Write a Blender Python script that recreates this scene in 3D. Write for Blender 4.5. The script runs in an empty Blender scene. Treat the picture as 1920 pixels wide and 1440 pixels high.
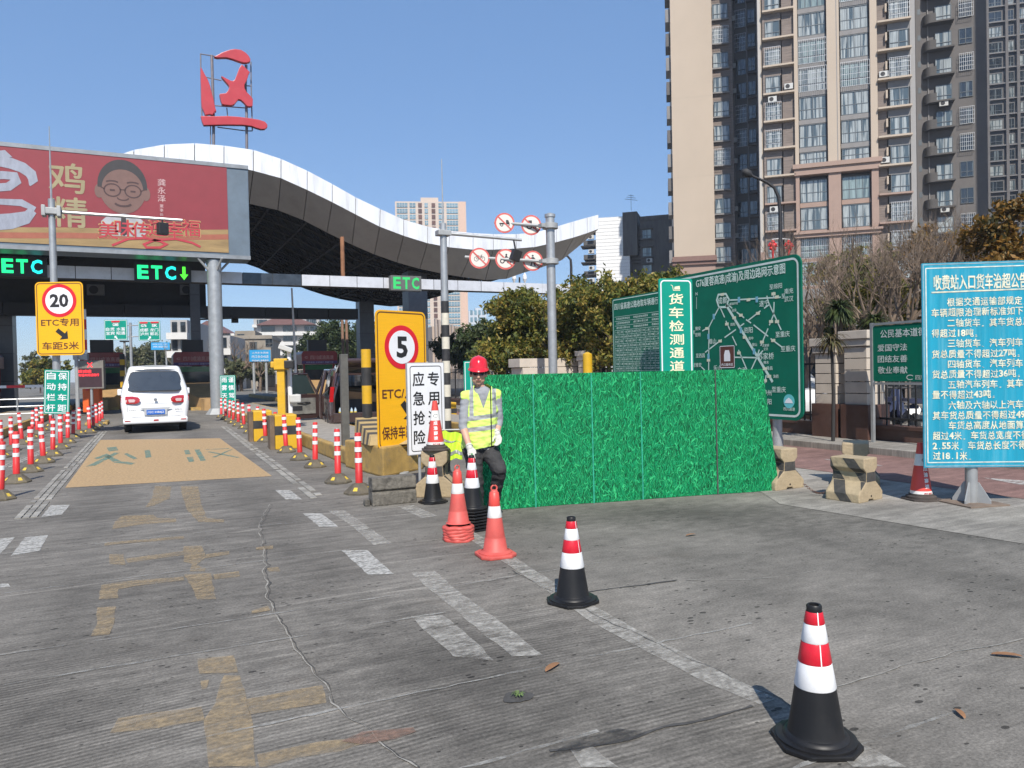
import bpy, bmesh, math, random
import numpy as np
from mathutils import Vector, Matrix, Euler
random.seed(7)
PI = math.pi
scene = bpy.context.scene
C = scene.collection

# ---------------------------------------------------------------- camera, world, sun, exposure
FPX = 1400.0                      # focal length in photo pixels (1920 wide)
YAW, PITCH, ROLL = math.radians(26.07), math.radians(-0.94), math.radians(1.2)
CAM = Vector((0, 0, 1.55))
_f = Vector((math.sin(YAW)*math.cos(PITCH), math.cos(YAW)*math.cos(PITCH), math.sin(PITCH)))
_r0 = Vector((math.cos(YAW), -math.sin(YAW), 0)); _u0 = _r0.cross(_f)
RT = _r0*math.cos(ROLL) - _u0*math.sin(ROLL)
UP = _r0*math.sin(ROLL) + _u0*math.cos(ROLL)
FW = _f
cd = bpy.data.cameras.new('camera'); cam = bpy.data.objects.new('camera', cd); C.objects.link(cam)
cd.sensor_width = 36; cd.lens = 36*FPX/1920; cd.clip_end = 3000; cd.clip_start = 0.05
cam.matrix_world = Matrix(((RT.x, UP.x, -FW.x, CAM.x), (RT.y, UP.y, -FW.y, CAM.y), (RT.z, UP.z, -FW.z, CAM.z), (0, 0, 0, 1)))
scene.camera = cam
SUN_EL = math.radians(46.5); SUN_AZ = math.radians(199.5)   # compass-like: direction TO the sun, measured from +Y towards +X
to_sun = Vector((math.sin(SUN_AZ)*math.cos(SUN_EL), math.cos(SUN_AZ)*math.cos(SUN_EL), math.sin(SUN_EL)))
w = bpy.data.worlds.new('World'); scene.world = w; w.use_nodes = True
nt = w.node_tree; sky = nt.nodes.new('ShaderNodeTexSky'); sky.sky_type = 'NISHITA'; sky.sun_disc = False
sky.sun_elevation = SUN_EL; sky.sun_rotation = SUN_AZ; sky.air_density = 1.0; sky.dust_density = .35; sky.ozone_density = 3.2
mixn = nt.nodes.new('ShaderNodeMix'); mixn.data_type = 'RGBA'; mixn.inputs[0].default_value = .40; mixn.inputs[7].default_value = (1.8, 3.8, 7.8, 1)   # thin even winter haze over the clear sky
nt.links.new(sky.outputs[0], mixn.inputs[6]); nt.links.new(mixn.outputs[2], nt.nodes['Background'].inputs[0]); nt.nodes['Background'].inputs[1].default_value = 0.098
sl = bpy.data.lights.new('sun', 'SUN'); sl.energy = 4.7; sl.angle = math.radians(0.53); sl.color = (1.0, 0.94, 0.85)
so = bpy.data.objects.new('sun', sl); C.objects.link(so); so.rotation_euler = to_sun.to_track_quat('Z', 'Y').to_euler()
scene.view_settings.view_transform = 'Standard'; scene.view_settings.look = 'None'
scene.view_settings.exposure = 0.34; scene.view_settings.gamma = 1.0; scene.view_settings.use_curve_mapping = False

# ---------------------------------------------------------------- pixel -> place helpers (photo pixels)
def ray(u, v): return FW + RT*((u-960)/FPX) - UP*((v-720)/FPX)
def W(u, v, d): return CAM + ray(u, v)*d                      # point at camera depth d
def onp(u, v, P, n):                                          # hit with a plane
    d = ray(u, v); return CAM + d*((P-CAM).dot(n)/d.dot(n))
def G(u, v, z=0.0): return onp(u, v, Vector((0, 0, z)), Vector((0, 0, 1)))
def onY(u, v, Y): return onp(u, v, Vector((0, Y, 0)), Vector((0, 1, 0)))
def onX(u, v, X): return onp(u, v, Vector((X, 0, 0)), Vector((1, 0, 0)))
def gd(u, d): p = W(u, 700, d); return Vector((p.x, p.y, 0))   # ground point below pixel column u at depth d

# ---------------------------------------------------------------- materials
def _n(nt, t, **k):
    n = nt.nodes.new(t)
    for a, b in k.items():
        if a in n.inputs: n.inputs[a].default_value = b
        else: setattr(n, a, b)
    return n
def rgb(*c): return (c[0], c[1], c[2], 1)
MATS = {}
def M(name, col, rough=.6, metal=0., var=.10, scale=4., bump=0., bscale=40., emit=0., spec=.5, island=0., rnd=0., coat=0., dirt=0., dirtcol=(.09,.075,.06), stretch=None, alpha=1.0):
    if name in MATS: return MATS[name]
    m = bpy.data.materials.new(name); m.use_nodes = True; nt = m.node_tree; L = nt.links.new
    b = nt.nodes['Principled BSDF']; MATS[name] = m
    b.inputs['Roughness'].default_value = rough; b.inputs['Metallic'].default_value = metal
    b.inputs['Specular IOR Level'].default_value = spec; b.inputs['Coat Weight'].default_value = coat
    tc = _n(nt, 'ShaderNodeTexCoord'); vec = tc.outputs['Object']
    if stretch:
        mp = _n(nt, 'ShaderNodeMapping'); mp.inputs['Scale'].default_value = stretch; L(vec, mp.inputs[0]); vec = mp.outputs[0]
    no = _n(nt, 'ShaderNodeTexNoise', Scale=scale, Detail=6., Roughness=.6); L(vec, no.inputs['Vector'])
    mr = _n(nt, 'ShaderNodeMapRange'); mr.inputs[1].default_value = .3; mr.inputs[2].default_value = .7
    mr.inputs[3].default_value = 1-var; mr.inputs[4].default_value = 1+var; L(no.outputs[0], mr.inputs[0])
    fac = mr.outputs[0]
    if island:
        ge = _n(nt, 'ShaderNodeNewGeometry'); m2 = _n(nt, 'ShaderNodeMapRange'); m2.inputs[3].default_value = 1-island; m2.inputs[4].default_value = 1+island
        L(ge.outputs['Random Per Island'], m2.inputs[0]); mu = _n(nt, 'ShaderNodeMath', operation='MULTIPLY'); L(fac, mu.inputs[0]); L(m2.outputs[0], mu.inputs[1]); fac = mu.outputs[0]
    if rnd:
        oi = _n(nt, 'ShaderNodeObjectInfo'); m2 = _n(nt, 'ShaderNodeMapRange'); m2.inputs[3].default_value = 1-rnd; m2.inputs[4].default_value = 1+rnd
        L(oi.outputs['Random'], m2.inputs[0]); mu = _n(nt, 'ShaderNodeMath', operation='MULTIPLY'); L(fac, mu.inputs[0]); L(m2.outputs[0], mu.inputs[1]); fac = mu.outputs[0]
    vm = _n(nt, 'ShaderNodeVectorMath', operation='SCALE'); vm.inputs[0].default_value = col; L(fac, vm.inputs['Scale'])
    out = vm.outputs[0]
    if dirt:
        n2 = _n(nt, 'ShaderNodeTexNoise', Scale=scale*.7+1.3, Detail=8., Roughness=.7); L(vec, n2.inputs['Vector'])
        r2 = _n(nt, 'ShaderNodeMapRange'); r2.inputs[1].default_value = .48; r2.inputs[2].default_value = .72; r2.inputs[3].default_value = 0; r2.inputs[4].default_value = dirt; L(n2.outputs[0], r2.inputs[0])
        mx = _n(nt, 'ShaderNodeMix', data_type='RGBA'); L(r2.outputs[0], mx.inputs[0]); L(out, mx.inputs[6]); mx.inputs[7].default_value = rgb(*dirtcol); out = mx.outputs[2]
    L(out, b.inputs['Base Color'])
    if bump:
        nb = _n(nt, 'ShaderNodeTexNoise', Scale=bscale, Detail=4.); L(vec, nb.inputs['Vector'])
        bu = _n(nt, 'ShaderNodeBump', Strength=bump, Distance=.02); L(nb.outputs[0], bu.inputs['Height']); L(bu.outputs[0], b.inputs['Normal'])
    if emit:
        b.inputs['Emission Color'].default_value = rgb(*col); b.inputs['Emission Strength'].default_value = emit
    return m

# ---------------------------------------------------------------- mesh building
class MB:
    def __init__(s): s.v = []; s.f = []; s.m = []
    def add(s, vs, fs, mi=0):
        o = len(s.v); s.v += [tuple(v) for v in vs]; s.f += [tuple(i+o for i in f) for f in fs]; s.m += [mi]*len(fs); return s
    def box(s, c, d, rz=0, mi=0, R=None):
        x, y, z = d[0]/2, d[1]/2, d[2]/2
        vs = [Vector((a*x, b*y, e*z)) for e in (-1, 1) for b in (-1, 1) for a in (-1, 1)]
        if R is None and rz: R = Matrix.Rotation(rz, 3, 'Z')
        if R is not None: vs = [R @ v for v in vs]
        c = Vector(c); return s.add([v+c for v in vs], [(0,2,3,1),(4,5,7,6),(0,1,5,4),(2,6,7,3),(0,4,6,2),(1,3,7,5)], mi)
    def b2(s, a, b, mi=0):                 # box by two corners
        return s.box([(a[i]+b[i])/2 for i in range(3)], [abs(b[i]-a[i]) for i in range(3)], 0, mi)
    def prism(s, pts, axis, a, b, mi=0, cap=True):   # polygon pts (2D) extruded along axis from a to b
        n = len(pts)
        def P(p, t): return {'y': (p[0], t, p[1]), 'x': (t, p[0], p[1]), 'z': (p[0], p[1], t)}[axis]
        vs = [P(p, a) for p in pts]+[P(p, b) for p in pts]
        fs = [(i, (i+1) % n, n+(i+1) % n, n+i) for i in range(n)]
        if cap: fs += [tuple(range(n))[::-1], tuple(range(n, 2*n))]
        return s.add(vs, fs, mi)
    def tube(s, pts, r, n=8, mi=0, cap=True, rot=0):
        pts = [Vector(p) for p in pts]; rs = r if isinstance(r, (list, tuple)) else [r]*len(pts)
        vs = []; fs = []; ref = None
        for i, p in enumerate(pts):
            t = (pts[min(i+1, len(pts)-1)]-pts[max(i-1, 0)]).normalized()
            if ref is None: ref = Vector((0, 0, 1)) if abs(t.z) < .9 else Vector((1, 0, 0))
            a = t.cross(ref).normalized(); b = t.cross(a); 
            for k in range(n):
                an = 2*PI*k/n+rot; vs.append(p+(a*math.cos(an)+b*math.sin(an))*rs[i])
        for i in range(len(pts)-1):
            for k in range(n): fs.append((i*n+k, i*n+(k+1) % n, (i+1)*n+(k+1) % n, (i+1)*n+k))
        if cap: fs += [tuple(range(n))[::-1], tuple((len(pts)-1)*n+k for k in range(n))]
        return s.add(vs, fs, mi)
    def lathe(s, prof, n=24, c=(0, 0, 0), mi=0, cap=True):    # prof: (r, z)
        c = Vector(c); vs = []; fs = []
        for r, z in prof:
            for k in range(n): a = 2*PI*k/n; vs.append(c+Vector((r*math.cos(a), r*math.sin(a), z)))
        for i in range(len(prof)-1):
            for k in range(n): fs.append((i*n+k, i*n+(k+1) % n, (i+1)*n+(k+1) % n, (i+1)*n+k))
        if cap: fs += [tuple(range(n))[::-1], tuple((len(prof)-1)*n+k for k in range(n))]
        return s.add(vs, fs, mi)
    def disc(s, c, r, n=28, axis='y', t=.004, mi=0, r0=0):     # disc facing -y
        pts = [(c[0]+r*math.cos(2*PI*k/n), c[2]+r*math.sin(2*PI*k/n)) for k in range(n)]
        if r0 == 0: return s.prism(pts, 'y', c[1], c[1]+t, mi)
        vs = []; 
        for rr in (r, r0):
            for k in range(n): vs.append((c[0]+rr*math.cos(2*PI*k/n), c[1], c[2]+rr*math.sin(2*PI*k/n)))
        return s.add(vs, [(k, (k+1) % n, n+(k+1) % n, n+k) for k in range(n)], mi)
    def flat(s, pts, y, mi=0):              # polygon in xz-plane facing -y
        return s.add([(p[0], y, p[1]) for p in pts], [tuple(range(len(pts)))], mi)
    def strip(s, pts, wd, y, mi=0):         # thick poly-line in the xz-plane
        pts = [Vector(p) for p in pts]; n_ = len(pts); closed = (pts[0]-pts[-1]).length < 1e-4; vs = []
        ds = [(b-a).normalized() if (b-a).length > 1e-6 else Vector((1, 0)) for a, b in zip(pts[:-1], pts[1:])]
        for i, p in enumerate(pts):
            d0 = ds[i-1] if i > 0 else (ds[-1] if closed else ds[0]); d1 = ds[i] if i < n_-1 else (ds[0] if closed else ds[-1])
            n0 = Vector((-d0.y, d0.x)); n1 = Vector((-d1.y, d1.x)); m = n0+n1
            m = m.normalized()/max(.45, m.normalized().dot(n1)) if m.length > .3 else n1
            w_ = wd[i] if isinstance(wd, (list, tuple)) else wd
            vs += [(p.x-m.x*w_/2, y, p.y-m.y*w_/2), (p.x+m.x*w_/2, y, p.y+m.y*w_/2)]
        return s.add(vs, [(2*i, 2*i+2, 2*i+3, 2*i+1) for i in range(n_-1)], mi)
    def build(s, name, mats, parent=None, loc=None, rot=None, smooth=False, bevel=0, me_only=False, autos=None):
        me = bpy.data.meshes.new(name); me.from_pydata(s.v, [], s.f)
        if not isinstance(mats, (list, tuple)): mats = [mats]
        for m in mats: me.materials.append(m)
        if len(mats) > 1: me.polygons.foreach_set('material_index', s.m)
        bm = bmesh.new(); bm.from_mesh(me); bmesh.ops.recalc_face_normals(bm, faces=bm.faces) if len(s.f) < 60000 and any(len(f) for f in s.f) else None
        if bevel:
            bmesh.ops.remove_doubles(bm, verts=bm.verts, dist=1e-5)
            bmesh.ops.bevel(bm, geom=[e for e in bm.edges if e.is_manifold and e.calc_face_angle(0) > .5], offset=bevel, segments=2, profile=.6, affect='EDGES', clamp_overlap=True)
        bm.to_mesh(me); bm.free()
        if smooth or autos: 
            me.polygons.foreach_set('use_smooth', [True]*len(me.polygons))
            me.set_sharp_from_angle(angle=autos or math.radians(35))
        if me_only: return me
        return OB(name, me, parent, loc, rot)
def OB(name, me, parent=None, loc=None, rot=None):
    o = bpy.data.objects.new(name, me); C.objects.link(o)
    if parent is not None: o.parent = parent
    if loc is not None: o.location = loc
    if rot is not None: o.rotation_euler = rot
    return o
def tag(o, label=None, cat=None, group=None, kind=None):
    if label: o['label'] = label
    if cat: o['category'] = cat
    if group: o['group'] = group
    if kind: o['kind'] = kind
    return o
def each(parent, name, polys, y, mat):      # flat shapes, every one an object
    for pts in polys: mb = MB(); mb.flat(pts, y); mb.build(name, mat, parent)
def thing(name, label, cat, loc=(0, 0, 0), rz=0, group=None):
    o = bpy.data.objects.new(name, None); C.objects.link(o); o.empty_display_size = .2
    o.location = loc; o.rotation_euler = (0, 0, rz); return tag(o, label, cat, group)
def fixnormals_none(): pass
def copy_tree(o, parent=None):
    c = o.copy(); C.objects.link(c)
    if parent is not None: c.parent = parent
    for ch in list(KIDS.get(o.name, o.children)): copy_tree(ch, c)
    return c
KIDS = {}
def dup(o, loc, rz=None, label=None, scale=None):
    c = copy_tree(o); c.location = loc
    if rz is not None: c.rotation_euler = (0, 0, rz)
    if label: c['label'] = label
    if scale: c.scale = scale
    return c
def clean_smooth(o): 
    o.data.polygons.foreach_set('use_smooth', [True]*len(o.data.polygons)); return o

# ---------------------------------------------------------------- lettering (flat print)
_tc = {}
def glyphs(s, off):
    k = (s, off)
    if k in _tc: return _tc[k]
    c = bpy.data.curves.new('t', 'FONT'); c.body = s; c.resolution_u = 2; c.offset = off; c.align_x = 'LEFT'
    o = bpy.data.objects.new('t', c); C.objects.link(o)
    dg = bpy.context.evaluated_depsgraph_get(); me = bpy.data.meshes.new_from_object(o.evaluated_get(dg))
    vs = np.array([v.co[:] for v in me.vertices]).reshape(-1, 3); fs = [tuple(p.vertices) for p in me.polygons]
    bpy.data.objects.remove(o); bpy.data.curves.remove(c); bpy.data.meshes.remove(me)
    if len(vs) == 0: vs = np.zeros((0, 3))
    _tc[k] = (vs, fs); return _tc[k]
def letters(mb, s, cx, cz, h, y=-.004, w=None, bold=.02, mi=0, skew=0, vertical=False, gap=1.1):
    """print s centred at (cx, cz), letter height h; w = total width to fit"""
    if vertical:
        for i, ch in enumerate(s): letters(mb, ch, cx, cz-i*h*gap, h, y, w, bold, mi)
        return
    cj_ = any(ord(c) > 0x2e80 for c in s); vs, fs = glyphs(s, 0. if cj_ else min(bold, .035))
    if not len(vs): return
    x0, x1 = vs[:, 0].min(), vs[:, 0].max(); z0, z1 = vs[:, 1].min(), vs[:, 1].max()
    cjk = any(ord(c) > 0x2e80 for c in s)
    if cjk: z0, z1 = min(z0, -.1), max(z1, .86)
    sz = h/(z1-z0); sx = sz if w is None else w/(x1-x0)
    X = (vs[:, 0]-(x0+x1)/2)*sx; Z = (vs[:, 1]-(z0+z1)/2)*sz
    if cjk:
        e = bold*sz*.55
        for i, (dx, dz) in enumerate(((e, 0), (-e, 0), (0, e), (0, -e))): mb.add([(cx+a+dx, y-.0004*i, cz+b+dz) for a, b in zip(X, Z)], fs, mi)
    else: mb.add([(cx+a+skew*b, y, cz+b) for a, b in zip(X, Z)], fs, mi)
def rrect(w, h, r, n=5, cx=0, cz=0):
    pts = []
    for k, (sx, sz) in enumerate(((1, 1), (-1, 1), (-1, -1), (1, -1))):
        for i in range(n+1):
            a = PI/2*(k+i/n); pts.append((cx+sx*(w/2-r)+r*math.cos(a), cz+sz*(h/2-r)+r*math.sin(a)))
    return pts
def ring(mb, w, h, r, t, y, mi=0, cx=0, cz=0):     # rounded rectangular line of width t
    a = rrect(w, h, r, 5, cx, cz); b = rrect(w-2*t, h-2*t, max(r-t, .001), 5, cx, cz); n = len(a)
    mb.add([(p[0], y, p[1]) for p in a+b], [(i, (i+1) % n, n+(i+1) % n, n+i) for i in range(n)], mi)
# ================================================================ GROUND
def concrete_mat(name, base, seed=0., tint=(1, 1, 1), pit=1., groove=1., stain=1., stains=(), split_x=99.):
    m = bpy.data.materials.new(name); m.use_nodes = True; nt = m.node_tree; L = nt.links.new
    b = nt.nodes['Principled BSDF']; b.inputs['Roughness'].default_value = .86; b.inputs['Specular IOR Level'].default_value = .3
    tc = _n(nt, 'ShaderNodeTexCoord'); sx = _n(nt, 'ShaderNodeSeparateXYZ'); L(tc.outputs['Object'], sx.inputs[0])
    def noise(sc, scale=1., det=6., rough=.6, off=0.):
        mp = _n(nt, 'ShaderNodeMapping'); mp.inputs['Scale'].default_value = sc; mp.inputs['Location'].default_value = (seed+off, off*1.7, 0); L(tc.outputs['Object'], mp.inputs[0])
        n = _n(nt, 'ShaderNodeTexNoise', Scale=scale, Detail=det, Roughness=rough); L(mp.outputs[0], n.inputs['Vector']); return n.outputs[0]
    def rng(x, a, c, d, e):
        r = _n(nt, 'ShaderNodeMapRange'); r.inputs[1].default_value = a; r.inputs[2].default_value = c; r.inputs[3].default_value = d; r.inputs[4].default_value = e; L(x, r.inputs[0]); return r.outputs[0]
    def math2(op, x, y):
        r = _n(nt, 'ShaderNodeMath', operation=op)
        for i, q in enumerate((x, y)):
            if isinstance(q, (int, float)): r.inputs[i].default_value = q
            elif q is not None: L(q, r.inputs[i])
        return r.outputs[0]
    big = noise((.35, .22, 1), 1., 5., .55)
    streak = noise((.9, 9., 1), 1., 8., .68, 3)
    streak2 = noise((2.2, 42., 1), 1., 6., .7, 9)
    mott = noise((5, 9, 1), 1., 9., .75, 5)
    grit = noise((60, 75, 1), 1., 3., .7, 2)
    lane = rng(math2('ADD', sx.outputs[0], math2('MULTIPLY', big, .12)), split_x-.05, split_x+.05, 1., .22)     # brushed slabs left of the lane line, plain pitted slabs right of it
    def soft(x): return math2('ADD', 1., math2('MULTIPLY', math2('SUBTRACT', x, 1.), lane))
    patch = noise((.9, 1.3, 1), 1., 7., .7, 61)
    v = math2('MULTIPLY', rng(big, .3, .7, 1-.26*stain, 1+.2*stain), soft(rng(streak, .30, .70, .74, 1.24)))
    v = math2('MULTIPLY', v, soft(rng(streak2, .3, .7, .82, 1.18)))
    v = math2('MULTIPLY', v, rng(patch, .36, .64, .80, 1.16))
    v = math2('MULTIPLY', v, rng(mott, .3, .7, .74, 1.24))
    v = math2('MULTIPLY', v, rng(grit, .3, .7, .66, 1.34))
    # dark wheel tracks down the lane
    tr = None
    for cx, ww in ((-.55, .55), (1.15, .6), (5.2, .7), (7.0, .7)):
        d = math2('ABSOLUTE', math2('SUBTRACT', sx.outputs[0], cx), None); q = rng(d, 0, ww, .72, 1.0); tr = q if tr is None else math2('MULTIPLY', tr, q)
    v = math2('MULTIPLY', v, math2('ADD', math2('MULTIPLY', tr, .8*stain), 1-.8*stain))
    # worn dark patches where tyres and oil have been
    for cx, cy, rx, ry, an, st in stains:
        mp = _n(nt, 'ShaderNodeMapping'); mp.vector_type = 'TEXTURE'; mp.inputs['Location'].default_value = (cx, cy, 0); mp.inputs['Rotation'].default_value = (0, 0, an); mp.inputs['Scale'].default_value = (rx, ry, 1); L(tc.outputs['Object'], mp.inputs[0])
        ln_ = _n(nt, 'ShaderNodeVectorMath', operation='LENGTH'); L(mp.outputs[0], ln_.inputs[0])
        dd = math2('ADD', ln_.outputs['Value'], math2('MULTIPLY', math2('SUBTRACT', mott, .5), 1.6)); v = math2('MULTIPLY', v, rng(dd, .1, 1.15, 1-st, 1.0))
    # thin pale ridges across the road, at uneven spacing
    wob = noise((.25, .0, 1), 1., 3., .5, 7)
    yy = math2('ADD', sx.outputs[1], math2('MULTIPLY', wob, .5))
    for sp, amp, wd, off in ((.83, .42, .020, .1), (1.37, .55, .024, .77), (.51, .20, .014, .3), (.29, .12, .012, .2)):
        fr = math2('FRACT', math2('DIVIDE', math2('ADD', yy, off), sp), None); d = math2('ABSOLUTE', math2('SUBTRACT', fr, .5), None)
        ln = rng(d, 0, wd/sp, amp*groove, 0); brk = rng(noise((.7, 2.1, 1), 1., 4., .6, 11+off), .42, .58, 0, 1)
        v = math2('MULTIPLY', v, math2('ADD', 1., math2('MULTIPLY', lane, math2('MULTIPLY', ln, brk))))
    # broomed grooves, only in patches
    gr = math2('SINE', math2('MULTIPLY', math2('ADD', yy, math2('MULTIPLY', streak, .02)), 2*PI/.034), None)
    gm = rng(noise((.5, .8, 1), 1., 4., .6, 21), .42, .58, 0, .26*groove)
    v = math2('MULTIPLY', v, math2('ADD', 1., math2('MULTIPLY', lane, math2('MULTIPLY', gr, gm))))
    # pits
    mp = _n(nt, 'ShaderNodeMapping'); mp.inputs['Scale'].default_value = (13, 24, 1); L(tc.outputs['Object'], mp.inputs[0])
    vo = _n(nt, 'ShaderNodeTexVoronoi', Scale=1.); L(mp.outputs[0], vo.inputs['Vector'])
    sz = rng(vo.outputs['Color'], .35, 1., 0., .40)
    pm = rng(noise((.8, .9, 1), 1., 5., .6, 31), .40, .60, .2, 1.)
    pt = math2('LESS_THAN', vo.outputs['Distance'], math2('MULTIPLY', sz, pm)); 
    v = math2('MULTIPLY', v, math2('SUBTRACT', 1., math2('MULTIPLY', pt, .68*pit)))
    vm = _n(nt, 'ShaderNodeVectorMath', operation='SCALE'); vm.inputs[0].default_value = [base*t for t in tint]; L(v, vm.inputs['Scale'])
    # faint rusty blotches
    mx = _n(nt, 'ShaderNodeMix', data_type='RGBA'); L(rng(noise((1.1, 1.4, 1), 1., 6., .7, 41), .6, .8, 0, .22), mx.inputs[0]); L(vm.outputs[0], mx.inputs[6]); mx.inputs[7].default_value = (.17, .13, .09, 1)
    L(mx.outputs[2], b.inputs['Base Color'])
    bu = _n(nt, 'ShaderNodeBump', Strength=.45, Distance=.004); h = math2('ADD', math2('MULTIPLY', v, .8), math2('MULTIPLY', pt, -1.2)); L(h, bu.inputs['Height']); L(bu.outputs[0], b.inputs['Normal'])
    return m
def worn(name, col, lo=.40, hi=.52, strength=.9, sc=(3, 9, 1), grain=.45):
    """thin worn road paint: real paint colour with holes worn through to the concrete"""
    m = bpy.data.materials.new(name); m.use_nodes = True; nt = m.node_tree; L = nt.links.new
    b = nt.nodes['Principled BSDF']; b.inputs['Roughness'].default_value = .75
    tc = _n(nt, 'ShaderNodeTexCoord'); mp = _n(nt, 'ShaderNodeMapping'); mp.inputs['Scale'].default_value = sc; L(tc.outputs['Object'], mp.inputs[0])
    n = _n(nt, 'ShaderNodeTexNoise', Scale=1.6, Detail=9., Roughness=.72); L(mp.outputs[0], n.inputs['Vector'])
    n2 = _n(nt, 'ShaderNodeTexNoise', Scale=26., Detail=4., Roughness=.7); L(tc.outputs['Object'], n2.inputs['Vector'])
    r = _n(nt, 'ShaderNodeMapRange'); r.inputs[1].default_value = lo; r.inputs[2].default_value = hi; r.inputs[3].default_value = 0; r.inputs[4].default_value = strength; L(n.outputs[0], r.inputs[0])
    r3 = _n(nt, 'ShaderNodeMapRange'); r3.inputs[1].default_value = .3; r3.inputs[2].default_value = .62; r3.inputs[3].default_value = grain; r3.inputs[4].default_value = 1; L(n2.outputs[0], r3.inputs[0])
    mu = _n(nt, 'ShaderNodeMath', operation='MULTIPLY'); L(r.outputs[0], mu.inputs[0]); L(r3.outputs[0], mu.inputs[1])
    r2 = _n(nt, 'ShaderNodeMapRange'); r2.inputs[1].default_value = .3; r2.inputs[2].default_value = .7; r2.inputs[3].default_value = .72; r2.inputs[4].default_value = 1.15; L(n2.outputs[0], r2.inputs[0])
    vm = _n(nt, 'ShaderNodeVectorMath', operation='SCALE'); vm.inputs[0].default_value = col; L(r2.outputs[0], vm.inputs['Scale']); L(vm.outputs[0], b.inputs['Base Color'])
    tr = _n(nt, 'ShaderNodeBsdfTransparent'); ms = _n(nt, 'ShaderNodeMixShader'); L(mu.outputs[0], ms.inputs[0]); L(tr.outputs[0], ms.inputs[1]); L(b.outputs[0], ms.inputs[2])
    L(ms.outputs[0], nt.nodes['Material Output'].inputs[0]); return m

m_road = concrete_mat('concrete_road', .178, 0, (1.0, .925, .81), stains=((5.2, 6.3, 2.6, .75, -.5, .42), (1.7, 3.5, .8, 1.5, .1, .34), (.3, 5.5, .8, 3.5, 0, .25), (6.6, 4.4, 1.8, .8, -.5, .3), (2.2, 2.3, .7, .35, -.5, .25), (4.3, 8.6, 2.2, .7, -.35, .28)), split_x=2.62)
mb = MB(); mb.add([(-400, -60, 0), (400, -60, 0), (400, 900, 0), (-400, 900, 0)], [(0, 1, 2, 3)])
tag(mb.build('ground', m_road), kind='structure')
def sheet(name, polys, mat, z, kind='structure', jag=0):
    mb = MB()
    for pts in polys:
        P = [G(u, v) for u, v in pts]
        if jag:
            Q = []
            for a, b in zip(P, P[1:]+P[:1]):
                n = max(1, int((b-a).length/.09))
                for i in range(n):
                    q = a.lerp(b, i/n); 
                    if i: q += Vector((random.uniform(-jag, jag), random.uniform(-jag, jag), 0))
                    Q.append(q)
            P = Q
        mb.add([(p.x, p.y, z) for p in P], [tuple(range(len(P)))])
    o = mb.build(name, mat); return tag(o, kind=kind)
m_yp = worn('worn_yellow_paint', (.38, .285, .165), .28, .54, .66, (2, 5, 1))
m_or = worn('orange_lane_coating', (.47, .32, .165), .16, .36, .92, (2.2, .25, 1), .86)
m_wp = worn('worn_white_paint', (.50, .49, .455), .35, .47, .85, (2.5, 6, 1))
m_wp2 = worn('very_worn_white_paint', (.46, .44, .395), .36, .56, .72, (3, 8, 1))
m_teal = worn('faded_teal_paint', (.10, .27, .24), .34, .52, .72, (3, 3, 1))
sheet('orange_paint_block', [[(122, 915), (188, 825), (412, 822), (510, 893)]], m_or, .004)
X = lambda c: [(c[i], c[i+1]) for i in range(0, len(c), 2)]
sheet('teal_road_lettering', [X([200,840,218,838,222,845,204,847]), X([176,860,200,851,206,854,182,862]), X([232,852,238,850,258,860,250,862]),
    X([215,849,226,849,178,874,160,876]), X([196,856,204,854,228,866,256,868,246,872,214,868]),
    X([271,845,281,844,284,858,273,859]), X([345,845,354,844,358,852,348,853]), X([350,858,362,857,364,866,354,867]), X([364,843,374,843,386,864,376,865]),
    X([388,848,394,847,450,858,444,859]), X([430,844,437,843,404,858,397,858]), X([386,843,430,841,430,842,386,844])], m_teal, .008)
sheet('faded_yellow_road_lettering', [X([338,912,372,912,377,945,388,972,420,975,420,980,372,979,352,958,342,930]), X([290,912,322,912,318,935,290,948,272,952,285,935]),
    X([215,980,228,968,288,966,296,972,330,973,330,979,262,984,210,993]),
    X([196,1018,345,1006,345,1011,225,1020,196,1024]), X([205,1040,232,1040,235,1060,205,1058]), X([236,1048,345,1034,345,1041,240,1056]), X([345,1025,378,1024,386,1046,368,1060,386,1067,384,1072,356,1072,360,1058,344,1054]),
    X([386,1040,430,1034,430,1040,386,1047]), X([480,1027,512,1023,512,1030,480,1032]),
    X([345,1078,395,1075,405,1124,370,1125,358,1098]), X([400,1078,448,1072,450,1082,402,1087]), X([500,1066,522,1064,526,1072,505,1073]),
    X([190,1098,240,1090,345,1082,345,1089,250,1100,222,1106,222,1122,185,1125]), X([183,1140,218,1138,214,1170,205,1191,170,1194,182,1172]), X([472,1146,502,1137,507,1145,472,1152]),
    X([370,1236,438,1230,446,1262,374,1264]), X([376,1278,392,1276,388,1292,378,1294]), X([420,1268,450,1268,462,1310,470,1340,480,1440,392,1440,382,1352,404,1320]),
    X([462,1312,604,1286,612,1319,468,1341]), X([222,1348,378,1326,384,1352,300,1366,206,1376]), X([482,1416,600,1392,684,1384,680,1396,640,1410,560,1422,500,1440,486,1440])], m_yp, .0045, jag=.006)
sheet('brown_road_patch', [X([640,1392,680,1374,775,1366,780,1374,740,1388,680,1398])], worn('rusty_paint', (.24, .15, .11), .3, .5, .8), .006, jag=.006)
sheet('white_lane_paint', [X([77,970,117,965,131,947,95,948]), X([20,1043,75,1033,90,1004,47,1008]), X([-60,1050,2,1038,28,1008,-25,1012]), X([-8,1096,15,1095,20,1101,-8,1104]),
    X([516,919,545,920,567,937,535,937]), X([568,963,602,963,634,988,598,988]), X([640,1033,688,1032,738,1077,690,1078])], m_wp, .004, jag=.005)
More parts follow.
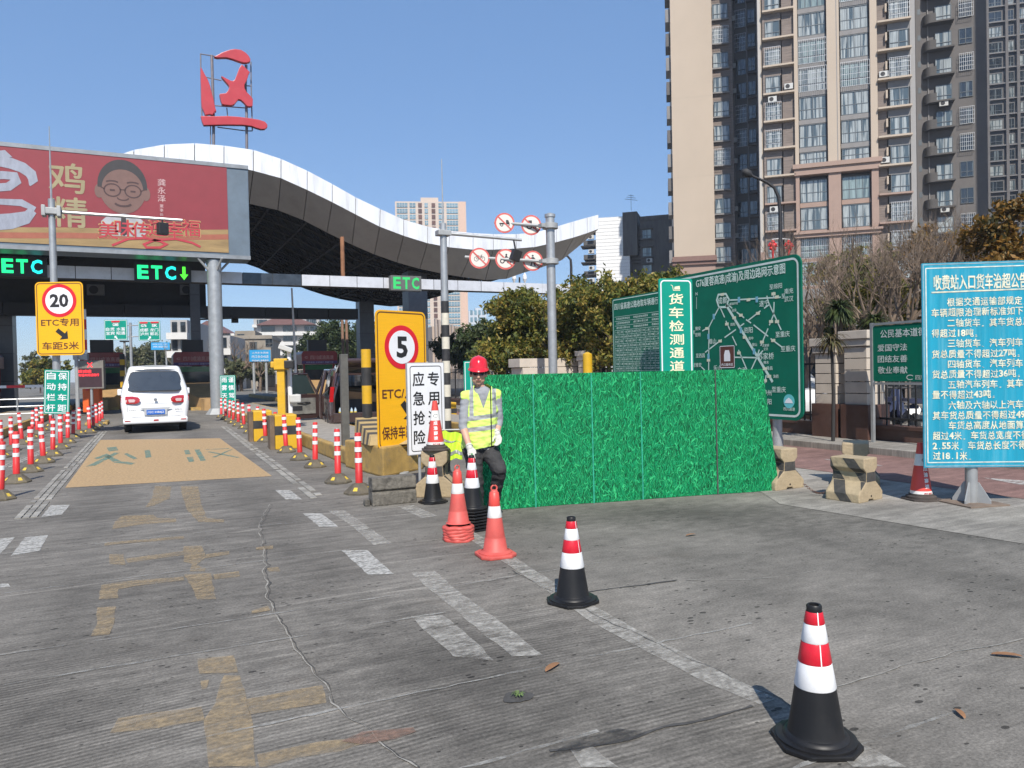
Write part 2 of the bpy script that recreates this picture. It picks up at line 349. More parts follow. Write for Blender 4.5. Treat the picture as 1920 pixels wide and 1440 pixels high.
sheet('dashed_lane_paint', [X([770,1157,830,1155,870,1185,927,1240,850,1232,815,1200]), X([615,958,645,957,735,1020,700,1023,664,990]), X([770,1075,815,1072,860,1110,935,1165,1020,1230,960,1232,900,1185]),
    X([1070,1408,1110,1400,1160,1440,1090,1440])], m_wp2, .0042, jag=.008)
sheet('lane_edge_line', [X([846,988,872,988,1000,1068,1048,1100,1200,1185,1455,1312,1425,1322,1330,1284,1110,1168,1046,1124,960,1065,900,1025]), X([1480,1330,1520,1345,1700,1440,1600,1440,1488,1350]), X([745,950,775,948,820,968,790,972])], m_wp2, .0044, jag=.006)
# raised brick-like rumble lines at both lane edges
def rumble(p, q, wd, n, cols=4):
    mb = MB(); a = G(*p); b = G(*q); d = (b-a); ln = d.length; d.normalize(); s = Vector((d.y, -d.x, 0))
    k = 0
    while k*.2 < ln:
        for c in range(cols):
            if random.random() < .1: continue
            cc = a+d*(k*.2+.1)+s*((c-(cols-1)/2)*wd/cols); mb.box((cc.x, cc.y, .006), (wd/cols-.018, .165, .008+random.uniform(0, .004)), -math.atan2(d.x, d.y))
        k += 1
    return mb
m_rum = M('rumble_paint', (.27, .258, .23), .8, var=.3, scale=3, island=.22, dirt=.6, dirtcol=(.12, .11, .1))
tag(rumble((48, 972), (193, 810), .24, 0, 3).build('rumble_line', m_rum), kind='stuff')
tag(rumble((596, 934), (420, 800), .20, 0, 2).build('rumble_line', m_rum), kind='stuff')
tag(rumble((120, 830), (-60, 905), .24, 0, 3).build('rumble_line', m_rum), kind='stuff')
# cracks, filled with pale grit
from mathutils import noise as mnoise
def crack(pts, wd, z=.005):
    mb = MB(); P = [G(u, v) for u, v in pts]; Q = []
    for a, b in zip(P[:-1], P[1:]):
        n = max(2, int((b-a).length/.05))
        for i in range(n): q_ = a.lerp(b, i/n); jj = mnoise.noise_vector(q_*5)*.035+mnoise.noise_vector(q_*23)*.012; Q.append(q_+Vector((jj.x, jj.y*.6, 0)))
    vs = []; fs = []
    for i, p in enumerate(Q):
        r = wd*max(.15, .8+1.6*mnoise.noise(Q[i]*7)); t = (Q[min(i+1, len(Q)-1)]-Q[max(0, i-1)]).normalized(); s = Vector((t.y, -t.x, 0))*r/2
        vs += [(p.x-s.x, p.y-s.y, z), (p.x+s.x, p.y+s.y, z)]
    return mb.add(vs, [(2*i, 2*i+1, 2*i+3, 2*i+2) for i in range(len(Q)-1)])
m_crk = M('crack_grit', (.27, .255, .225), .9, var=.35, scale=25)
m_crkd = M('crack_dark', (.06, .058, .055), .9, var=.35, scale=25)
crp = X([506,945,484,985,492,1010,497,1080,500,1120,515,1150,540,1195,555,1225,575,1245,605,1285,620,1320,650,1345,690,1370,720,1400,760,1430,790,1450])
tag(crack(crp, .007).build('pavement_crack', m_crk), kind='structure')
tag(crack([(u+5, v+1) for u, v in crp], .006, .0047).build('pavement_crack', m_crkd), kind='structure')
tag(crack(X([1290,1088,1400,1088,1470,1082,1540,1070]), .007).build('pavement_crack', m_crk), kind='structure')
tag(crack(X([1560,1292,1680,1255,1800,1222,1935,1196]), .007).build('pavement_crack', m_crk), kind='structure')
tag(crack(X([1098,1112,1180,1100,1280,1088]), .016).build('pavement_crack', m_crkd), kind='structure')
tag(crack(X([960,1070,1100,1145,1280,1230,1460,1310,1560,1370]), .005).build('pavement_crack', m_crkd), kind='structure')
tag(crack(X([1030,1410,1150,1395,1250,1365,1400,1330,1430,1318]), .02).build('pavement_crack', m_crkd), kind='structure')
for k, Y in enumerate((2.05, 2.65, 3.42, 4.55, 5.1, 6.6, 8.1)):
    mb = MB(); vs = []; x = -6.
    while x < (1.75 if k % 2 else 3.3):
        r = .011*random.uniform(.3, 1.3); yy = Y+random.gauss(0, .004)+.05*math.sin(x*.5+k); vs += [(x, yy-r, .0052), (x, yy+r, .0052)]; x += .07
    mb.add(vs, [(2*i, 2*i+1, 2*i+3, 2*i+2) for i in range(len(vs)//2-1)])
    tag(mb.build('pavement_joint', worn('joint_grit', (.36, .35, .32), .42, .56, .75, (1, 1, 1)) if k == 0 else bpy.data.materials['joint_grit']), kind='structure')
# dark wet stain band at the near edge
sheet('oil_stain', [X([1030,1420,1090,1385,1160,1368,1215,1374,1180,1392,1100,1404,1060,1425])], worn('oil_film', (.03, .03, .03), .42, .6, .75, (2, 4, 1)), .0058, jag=.012)
m_tur = worn('green_dust', (.03, .16, .10), .30, .62, .30, (1, 1, 1))
#sheet('green_dust_on_road', [X([1000,960,1500,930,1560,955,1500,1015,1260,1035,1060,1010])], m_tur, .0036, jag=.03)
#m_dk = worn('tyre_dirt', (.055, .053, .05), .36, .66, .62, (1, .6, 1))
#sheet('tyre_dirt', [X([1180,985,1500,948,1960,1075,1960,1200,1500,1110,1300,1060]), X([560,1110,700,1090,780,1180,900,1300,760,1330,660,1230])], m_dk, .0033, jag=.05)
# the red strip and pale verge beside the fence
m_red = concrete_mat('red_cycle_surface', .20, 11., (1.0, .60, .52), .4, .1, .8)
m_verge = concrete_mat('verge_concrete', .25, 21., (1.0, .93, .82), .3, .1, .7)
mb = MB(); mb.add([(7.3, -2, .004), (12.46, -2, .004), (12.46, 60, .004), (9.0, 60, .004), (8.6, 10, .004), (6.35, 6.2, .004)], [(0, 1, 2, 3, 4, 5)]); tag(mb.build('verge', m_verge), kind='structure')
mb = MB(); mb.add([(8.75, -2, .008), (11.15, -2, .008), (11.15, 40, .008), (9.0, 40, .008)], [(0, 1, 2, 3)]); tag(mb.build('cycle_path', m_red), kind='structure')
mb = MB()
for y in (5.6, 8.2, 10.9): mb.add([(9.75, y, .012), (9.95, y+.55, .012), (10.15, y, .012), (9.95, y-.55, .012)], [(0, 1, 2, 3)])
tag(mb.build('cycle_path_marks', m_wp), kind='structure')
mb = MB(); mb.b2((11.15, -2, 0), (12.42, 60, .12)); tag(mb.build('pavement', m_verge, bevel=.01), kind='structure')
# leaves and scraps
m_leaf = M('dry_leaf', (.26, .13, .06), .8, var=.3)
for k, (u, v, s, a) in enumerate([(1036, 1254, .045, .5), (1088, 1127, .03, 1), (1888, 1232, .05, 2.4), (1296, 1005, .04, 0), (1800, 1342, .03, 1)]):
    mb = MB(); n = 7; vs = [(s*math.cos(PI*(i/(n-1)))*1.5, s*.45*math.sin(PI*i/(n-1))*sg, .006+.012*abs(math.sin(PI*i/(n-1)))) for sg in (1, -1) for i in range(n)]
    mb.add(vs, [(i, i+1, n+i+1, n+i) for i in range(n-1)]); o = mb.build('fallen_leaf', m_leaf); p = G(u, v); o.location = (p.x, p.y, .02 if k == 1 else .002); o.rotation_euler = (0, 0, a)
    tag(o, ['dry brown leaf curled on the grooved concrete below the worn dashes', 'dry leaf lying on the base of the middle cone', 'long tan leaf on the concrete at the right edge', 'small brown leaf on the concrete before the turf hoarding', 'small brown leaf on the concrete right of the nearest cone'][k], 'leaf', 'fallen leaves')
mb = MB(); p = G(970, 1308)
for k in range(16):
    a = 2*PI*k/16+random.random()*.3; l = random.uniform(.02, .045); mb.add([(0, 0, 0), (l*.6*math.cos(a+.2), l*.6*math.sin(a+.2), .022), (l*math.cos(a), l*math.sin(a), .012), (l*.6*math.cos(a-.2), l*.6*math.sin(a-.2), .02)], [(0, 1, 2, 3)])
tag(mb.build('weed', M('weed_green', (.09, .14, .04), .7, var=.3), loc=(p.x, p.y, .006)), 'tiny green weed sprouting from a hole in the concrete', 'weed')
mb = MB(); q = [(p.x+.075*math.cos(t)*random.uniform(.85, 1.15), p.y+.06*math.sin(t)*random.uniform(.85, 1.15), .005) for t in [2*PI*i/18 for i in range(18)]]; mb.add(q, [tuple(range(18))])
tag(mb.build('pavement_hole', m_crkd), kind='structure')

# ================================================================ TRAFFIC ISLANDS
m_kerb = M('kerb_yellow', (.42, .27, .08), .7, var=.25, scale=3, dirt=.7, dirtcol=(.14, .12, .09), bump=.2)
m_conc = M('plain_concrete', (.30, .27, .23), .85, var=.2, scale=5, dirt=.5, dirtcol=(.13, .12, .10), bump=.3)
m_blk = M('black_paint', (.025, .025, .027), .6, var=.2, dirt=.3, dirtcol=(.10, .09, .08))
m_yel = M('yellow_paint', (.62, .36, .012), .5, var=.12, dirt=.35, dirtcol=(.25, .18, .08))
def island(x0, x1, y0, y1, h, label, hn=0):
    t = thing('traffic_island', label, 'island', ((x0+x1)/2, y0, 0)); hx = (x1-x0)/2
    mb = MB(); mb.b2((-hx, 0, 0), (hx, y1-y0, h)); mb.build('kerb', m_kerb, t, bevel=.03)
    mb = MB(); mb.b2((-hx+.12, .12, h-.01), (hx-.12, y1-y0-.1, h+.006)); mb.build('slab', m_conc, t)
    return t
isl = island(3.05, 4.75, 12.6, 62, .27, 'long concrete toll island with yellow kerb between the lane and the open black car')
mb = MB(); mb.prism([(3.15-3.9, 10.9-12.6), (3.98-3.9, 11.5-12.6), (4.5-3.9, 12.58-12.6), (2.98-3.9, 12.58-12.6)], 'z', 0, .46); mb.build('nose_block', m_kerb, isl, bevel=.03)
# striped wedge on the nose
wd = thing('crash_wedge', 'black and yellow striped concrete wedge on the nose of the near island', 'crash wedge', (3.3, 11.2, .46)); wd.scale = (.9, .8, .85)
mb = MB(); n = 9
for k in range(n):
    a, b = k/n, (k+1)/n
    def sec(t): return [(-.02, .1+1.2*t, 0), (.62+.2*(1-t), .1+1.2*t-.25*(1-t), 0), (.55, .1+1.2*t+.1, .14+.3*t), (.06, .1+1.2*t+.2, .14+.3*t)]
    s1, s2 = sec(a), sec(b); mb.add(s1+s2, [(0, 4, 5, 1), (1, 5, 6, 2), (2, 6, 7, 3), (3, 7, 4, 0), (0, 1, 2, 3), (7, 6, 5, 4)], k % 2)
mb.build('striped_body', [M('wedge_tan', (.40, .29, .13), .7, var=.2, dirt=.5), M('wedge_black', (.06, .055, .05), .7, var=.2, dirt=.4)], wd, loc=(-.25, 0, 0))
isl2 = island(7.2, 8.7, 17.2, 62, .25, 'second toll island with yellow nose behind the worker')
isl3 = island(-5.6, -3.6, 24, 62, .25, 'toll island with yellow kerb left of the white van')
isl4 = island(-1.95+.0, -.75-.5, 29.5, 31, .10, 'low concrete foot of the orange ticket machine')
# ================================================================ CONES, POSTS, BARRIERS
m_rub = M('black_rubber', (.012, .012, .013), .45, var=.25, scale=8, spec=.32, dirt=.16, dirtcol=(.07, .06, .05))
m_refr = M('red_reflective', (.60, .012, .03), .36, dirt=.14, dirtcol=(.30, .10, .09), var=.12, scale=20, bump=.12, bscale=240, spec=.5)
m_refw = M('white_reflective', (.78, .78, .78), .38, dirt=.16, dirtcol=(.48, .45, .41), var=.05, scale=20, bump=.10, bscale=240)
m_redc = M('faded_red_rubber', (.54, .085, .07), .55, var=.14, scale=7, dirt=.3, dirtcol=(.45, .16, .12))
m_brn = M('grimy_base_rubber', (.06, .048, .042), .8, var=.3, dirt=.5)
def octo(r, cut): return [(r, -cut), (r, cut), (cut, r), (-cut, r), (-r, cut), (-r, -cut), (-cut, -r), (cut, -r)]
def seg(prof, z0, z1, grow):
    def rr(z): 
        for (ra, za), (rb, zb) in zip(prof[:-1], prof[1:]):
            if za <= z <= zb: return ra+(rb-ra)*(z-za)/(zb-za)
        return prof[-1][0]
    return [(rr(z0)+grow*.3, z0), (rr(z0)+grow, z0+.003), (rr(z1)+grow, z1-.003), (rr(z1)+grow*.3, z1)]
def cone_black(H=.60, bw=.185, name='traffic_cone', label='', loc=None, seam=True, ang=0.3):
    t = thing(name, label, 'traffic cone', loc or (0, 0, 0), ang, 'red and white traffic cones with black bases')
    mb = MB(); mb.prism(octo(bw, bw*.52), 'z', 0, .022); mb.build('base', m_rub, t, bevel=.006)
    pr = [(.128, .02), (.118, .034), (.105, .05), (.028, H)]
    mb = MB(); mb.lathe([(.158, .021), (.158, .030), (.150, .033), (.13, .033), (.124, .045), (.112, .049)]+[(.108, .06), (.030, H-.02), (.031, H-.006), (.026, H), (.02, H-.002), (.018, H-.05)], 32); mb.build('cone_body', m_rub, t, autos=math.radians(50))
    cp = [(.108, .06), (.030, H-.02)]
    def zz(f): return .06+(H-.08)*f
    for a, b, m, nm in ((.36, .565, m_refw, 'white_band'), (.565, .735, m_refr, 'red_band'), (.735, .885, m_refw, 'white_band'), (.885, .985, m_refr, 'red_band')):
        mb = MB(); mb.lathe(seg(cp, zz(a), zz(b)-.0005, .0022), 32, cap=False); o = mb.build(nm, m, t, autos=math.radians(60))
    if seam:
        mb = MB(); pts = []
        for f in (.355, .99):
            z = zz(f); r = .108+(.030-.108)*(z-.06)/(H-.08)+.0032; pts.append((r, z))
        for s, (d0, d1) in ((1, (.565, .735)), (1, (.885, .99))):
            vs = []
            for f in (d0, d1):
                z = zz(f); r = .108+(.030-.108)*(z-.06)/(H-.08)+.0036
                for dx in (-.0022, .0022): vs.append((dx, -math.sqrt(max(r*r-dx*dx, 0)), z))
            mb.add(vs, [(0, 1, 3, 2)])
        mb.build('sleeve_seam', m_refw, t)
    return t
p = G(1530, 1392); near = cone_black(.572, .160, label='nearest and largest red white and black cone at the lower right', loc=(p.x, p.y, 0), ang=-.45)
p = G(1074, 1128); mid = dup(near, (p.x, p.y, 0), .35, 'black based cone standing in mid road on the worn lane line')
p = G(812, 942); c3 = dup(near, (p.x, p.y, 0), .1, 'red white and black cone beside the striped concrete barrier under the white sign')
# stack of black based cones held by the worker
p = G(887, 992); stk = thing('cone_stack', 'stack of red white and black cones under the worker\'s gloved hand', 'traffic cones', (p.x, p.y, 0), .2)
KX = list(near.children)
for ch in KX:
    if not ch.name.startswith('base'): c = ch.copy(); C.objects.link(c); c.parent = stk; c.location = (0, 0, .20)
mb = MB()
for k in range(7): mb.prism([(x*(1+.04*math.sin(k*2.1)), y*(1+.04*math.cos(k*1.7))) for x, y in octo(.16, .088)], 'z', .032*k, .032*k+.02)
mb.build('stacked_base', m_rub, stk, bevel=.006)
m_colw = M('dirty_white_band', (.74, .73, .70), .4, var=.08, scale=12, dirt=.2, dirtcol=(.5, .4, .35))
def red_cone(t, z0=0, base=True, H=.62):
    if base:
        mb = MB(); mb.prism([(x, y) for x, y in octo(.165, .10)], 'z', 0, .035); mb.build('base', m_redc, t, bevel=.012)
        mb = MB(); mb.lathe([(.15, .034), (.15, .042), (.125, .055)], 32, cap=False); mb.build('rim', m_redc, t, autos=1.)
    mb = MB(); mb.lathe([(.125, .05), (.108, .06), (.092, .17), (.0885, .175), (.088, .185), (.0325, H-.01), (.024, H), (.0, H+.002)], 32, c=(0, 0, z0), cap=False); mb.build('cone_body', m_redc, t, autos=.9)
    f = lambda z: .088+(.0325-.088)*(z-.185)/(H-.195)
    mb = MB(); mb.lathe([(f(.365)+.0006, .364), (f(.365)+.002, .367), (f(.47)+.002, .468), (f(.47)+.0006, .471)], 32, c=(0, 0, z0), cap=False); mb.build('white_band', m_colw, t, autos=1.)
    mb = MB(); mb.lathe([(f(.47)+.0006, .471), (f(.47)+.0015, .473), (f(.55)+.0015, .595), (f(.6), .602)], 32, c=(0, 0, z0), cap=False) ; mb.build('upper_sleeve', M('red_sleeve', (.66, .07, .055), .45, var=.1), t, autos=1.)
    pts = [(.027*math.cos(a), 0, z0+H+.016+.027*math.sin(a)) for a in [2*PI*i/14 for i in range(15)]]
    mb = MB(); mb.tube(pts, .008, 8); mb.build('handle_loop', m_redc, t, autos=1.)
p = G(929, 1042); rc = thing('traffic_cone', 'single faded red cone with one white band and a loop handle on the lane line', 'traffic cone', (p.x, p.y, 0), -.1); red_cone(rc); rc.scale = (.95, .95, .90)
p = G(860, 1012); rs = thing('cone_stack', 'stack of nested faded red cones with thick crumpled red bases', 'traffic cones', (p.x, p.y, 0), .2); red_cone(rs, .135, False)
for k in range(5):
    mb = MB(); n = 40; vs = []; fs = []
    prof = [(.120, -.004), (.151, -.002), (.158, .016), (.150, .034), (.115, .038)]
    for r, z in prof:
        for i in range(n):
            a = 2*PI*i/n; q = r*(1+.035*math.cos(8*a+k)+.02*math.sin(3*a+k*1.3)); vs.append((q*math.cos(a), q*math.sin(a), z+k*.031+.003*math.sin(5*a+k*2)+.005*math.cos(2*a+k)))
    for j in range(len(prof)-1):
        for i in range(n): fs.append((j*n+i, j*n+(i+1) % n, (j+1)*n+(i+1) % n, (j+1)*n+i))
    mb.add(vs, fs); mb.build('nested_base', m_redc, rs, autos=1.1)
rs.scale = (.93, .93, .87); stk.scale = (.95, .95, .95)
# lettered highway cone set on the barrier, and the one by the blue notice
def white_cone(loc, label, s=1., text=True, mirror=False):
    t = thing('traffic_cone', label, 'traffic cone', loc, -.25); t.scale = (s, s, s)
    mb = MB(); mb.prism([(x, y) for x, y in octo(.17, .10)], 'z', 0, .022); mb.build('base', m_brn, t, bevel=.005)
    mb = MB(); mb.lathe([(.15, .02), (.15, .045), (.12, .055), (.118, .075)], 32, cap=False); mb.build('base_rim', m_brn, t, autos=.8)
    H = .62; f = lambda z: .112+(.030-.112)*(z-.055)/(H-.055)
    for z0, z1, m, nm in ((.055, .105, m_colw, 'white_band'), (.105, .375, M('red_sleeve', (.66, .07, .055), .45), 'red_band'), (.375, .50, m_colw, 'white_band'), (.50, .62, M('red_sleeve', (0, 0, 0)), 'red_band')):
        mb = MB(); mb.lathe([(f(z0), z0), (f(z1), z1)], 32, cap=z1 > .6); mb.build(nm, m, t, autos=1.)
    if text:
        mb = MB()
        for i, ch in enumerate('成渝高速'):
            vs, fs = glyphs(ch, .03); h = .052; zc = .345-.063*i
            vv = []
            for v in vs:
                x = (v[0]-.5)*h; z = zc+(v[1]-.38)*h; r = f(z)+.0025; a = x/r-.05; vv.append((r*math.sin(a), -r*math.cos(a), z))
            mb.add(vv, fs)
        mb.build('lettering', m_refw, t)
        mb = MB(); R = f(.43)+.0025
        for r0, r1 in ((.026, .020),):
            n = 24; vs = []
            for rr in (r0, r1):
                for k in range(n): a = .5+5.2*k/(n-1); x = rr*math.cos(a)*1.2; z = .435+rr*math.sin(a)*.8; q = f(z)+.0025; vs.append((q*math.sin(x/q), -q*math.cos(x/q), z))
            mb.add(vs, [(k, k+1, n+k+1, n+k) for k in range(n-1)])
        mb.build('emblem', M('grey_print', (.16, .20, .19), .6), t)
        mb = MB(); vs, fs = glyphs('内江北站', .03); vv = []
        for v in vs:
            x = (v[0]-2)*.024; z = .082+(v[1]-.38)*.024; q = f(z)+.0025; vv.append((q*math.sin(x/q), -q*math.cos(x/q), z))
        mb.add(vv, fs); mb.build('small_lettering', M('dark_red_print', (.4, .03, .02), .6), t)
    return t

# ---- concrete chevron barriers
m_bt = M('barrier_tan', (.38, .30, .19), .75, var=.18, scale=6, dirt=.45, dirtcol=(.22, .17, .11), bump=.35, bscale=25)
m_bb = M('barrier_black', (.05, .048, .045), .75, var=.25, scale=6, dirt=.4, dirtcol=(.17, .14, .11), bump=.35, bscale=25)
def barrier(label, loc, rz, ln=.6, s=1., stripes=True):
    t = thing('concrete_barrier', label, 'barrier', loc, rz); t.scale = (s, s, s)
    pr = [(-.30, 0), (-.30, .12), (-.25, .17), (-.12, .28), (-.11, .40), (-.17, .46), (-.17, .60), (.17, .60), (.17, .46), (.11, .40), (.12, .28), (.25, .17), (.30, .12), (.30, 0), (.07, 0), (.05, .03), (-.05, .03), (-.07, 0)]
    mb = MB(); n = 1
    # front end cap region and sides coloured with diagonal bands: cut the length into slanted slices
    mb.prism(pr, 'y', 0, ln, 0); o = mb.build('concrete_body', [m_bt], t, bevel=.018)
    for k in range(2):                              # painted diagonals on both long faces, following the profile
        for sgn in (-1, 1):
            mb = MB()
            path = [(-.30, .01), (-.30, .12), (-.25, .17), (-.12, .28), (-.11, .40), (-.17, .46), (-.17, .59)]
            y0 = -.30+.40*k
            for (xa, za), (xb, zb) in zip(path[:-1], path[1:]):
                def Y(z, d): return min(max(y0+d+z*.75, .004), ln-.004)
                q = [(sgn*(xa-.003)*-1*-1, Y(za, 0), za), (sgn*(xb-.003), Y(zb, 0), zb), (sgn*(xb-.003), Y(zb, .17), zb), (sgn*(xa-.003), Y(za, .17), za)]
                if abs(q[0][1]-q[3][1]) > .01 or abs(q[1][1]-q[2][1]) > .01: mb.add(q, [(0, 1, 2, 3)])
            if mb.f: mb.build('painted_stripe', m_bb, t)
    mb = MB(); mb.add([(-.113, -.003, .275), (.113, -.003, .275), (.106, -.003, .405), (-.106, -.003, .405)], [(0, 1, 2, 3)]); mb.build('painted_waist', m_bb, t)
    mb = MB(); mb.disc((0, -.004, .075), .014, 12, t=.003); mb.build('lifting_hole', M('hole_dark', (.01, .01, .01), .9), t)
    return t
p = G(1628, 941); b1 = barrier('yellow and black chevron concrete barrier standing alone right of the turf hoarding', (p.x+.05, p.y, 0), .16, .50, .82)
p = G(1645, 920); b2 = barrier('yellow concrete barrier half hidden behind the lone chevron barrier', (p.x+.05, p.y+.35, 0), -.9, .5, .92)
p = G(1487, 917); b3 = barrier('chevron concrete barrier at the right end of the turf hoarding', (p.x-.05, p.y, 0), .05, .7, .86)
p = G(818, 933); b4 = barrier('chevron concrete barrier carrying the lettered highway cone', (p.x-.02, p.y, 0), -.55, .55, .97)
p = G(806, 925); white_cone((b4.matrix_basis @ Vector((0, .14, 0))).to_tuple()[:2]+(.583,), 'lettered red and white highway cone standing on the concrete barrier', 1.0)
p = G(1727, 937); white_cone((p.x, p.y, 0), 'dirty red cone with brown base half hidden by the blue notice board', 1.05)
# chain between the two right barriers
mb = MB(); a = G(1508, 911, .1); b = G(1563, 918, .1)
for k in range(22):
    q = a.lerp(b, k/21); q.z = .12-.085*math.sin(PI*k/21); d = (b-a).normalized(); n = Vector((0, 0, 1)) if k % 2 else d.cross(Vector((0, 0, 1)))
    mb.tube([q+d*.02*math.cos(t)+n*.010*math.sin(t) for t in [2*PI*i/8 for i in range(9)]], .003, 5)
tag(mb.build('chain', M('rusty_chain', (.12, .06, .04), .8, var=.3)), 'rusty chain slung between the two chevron barriers', 'chain')
# grey concrete block in front of the speed sign
p = G(741, 946); cb = thing('concrete_block', 'weathered grey concrete kerb block lying under the 5 km speed sign', 'concrete block', (p.x, p.y, 0), -.03)
m_oldc = M('old_concrete', (.14, .128, .108), .9, var=.5, scale=9, dirt=1., dirtcol=(.03, .028, .024), bump=.8, bscale=18)
mb = MB(); mb.prism([(0, 0), (0, .14), (.035, .165), (.0, .19), (.01, .33), (.2, .33), (.22, 0)], 'x', -.27, .27); mb.build('block', m_oldc, cb, bevel=.014)
mb = MB(); mb.b2((-.35, .04, 0), (-.29, .16, .08)); mb.build('chunk', m_oldc, cb, bevel=.02)

# ---------------------------------------------------------------- DELINEATOR POSTS
m_pr = M('post_red', (.60, .03, .03), .45, var=.12, scale=5, dirt=.15, rnd=.12)
m_base = M('post_base_grey', (.10, .085, .06), .7, var=.3, dirt=.6, dirtcol=(.2, .16, .09))
m_by = M('base_yellow', (.68, .47, .05), .5, var=.15, dirt=.4)
dp = thing('delineator_post', 'x', 'delineator post', (0, 0, 0), 0, 'red and white delineator posts')
mb = MB(); r = .17
mb.lathe([(.20, 0), (.20, .025), (.085, .13), (.05, .14)], 8, cap=True); mb.build('base', m_base, dp)
for k in range(0, 8, 2):
    a = 2*PI*(k+.5)/8; ca, sa = math.cos(a), math.sin(a)
    def q(rr, z, w): return (rr*ca-w*sa, rr*sa+w*ca, z)
    mb = MB(); mb.add([q(.158, .052, -.030), q(.158, .052, .030), q(.118, .092, .022), q(.118, .092, -.022)], [(0, 1, 2, 3)]); mb.build('reflector', m_by, dp)
mb = MB(); mb.lathe([(.047, .135), (.047, .30), (.0455, .302), (.0455, .44), (.041, .445), (.041, .77), (.036, .785), (0, .787)], 16, cap=False); mb.build('post_tube', m_pr, dp, autos=.8)
for z in (.40, .54, .68):
    mb = MB(); mb.lathe([(.0425, z), (.0485, z+.002), (.0485, z+.058), (.0425, z+.06)], 16, cap=False); mb.build('white_band', m_refw, dp, autos=.8)
rowR = [(674,925),(634,905),(591,876),(563,862),(537,848),(518,837),(498,828),(482,818),(469,812),(458,804),(447,799),(437,794),(430,790),(423,787),(415,783)]
rowL = [(0,937),(31,905),(58,885),(82,868),(99,855),(114,842),(127,831),(137,822),(148,814),(168,812),(175,806),(182,801),(187,797),(192,792)]
rowF = [(2,858),(22,845),(42,833),(60,822),(70,815),(80,808),(95,800),(122,797)]
ORD = 'nearest second third fourth fifth sixth seventh eighth ninth tenth eleventh twelfth thirteenth fourteenth fifteenth'.split()
first = True
for row, nm in ((rowR, 'right edge of the van\'s lane'), (rowL, 'left edge of the van\'s lane'), (rowF, 'outer row at the far left')):
    for i, (u, v) in enumerate(row):
        q = G(u, v); lab = '%s red and white post along the %s' % (ORD[i], nm)
        if first: o = dp; o.location = (q.x, q.y, 0); o['label'] = lab; first = False
        else: o = dup(dp, (q.x, q.y, 0), random.uniform(0, 1.5), lab)
        o.rotation_euler = (random.gauss(0, .025), random.gauss(0, .03), random.uniform(0, .7)); s = random.uniform(.97, 1.02); o.scale = (s, s, s)

# ---------------------------------------------------------------- SIGN HELPERS
m_galv = M('galvanised_steel', (.42, .43, .43), .42, .55, var=.14, scale=5, dirt=.2, dirtcol=(.25, .24, .22))
m_galv2 = M('galvanised_dull', (.36, .37, .37), .6, .25, var=.16, scale=4, dirt=.25, dirtcol=(.2, .19, .17))
m_alu = M('sign_back', (.45, .45, .44), .5, .4, var=.1)
m_sy = M('sign_yellow', (.83, .42, .008), .38, var=.06, scale=3, spec=.45, stretch=(1, 1, 22), dirt=.10, dirtcol=(.35, .22, .05))
m_sk = M('sign_black', (.02, .018, .018), .45, var=.1)
m_sr = M('sign_red', (.62, .012, .025), .38, var=.08)
m_sw = M('sign_white', (.76, .76, .77), .38, var=.05, scale=3, dirt=.08, dirtcol=(.5, .48, .45))
m_sg = M('sign_green', (.002, .27, .19), .5, var=.09, scale=2.5, spec=.25)
m_sgd = M('sign_dark_green', (.001, .125, .075), .55, var=.12, scale=2.5, dirt=.10, dirtcol=(.02, .12, .08), spec=.2)
m_sgl = M('sign_light_print', (.62, .74, .66), .5, var=.12, scale=6)
m_cream = M('sign_cream_print', (.80, .76, .52), .5, var=.08)
def frame_of(uL, dL, uR, dR, vTop, vBot):
    """board from its left and right pixel columns at given depths; vTop, vBot read at the left edge"""
    a = W(uL, vTop, dL); b = W(uR, vTop, dR); lo = W(uL, vBot, dL).z; hi = a.z
    d = Vector((b.x-a.x, b.y-a.y, 0)); rz = math.atan2(d.y, d.x); mid = (Vector((a.x, a.y, 0))+Vector((b.x, b.y, 0)))/2
    return mid, rz, d.length, lo, hi
def plate(t, w, h, z0, mats, r=.05, y=0, th=.012, name='sign_panel', bev=0):
    mb = MB(); mb.prism(rrect(w, h, r, 5, 0, z0+h/2), 'y', y, y+th); return mb.build(name, mats, t, bevel=bev)
def arrow(mb, cx, cz, L_, ang, y, w=.28, mi=0):
    pts = [(-.5, -w/2), (.08, -w/2), (.08, -w*1.35), (.5, 0), (.08, w*1.35), (.08, w/2), (-.5, w/2)]
    ca, sa = math.cos(ang), math.sin(ang); mb.flat([(cx+L_*(a*ca-b*sa), cz+L_*(a*sa+b*ca)) for a, b in pts], y, mi)

# ---- "5" speed sign
m, rz, w_, z0, z1 = frame_of(703, 11.25, 797, 12.0, 580, 845); h_ = z1-z0
s5 = thing('speed_sign', 'tall yellow sign with a red ringed 5 above an arrow behind the white sign', 'road sign', (m.x, m.y, 0), rz)
plate(s5, w_, h_, z0, m_sy, .09); zc = z0+h_/2
mb = MB(); ring(mb, w_-.05, h_-.05, .075, .018, -.003, 0, 0, zc); mb.build('border_line', M('sign_brown_line', (.12, .05, .02), .5), s5)
cz5 = z0+h_*.735; R5 = min(w_*.36, .34)
mb = MB(); mb.disc((0, -.006, cz5), R5, 40, t=.003); mb.build('red_ring', m_sr, s5)
mb = MB(); mb.disc((0, -.009, cz5), R5*.76, 40, t=.003); mb.build('white_disc', m_sw, s5)
mb = MB(); letters(mb, '5', 0, cz5, R5*.98, -.012, R5*.66, .05); mb.build('numeral', m_sk, s5)
mb = MB(); letters(mb, 'ETC/人工', .02, z0+h_*.40, h_*.085, -.004, w_*.84, .03); letters(mb, '保持车距5米', 0, z0+h_*.115, h_*.095, -.004, w_*.84, .025); mb.build('lettering', M('sign_brown_text', (.10, .03, .015), .5), s5)
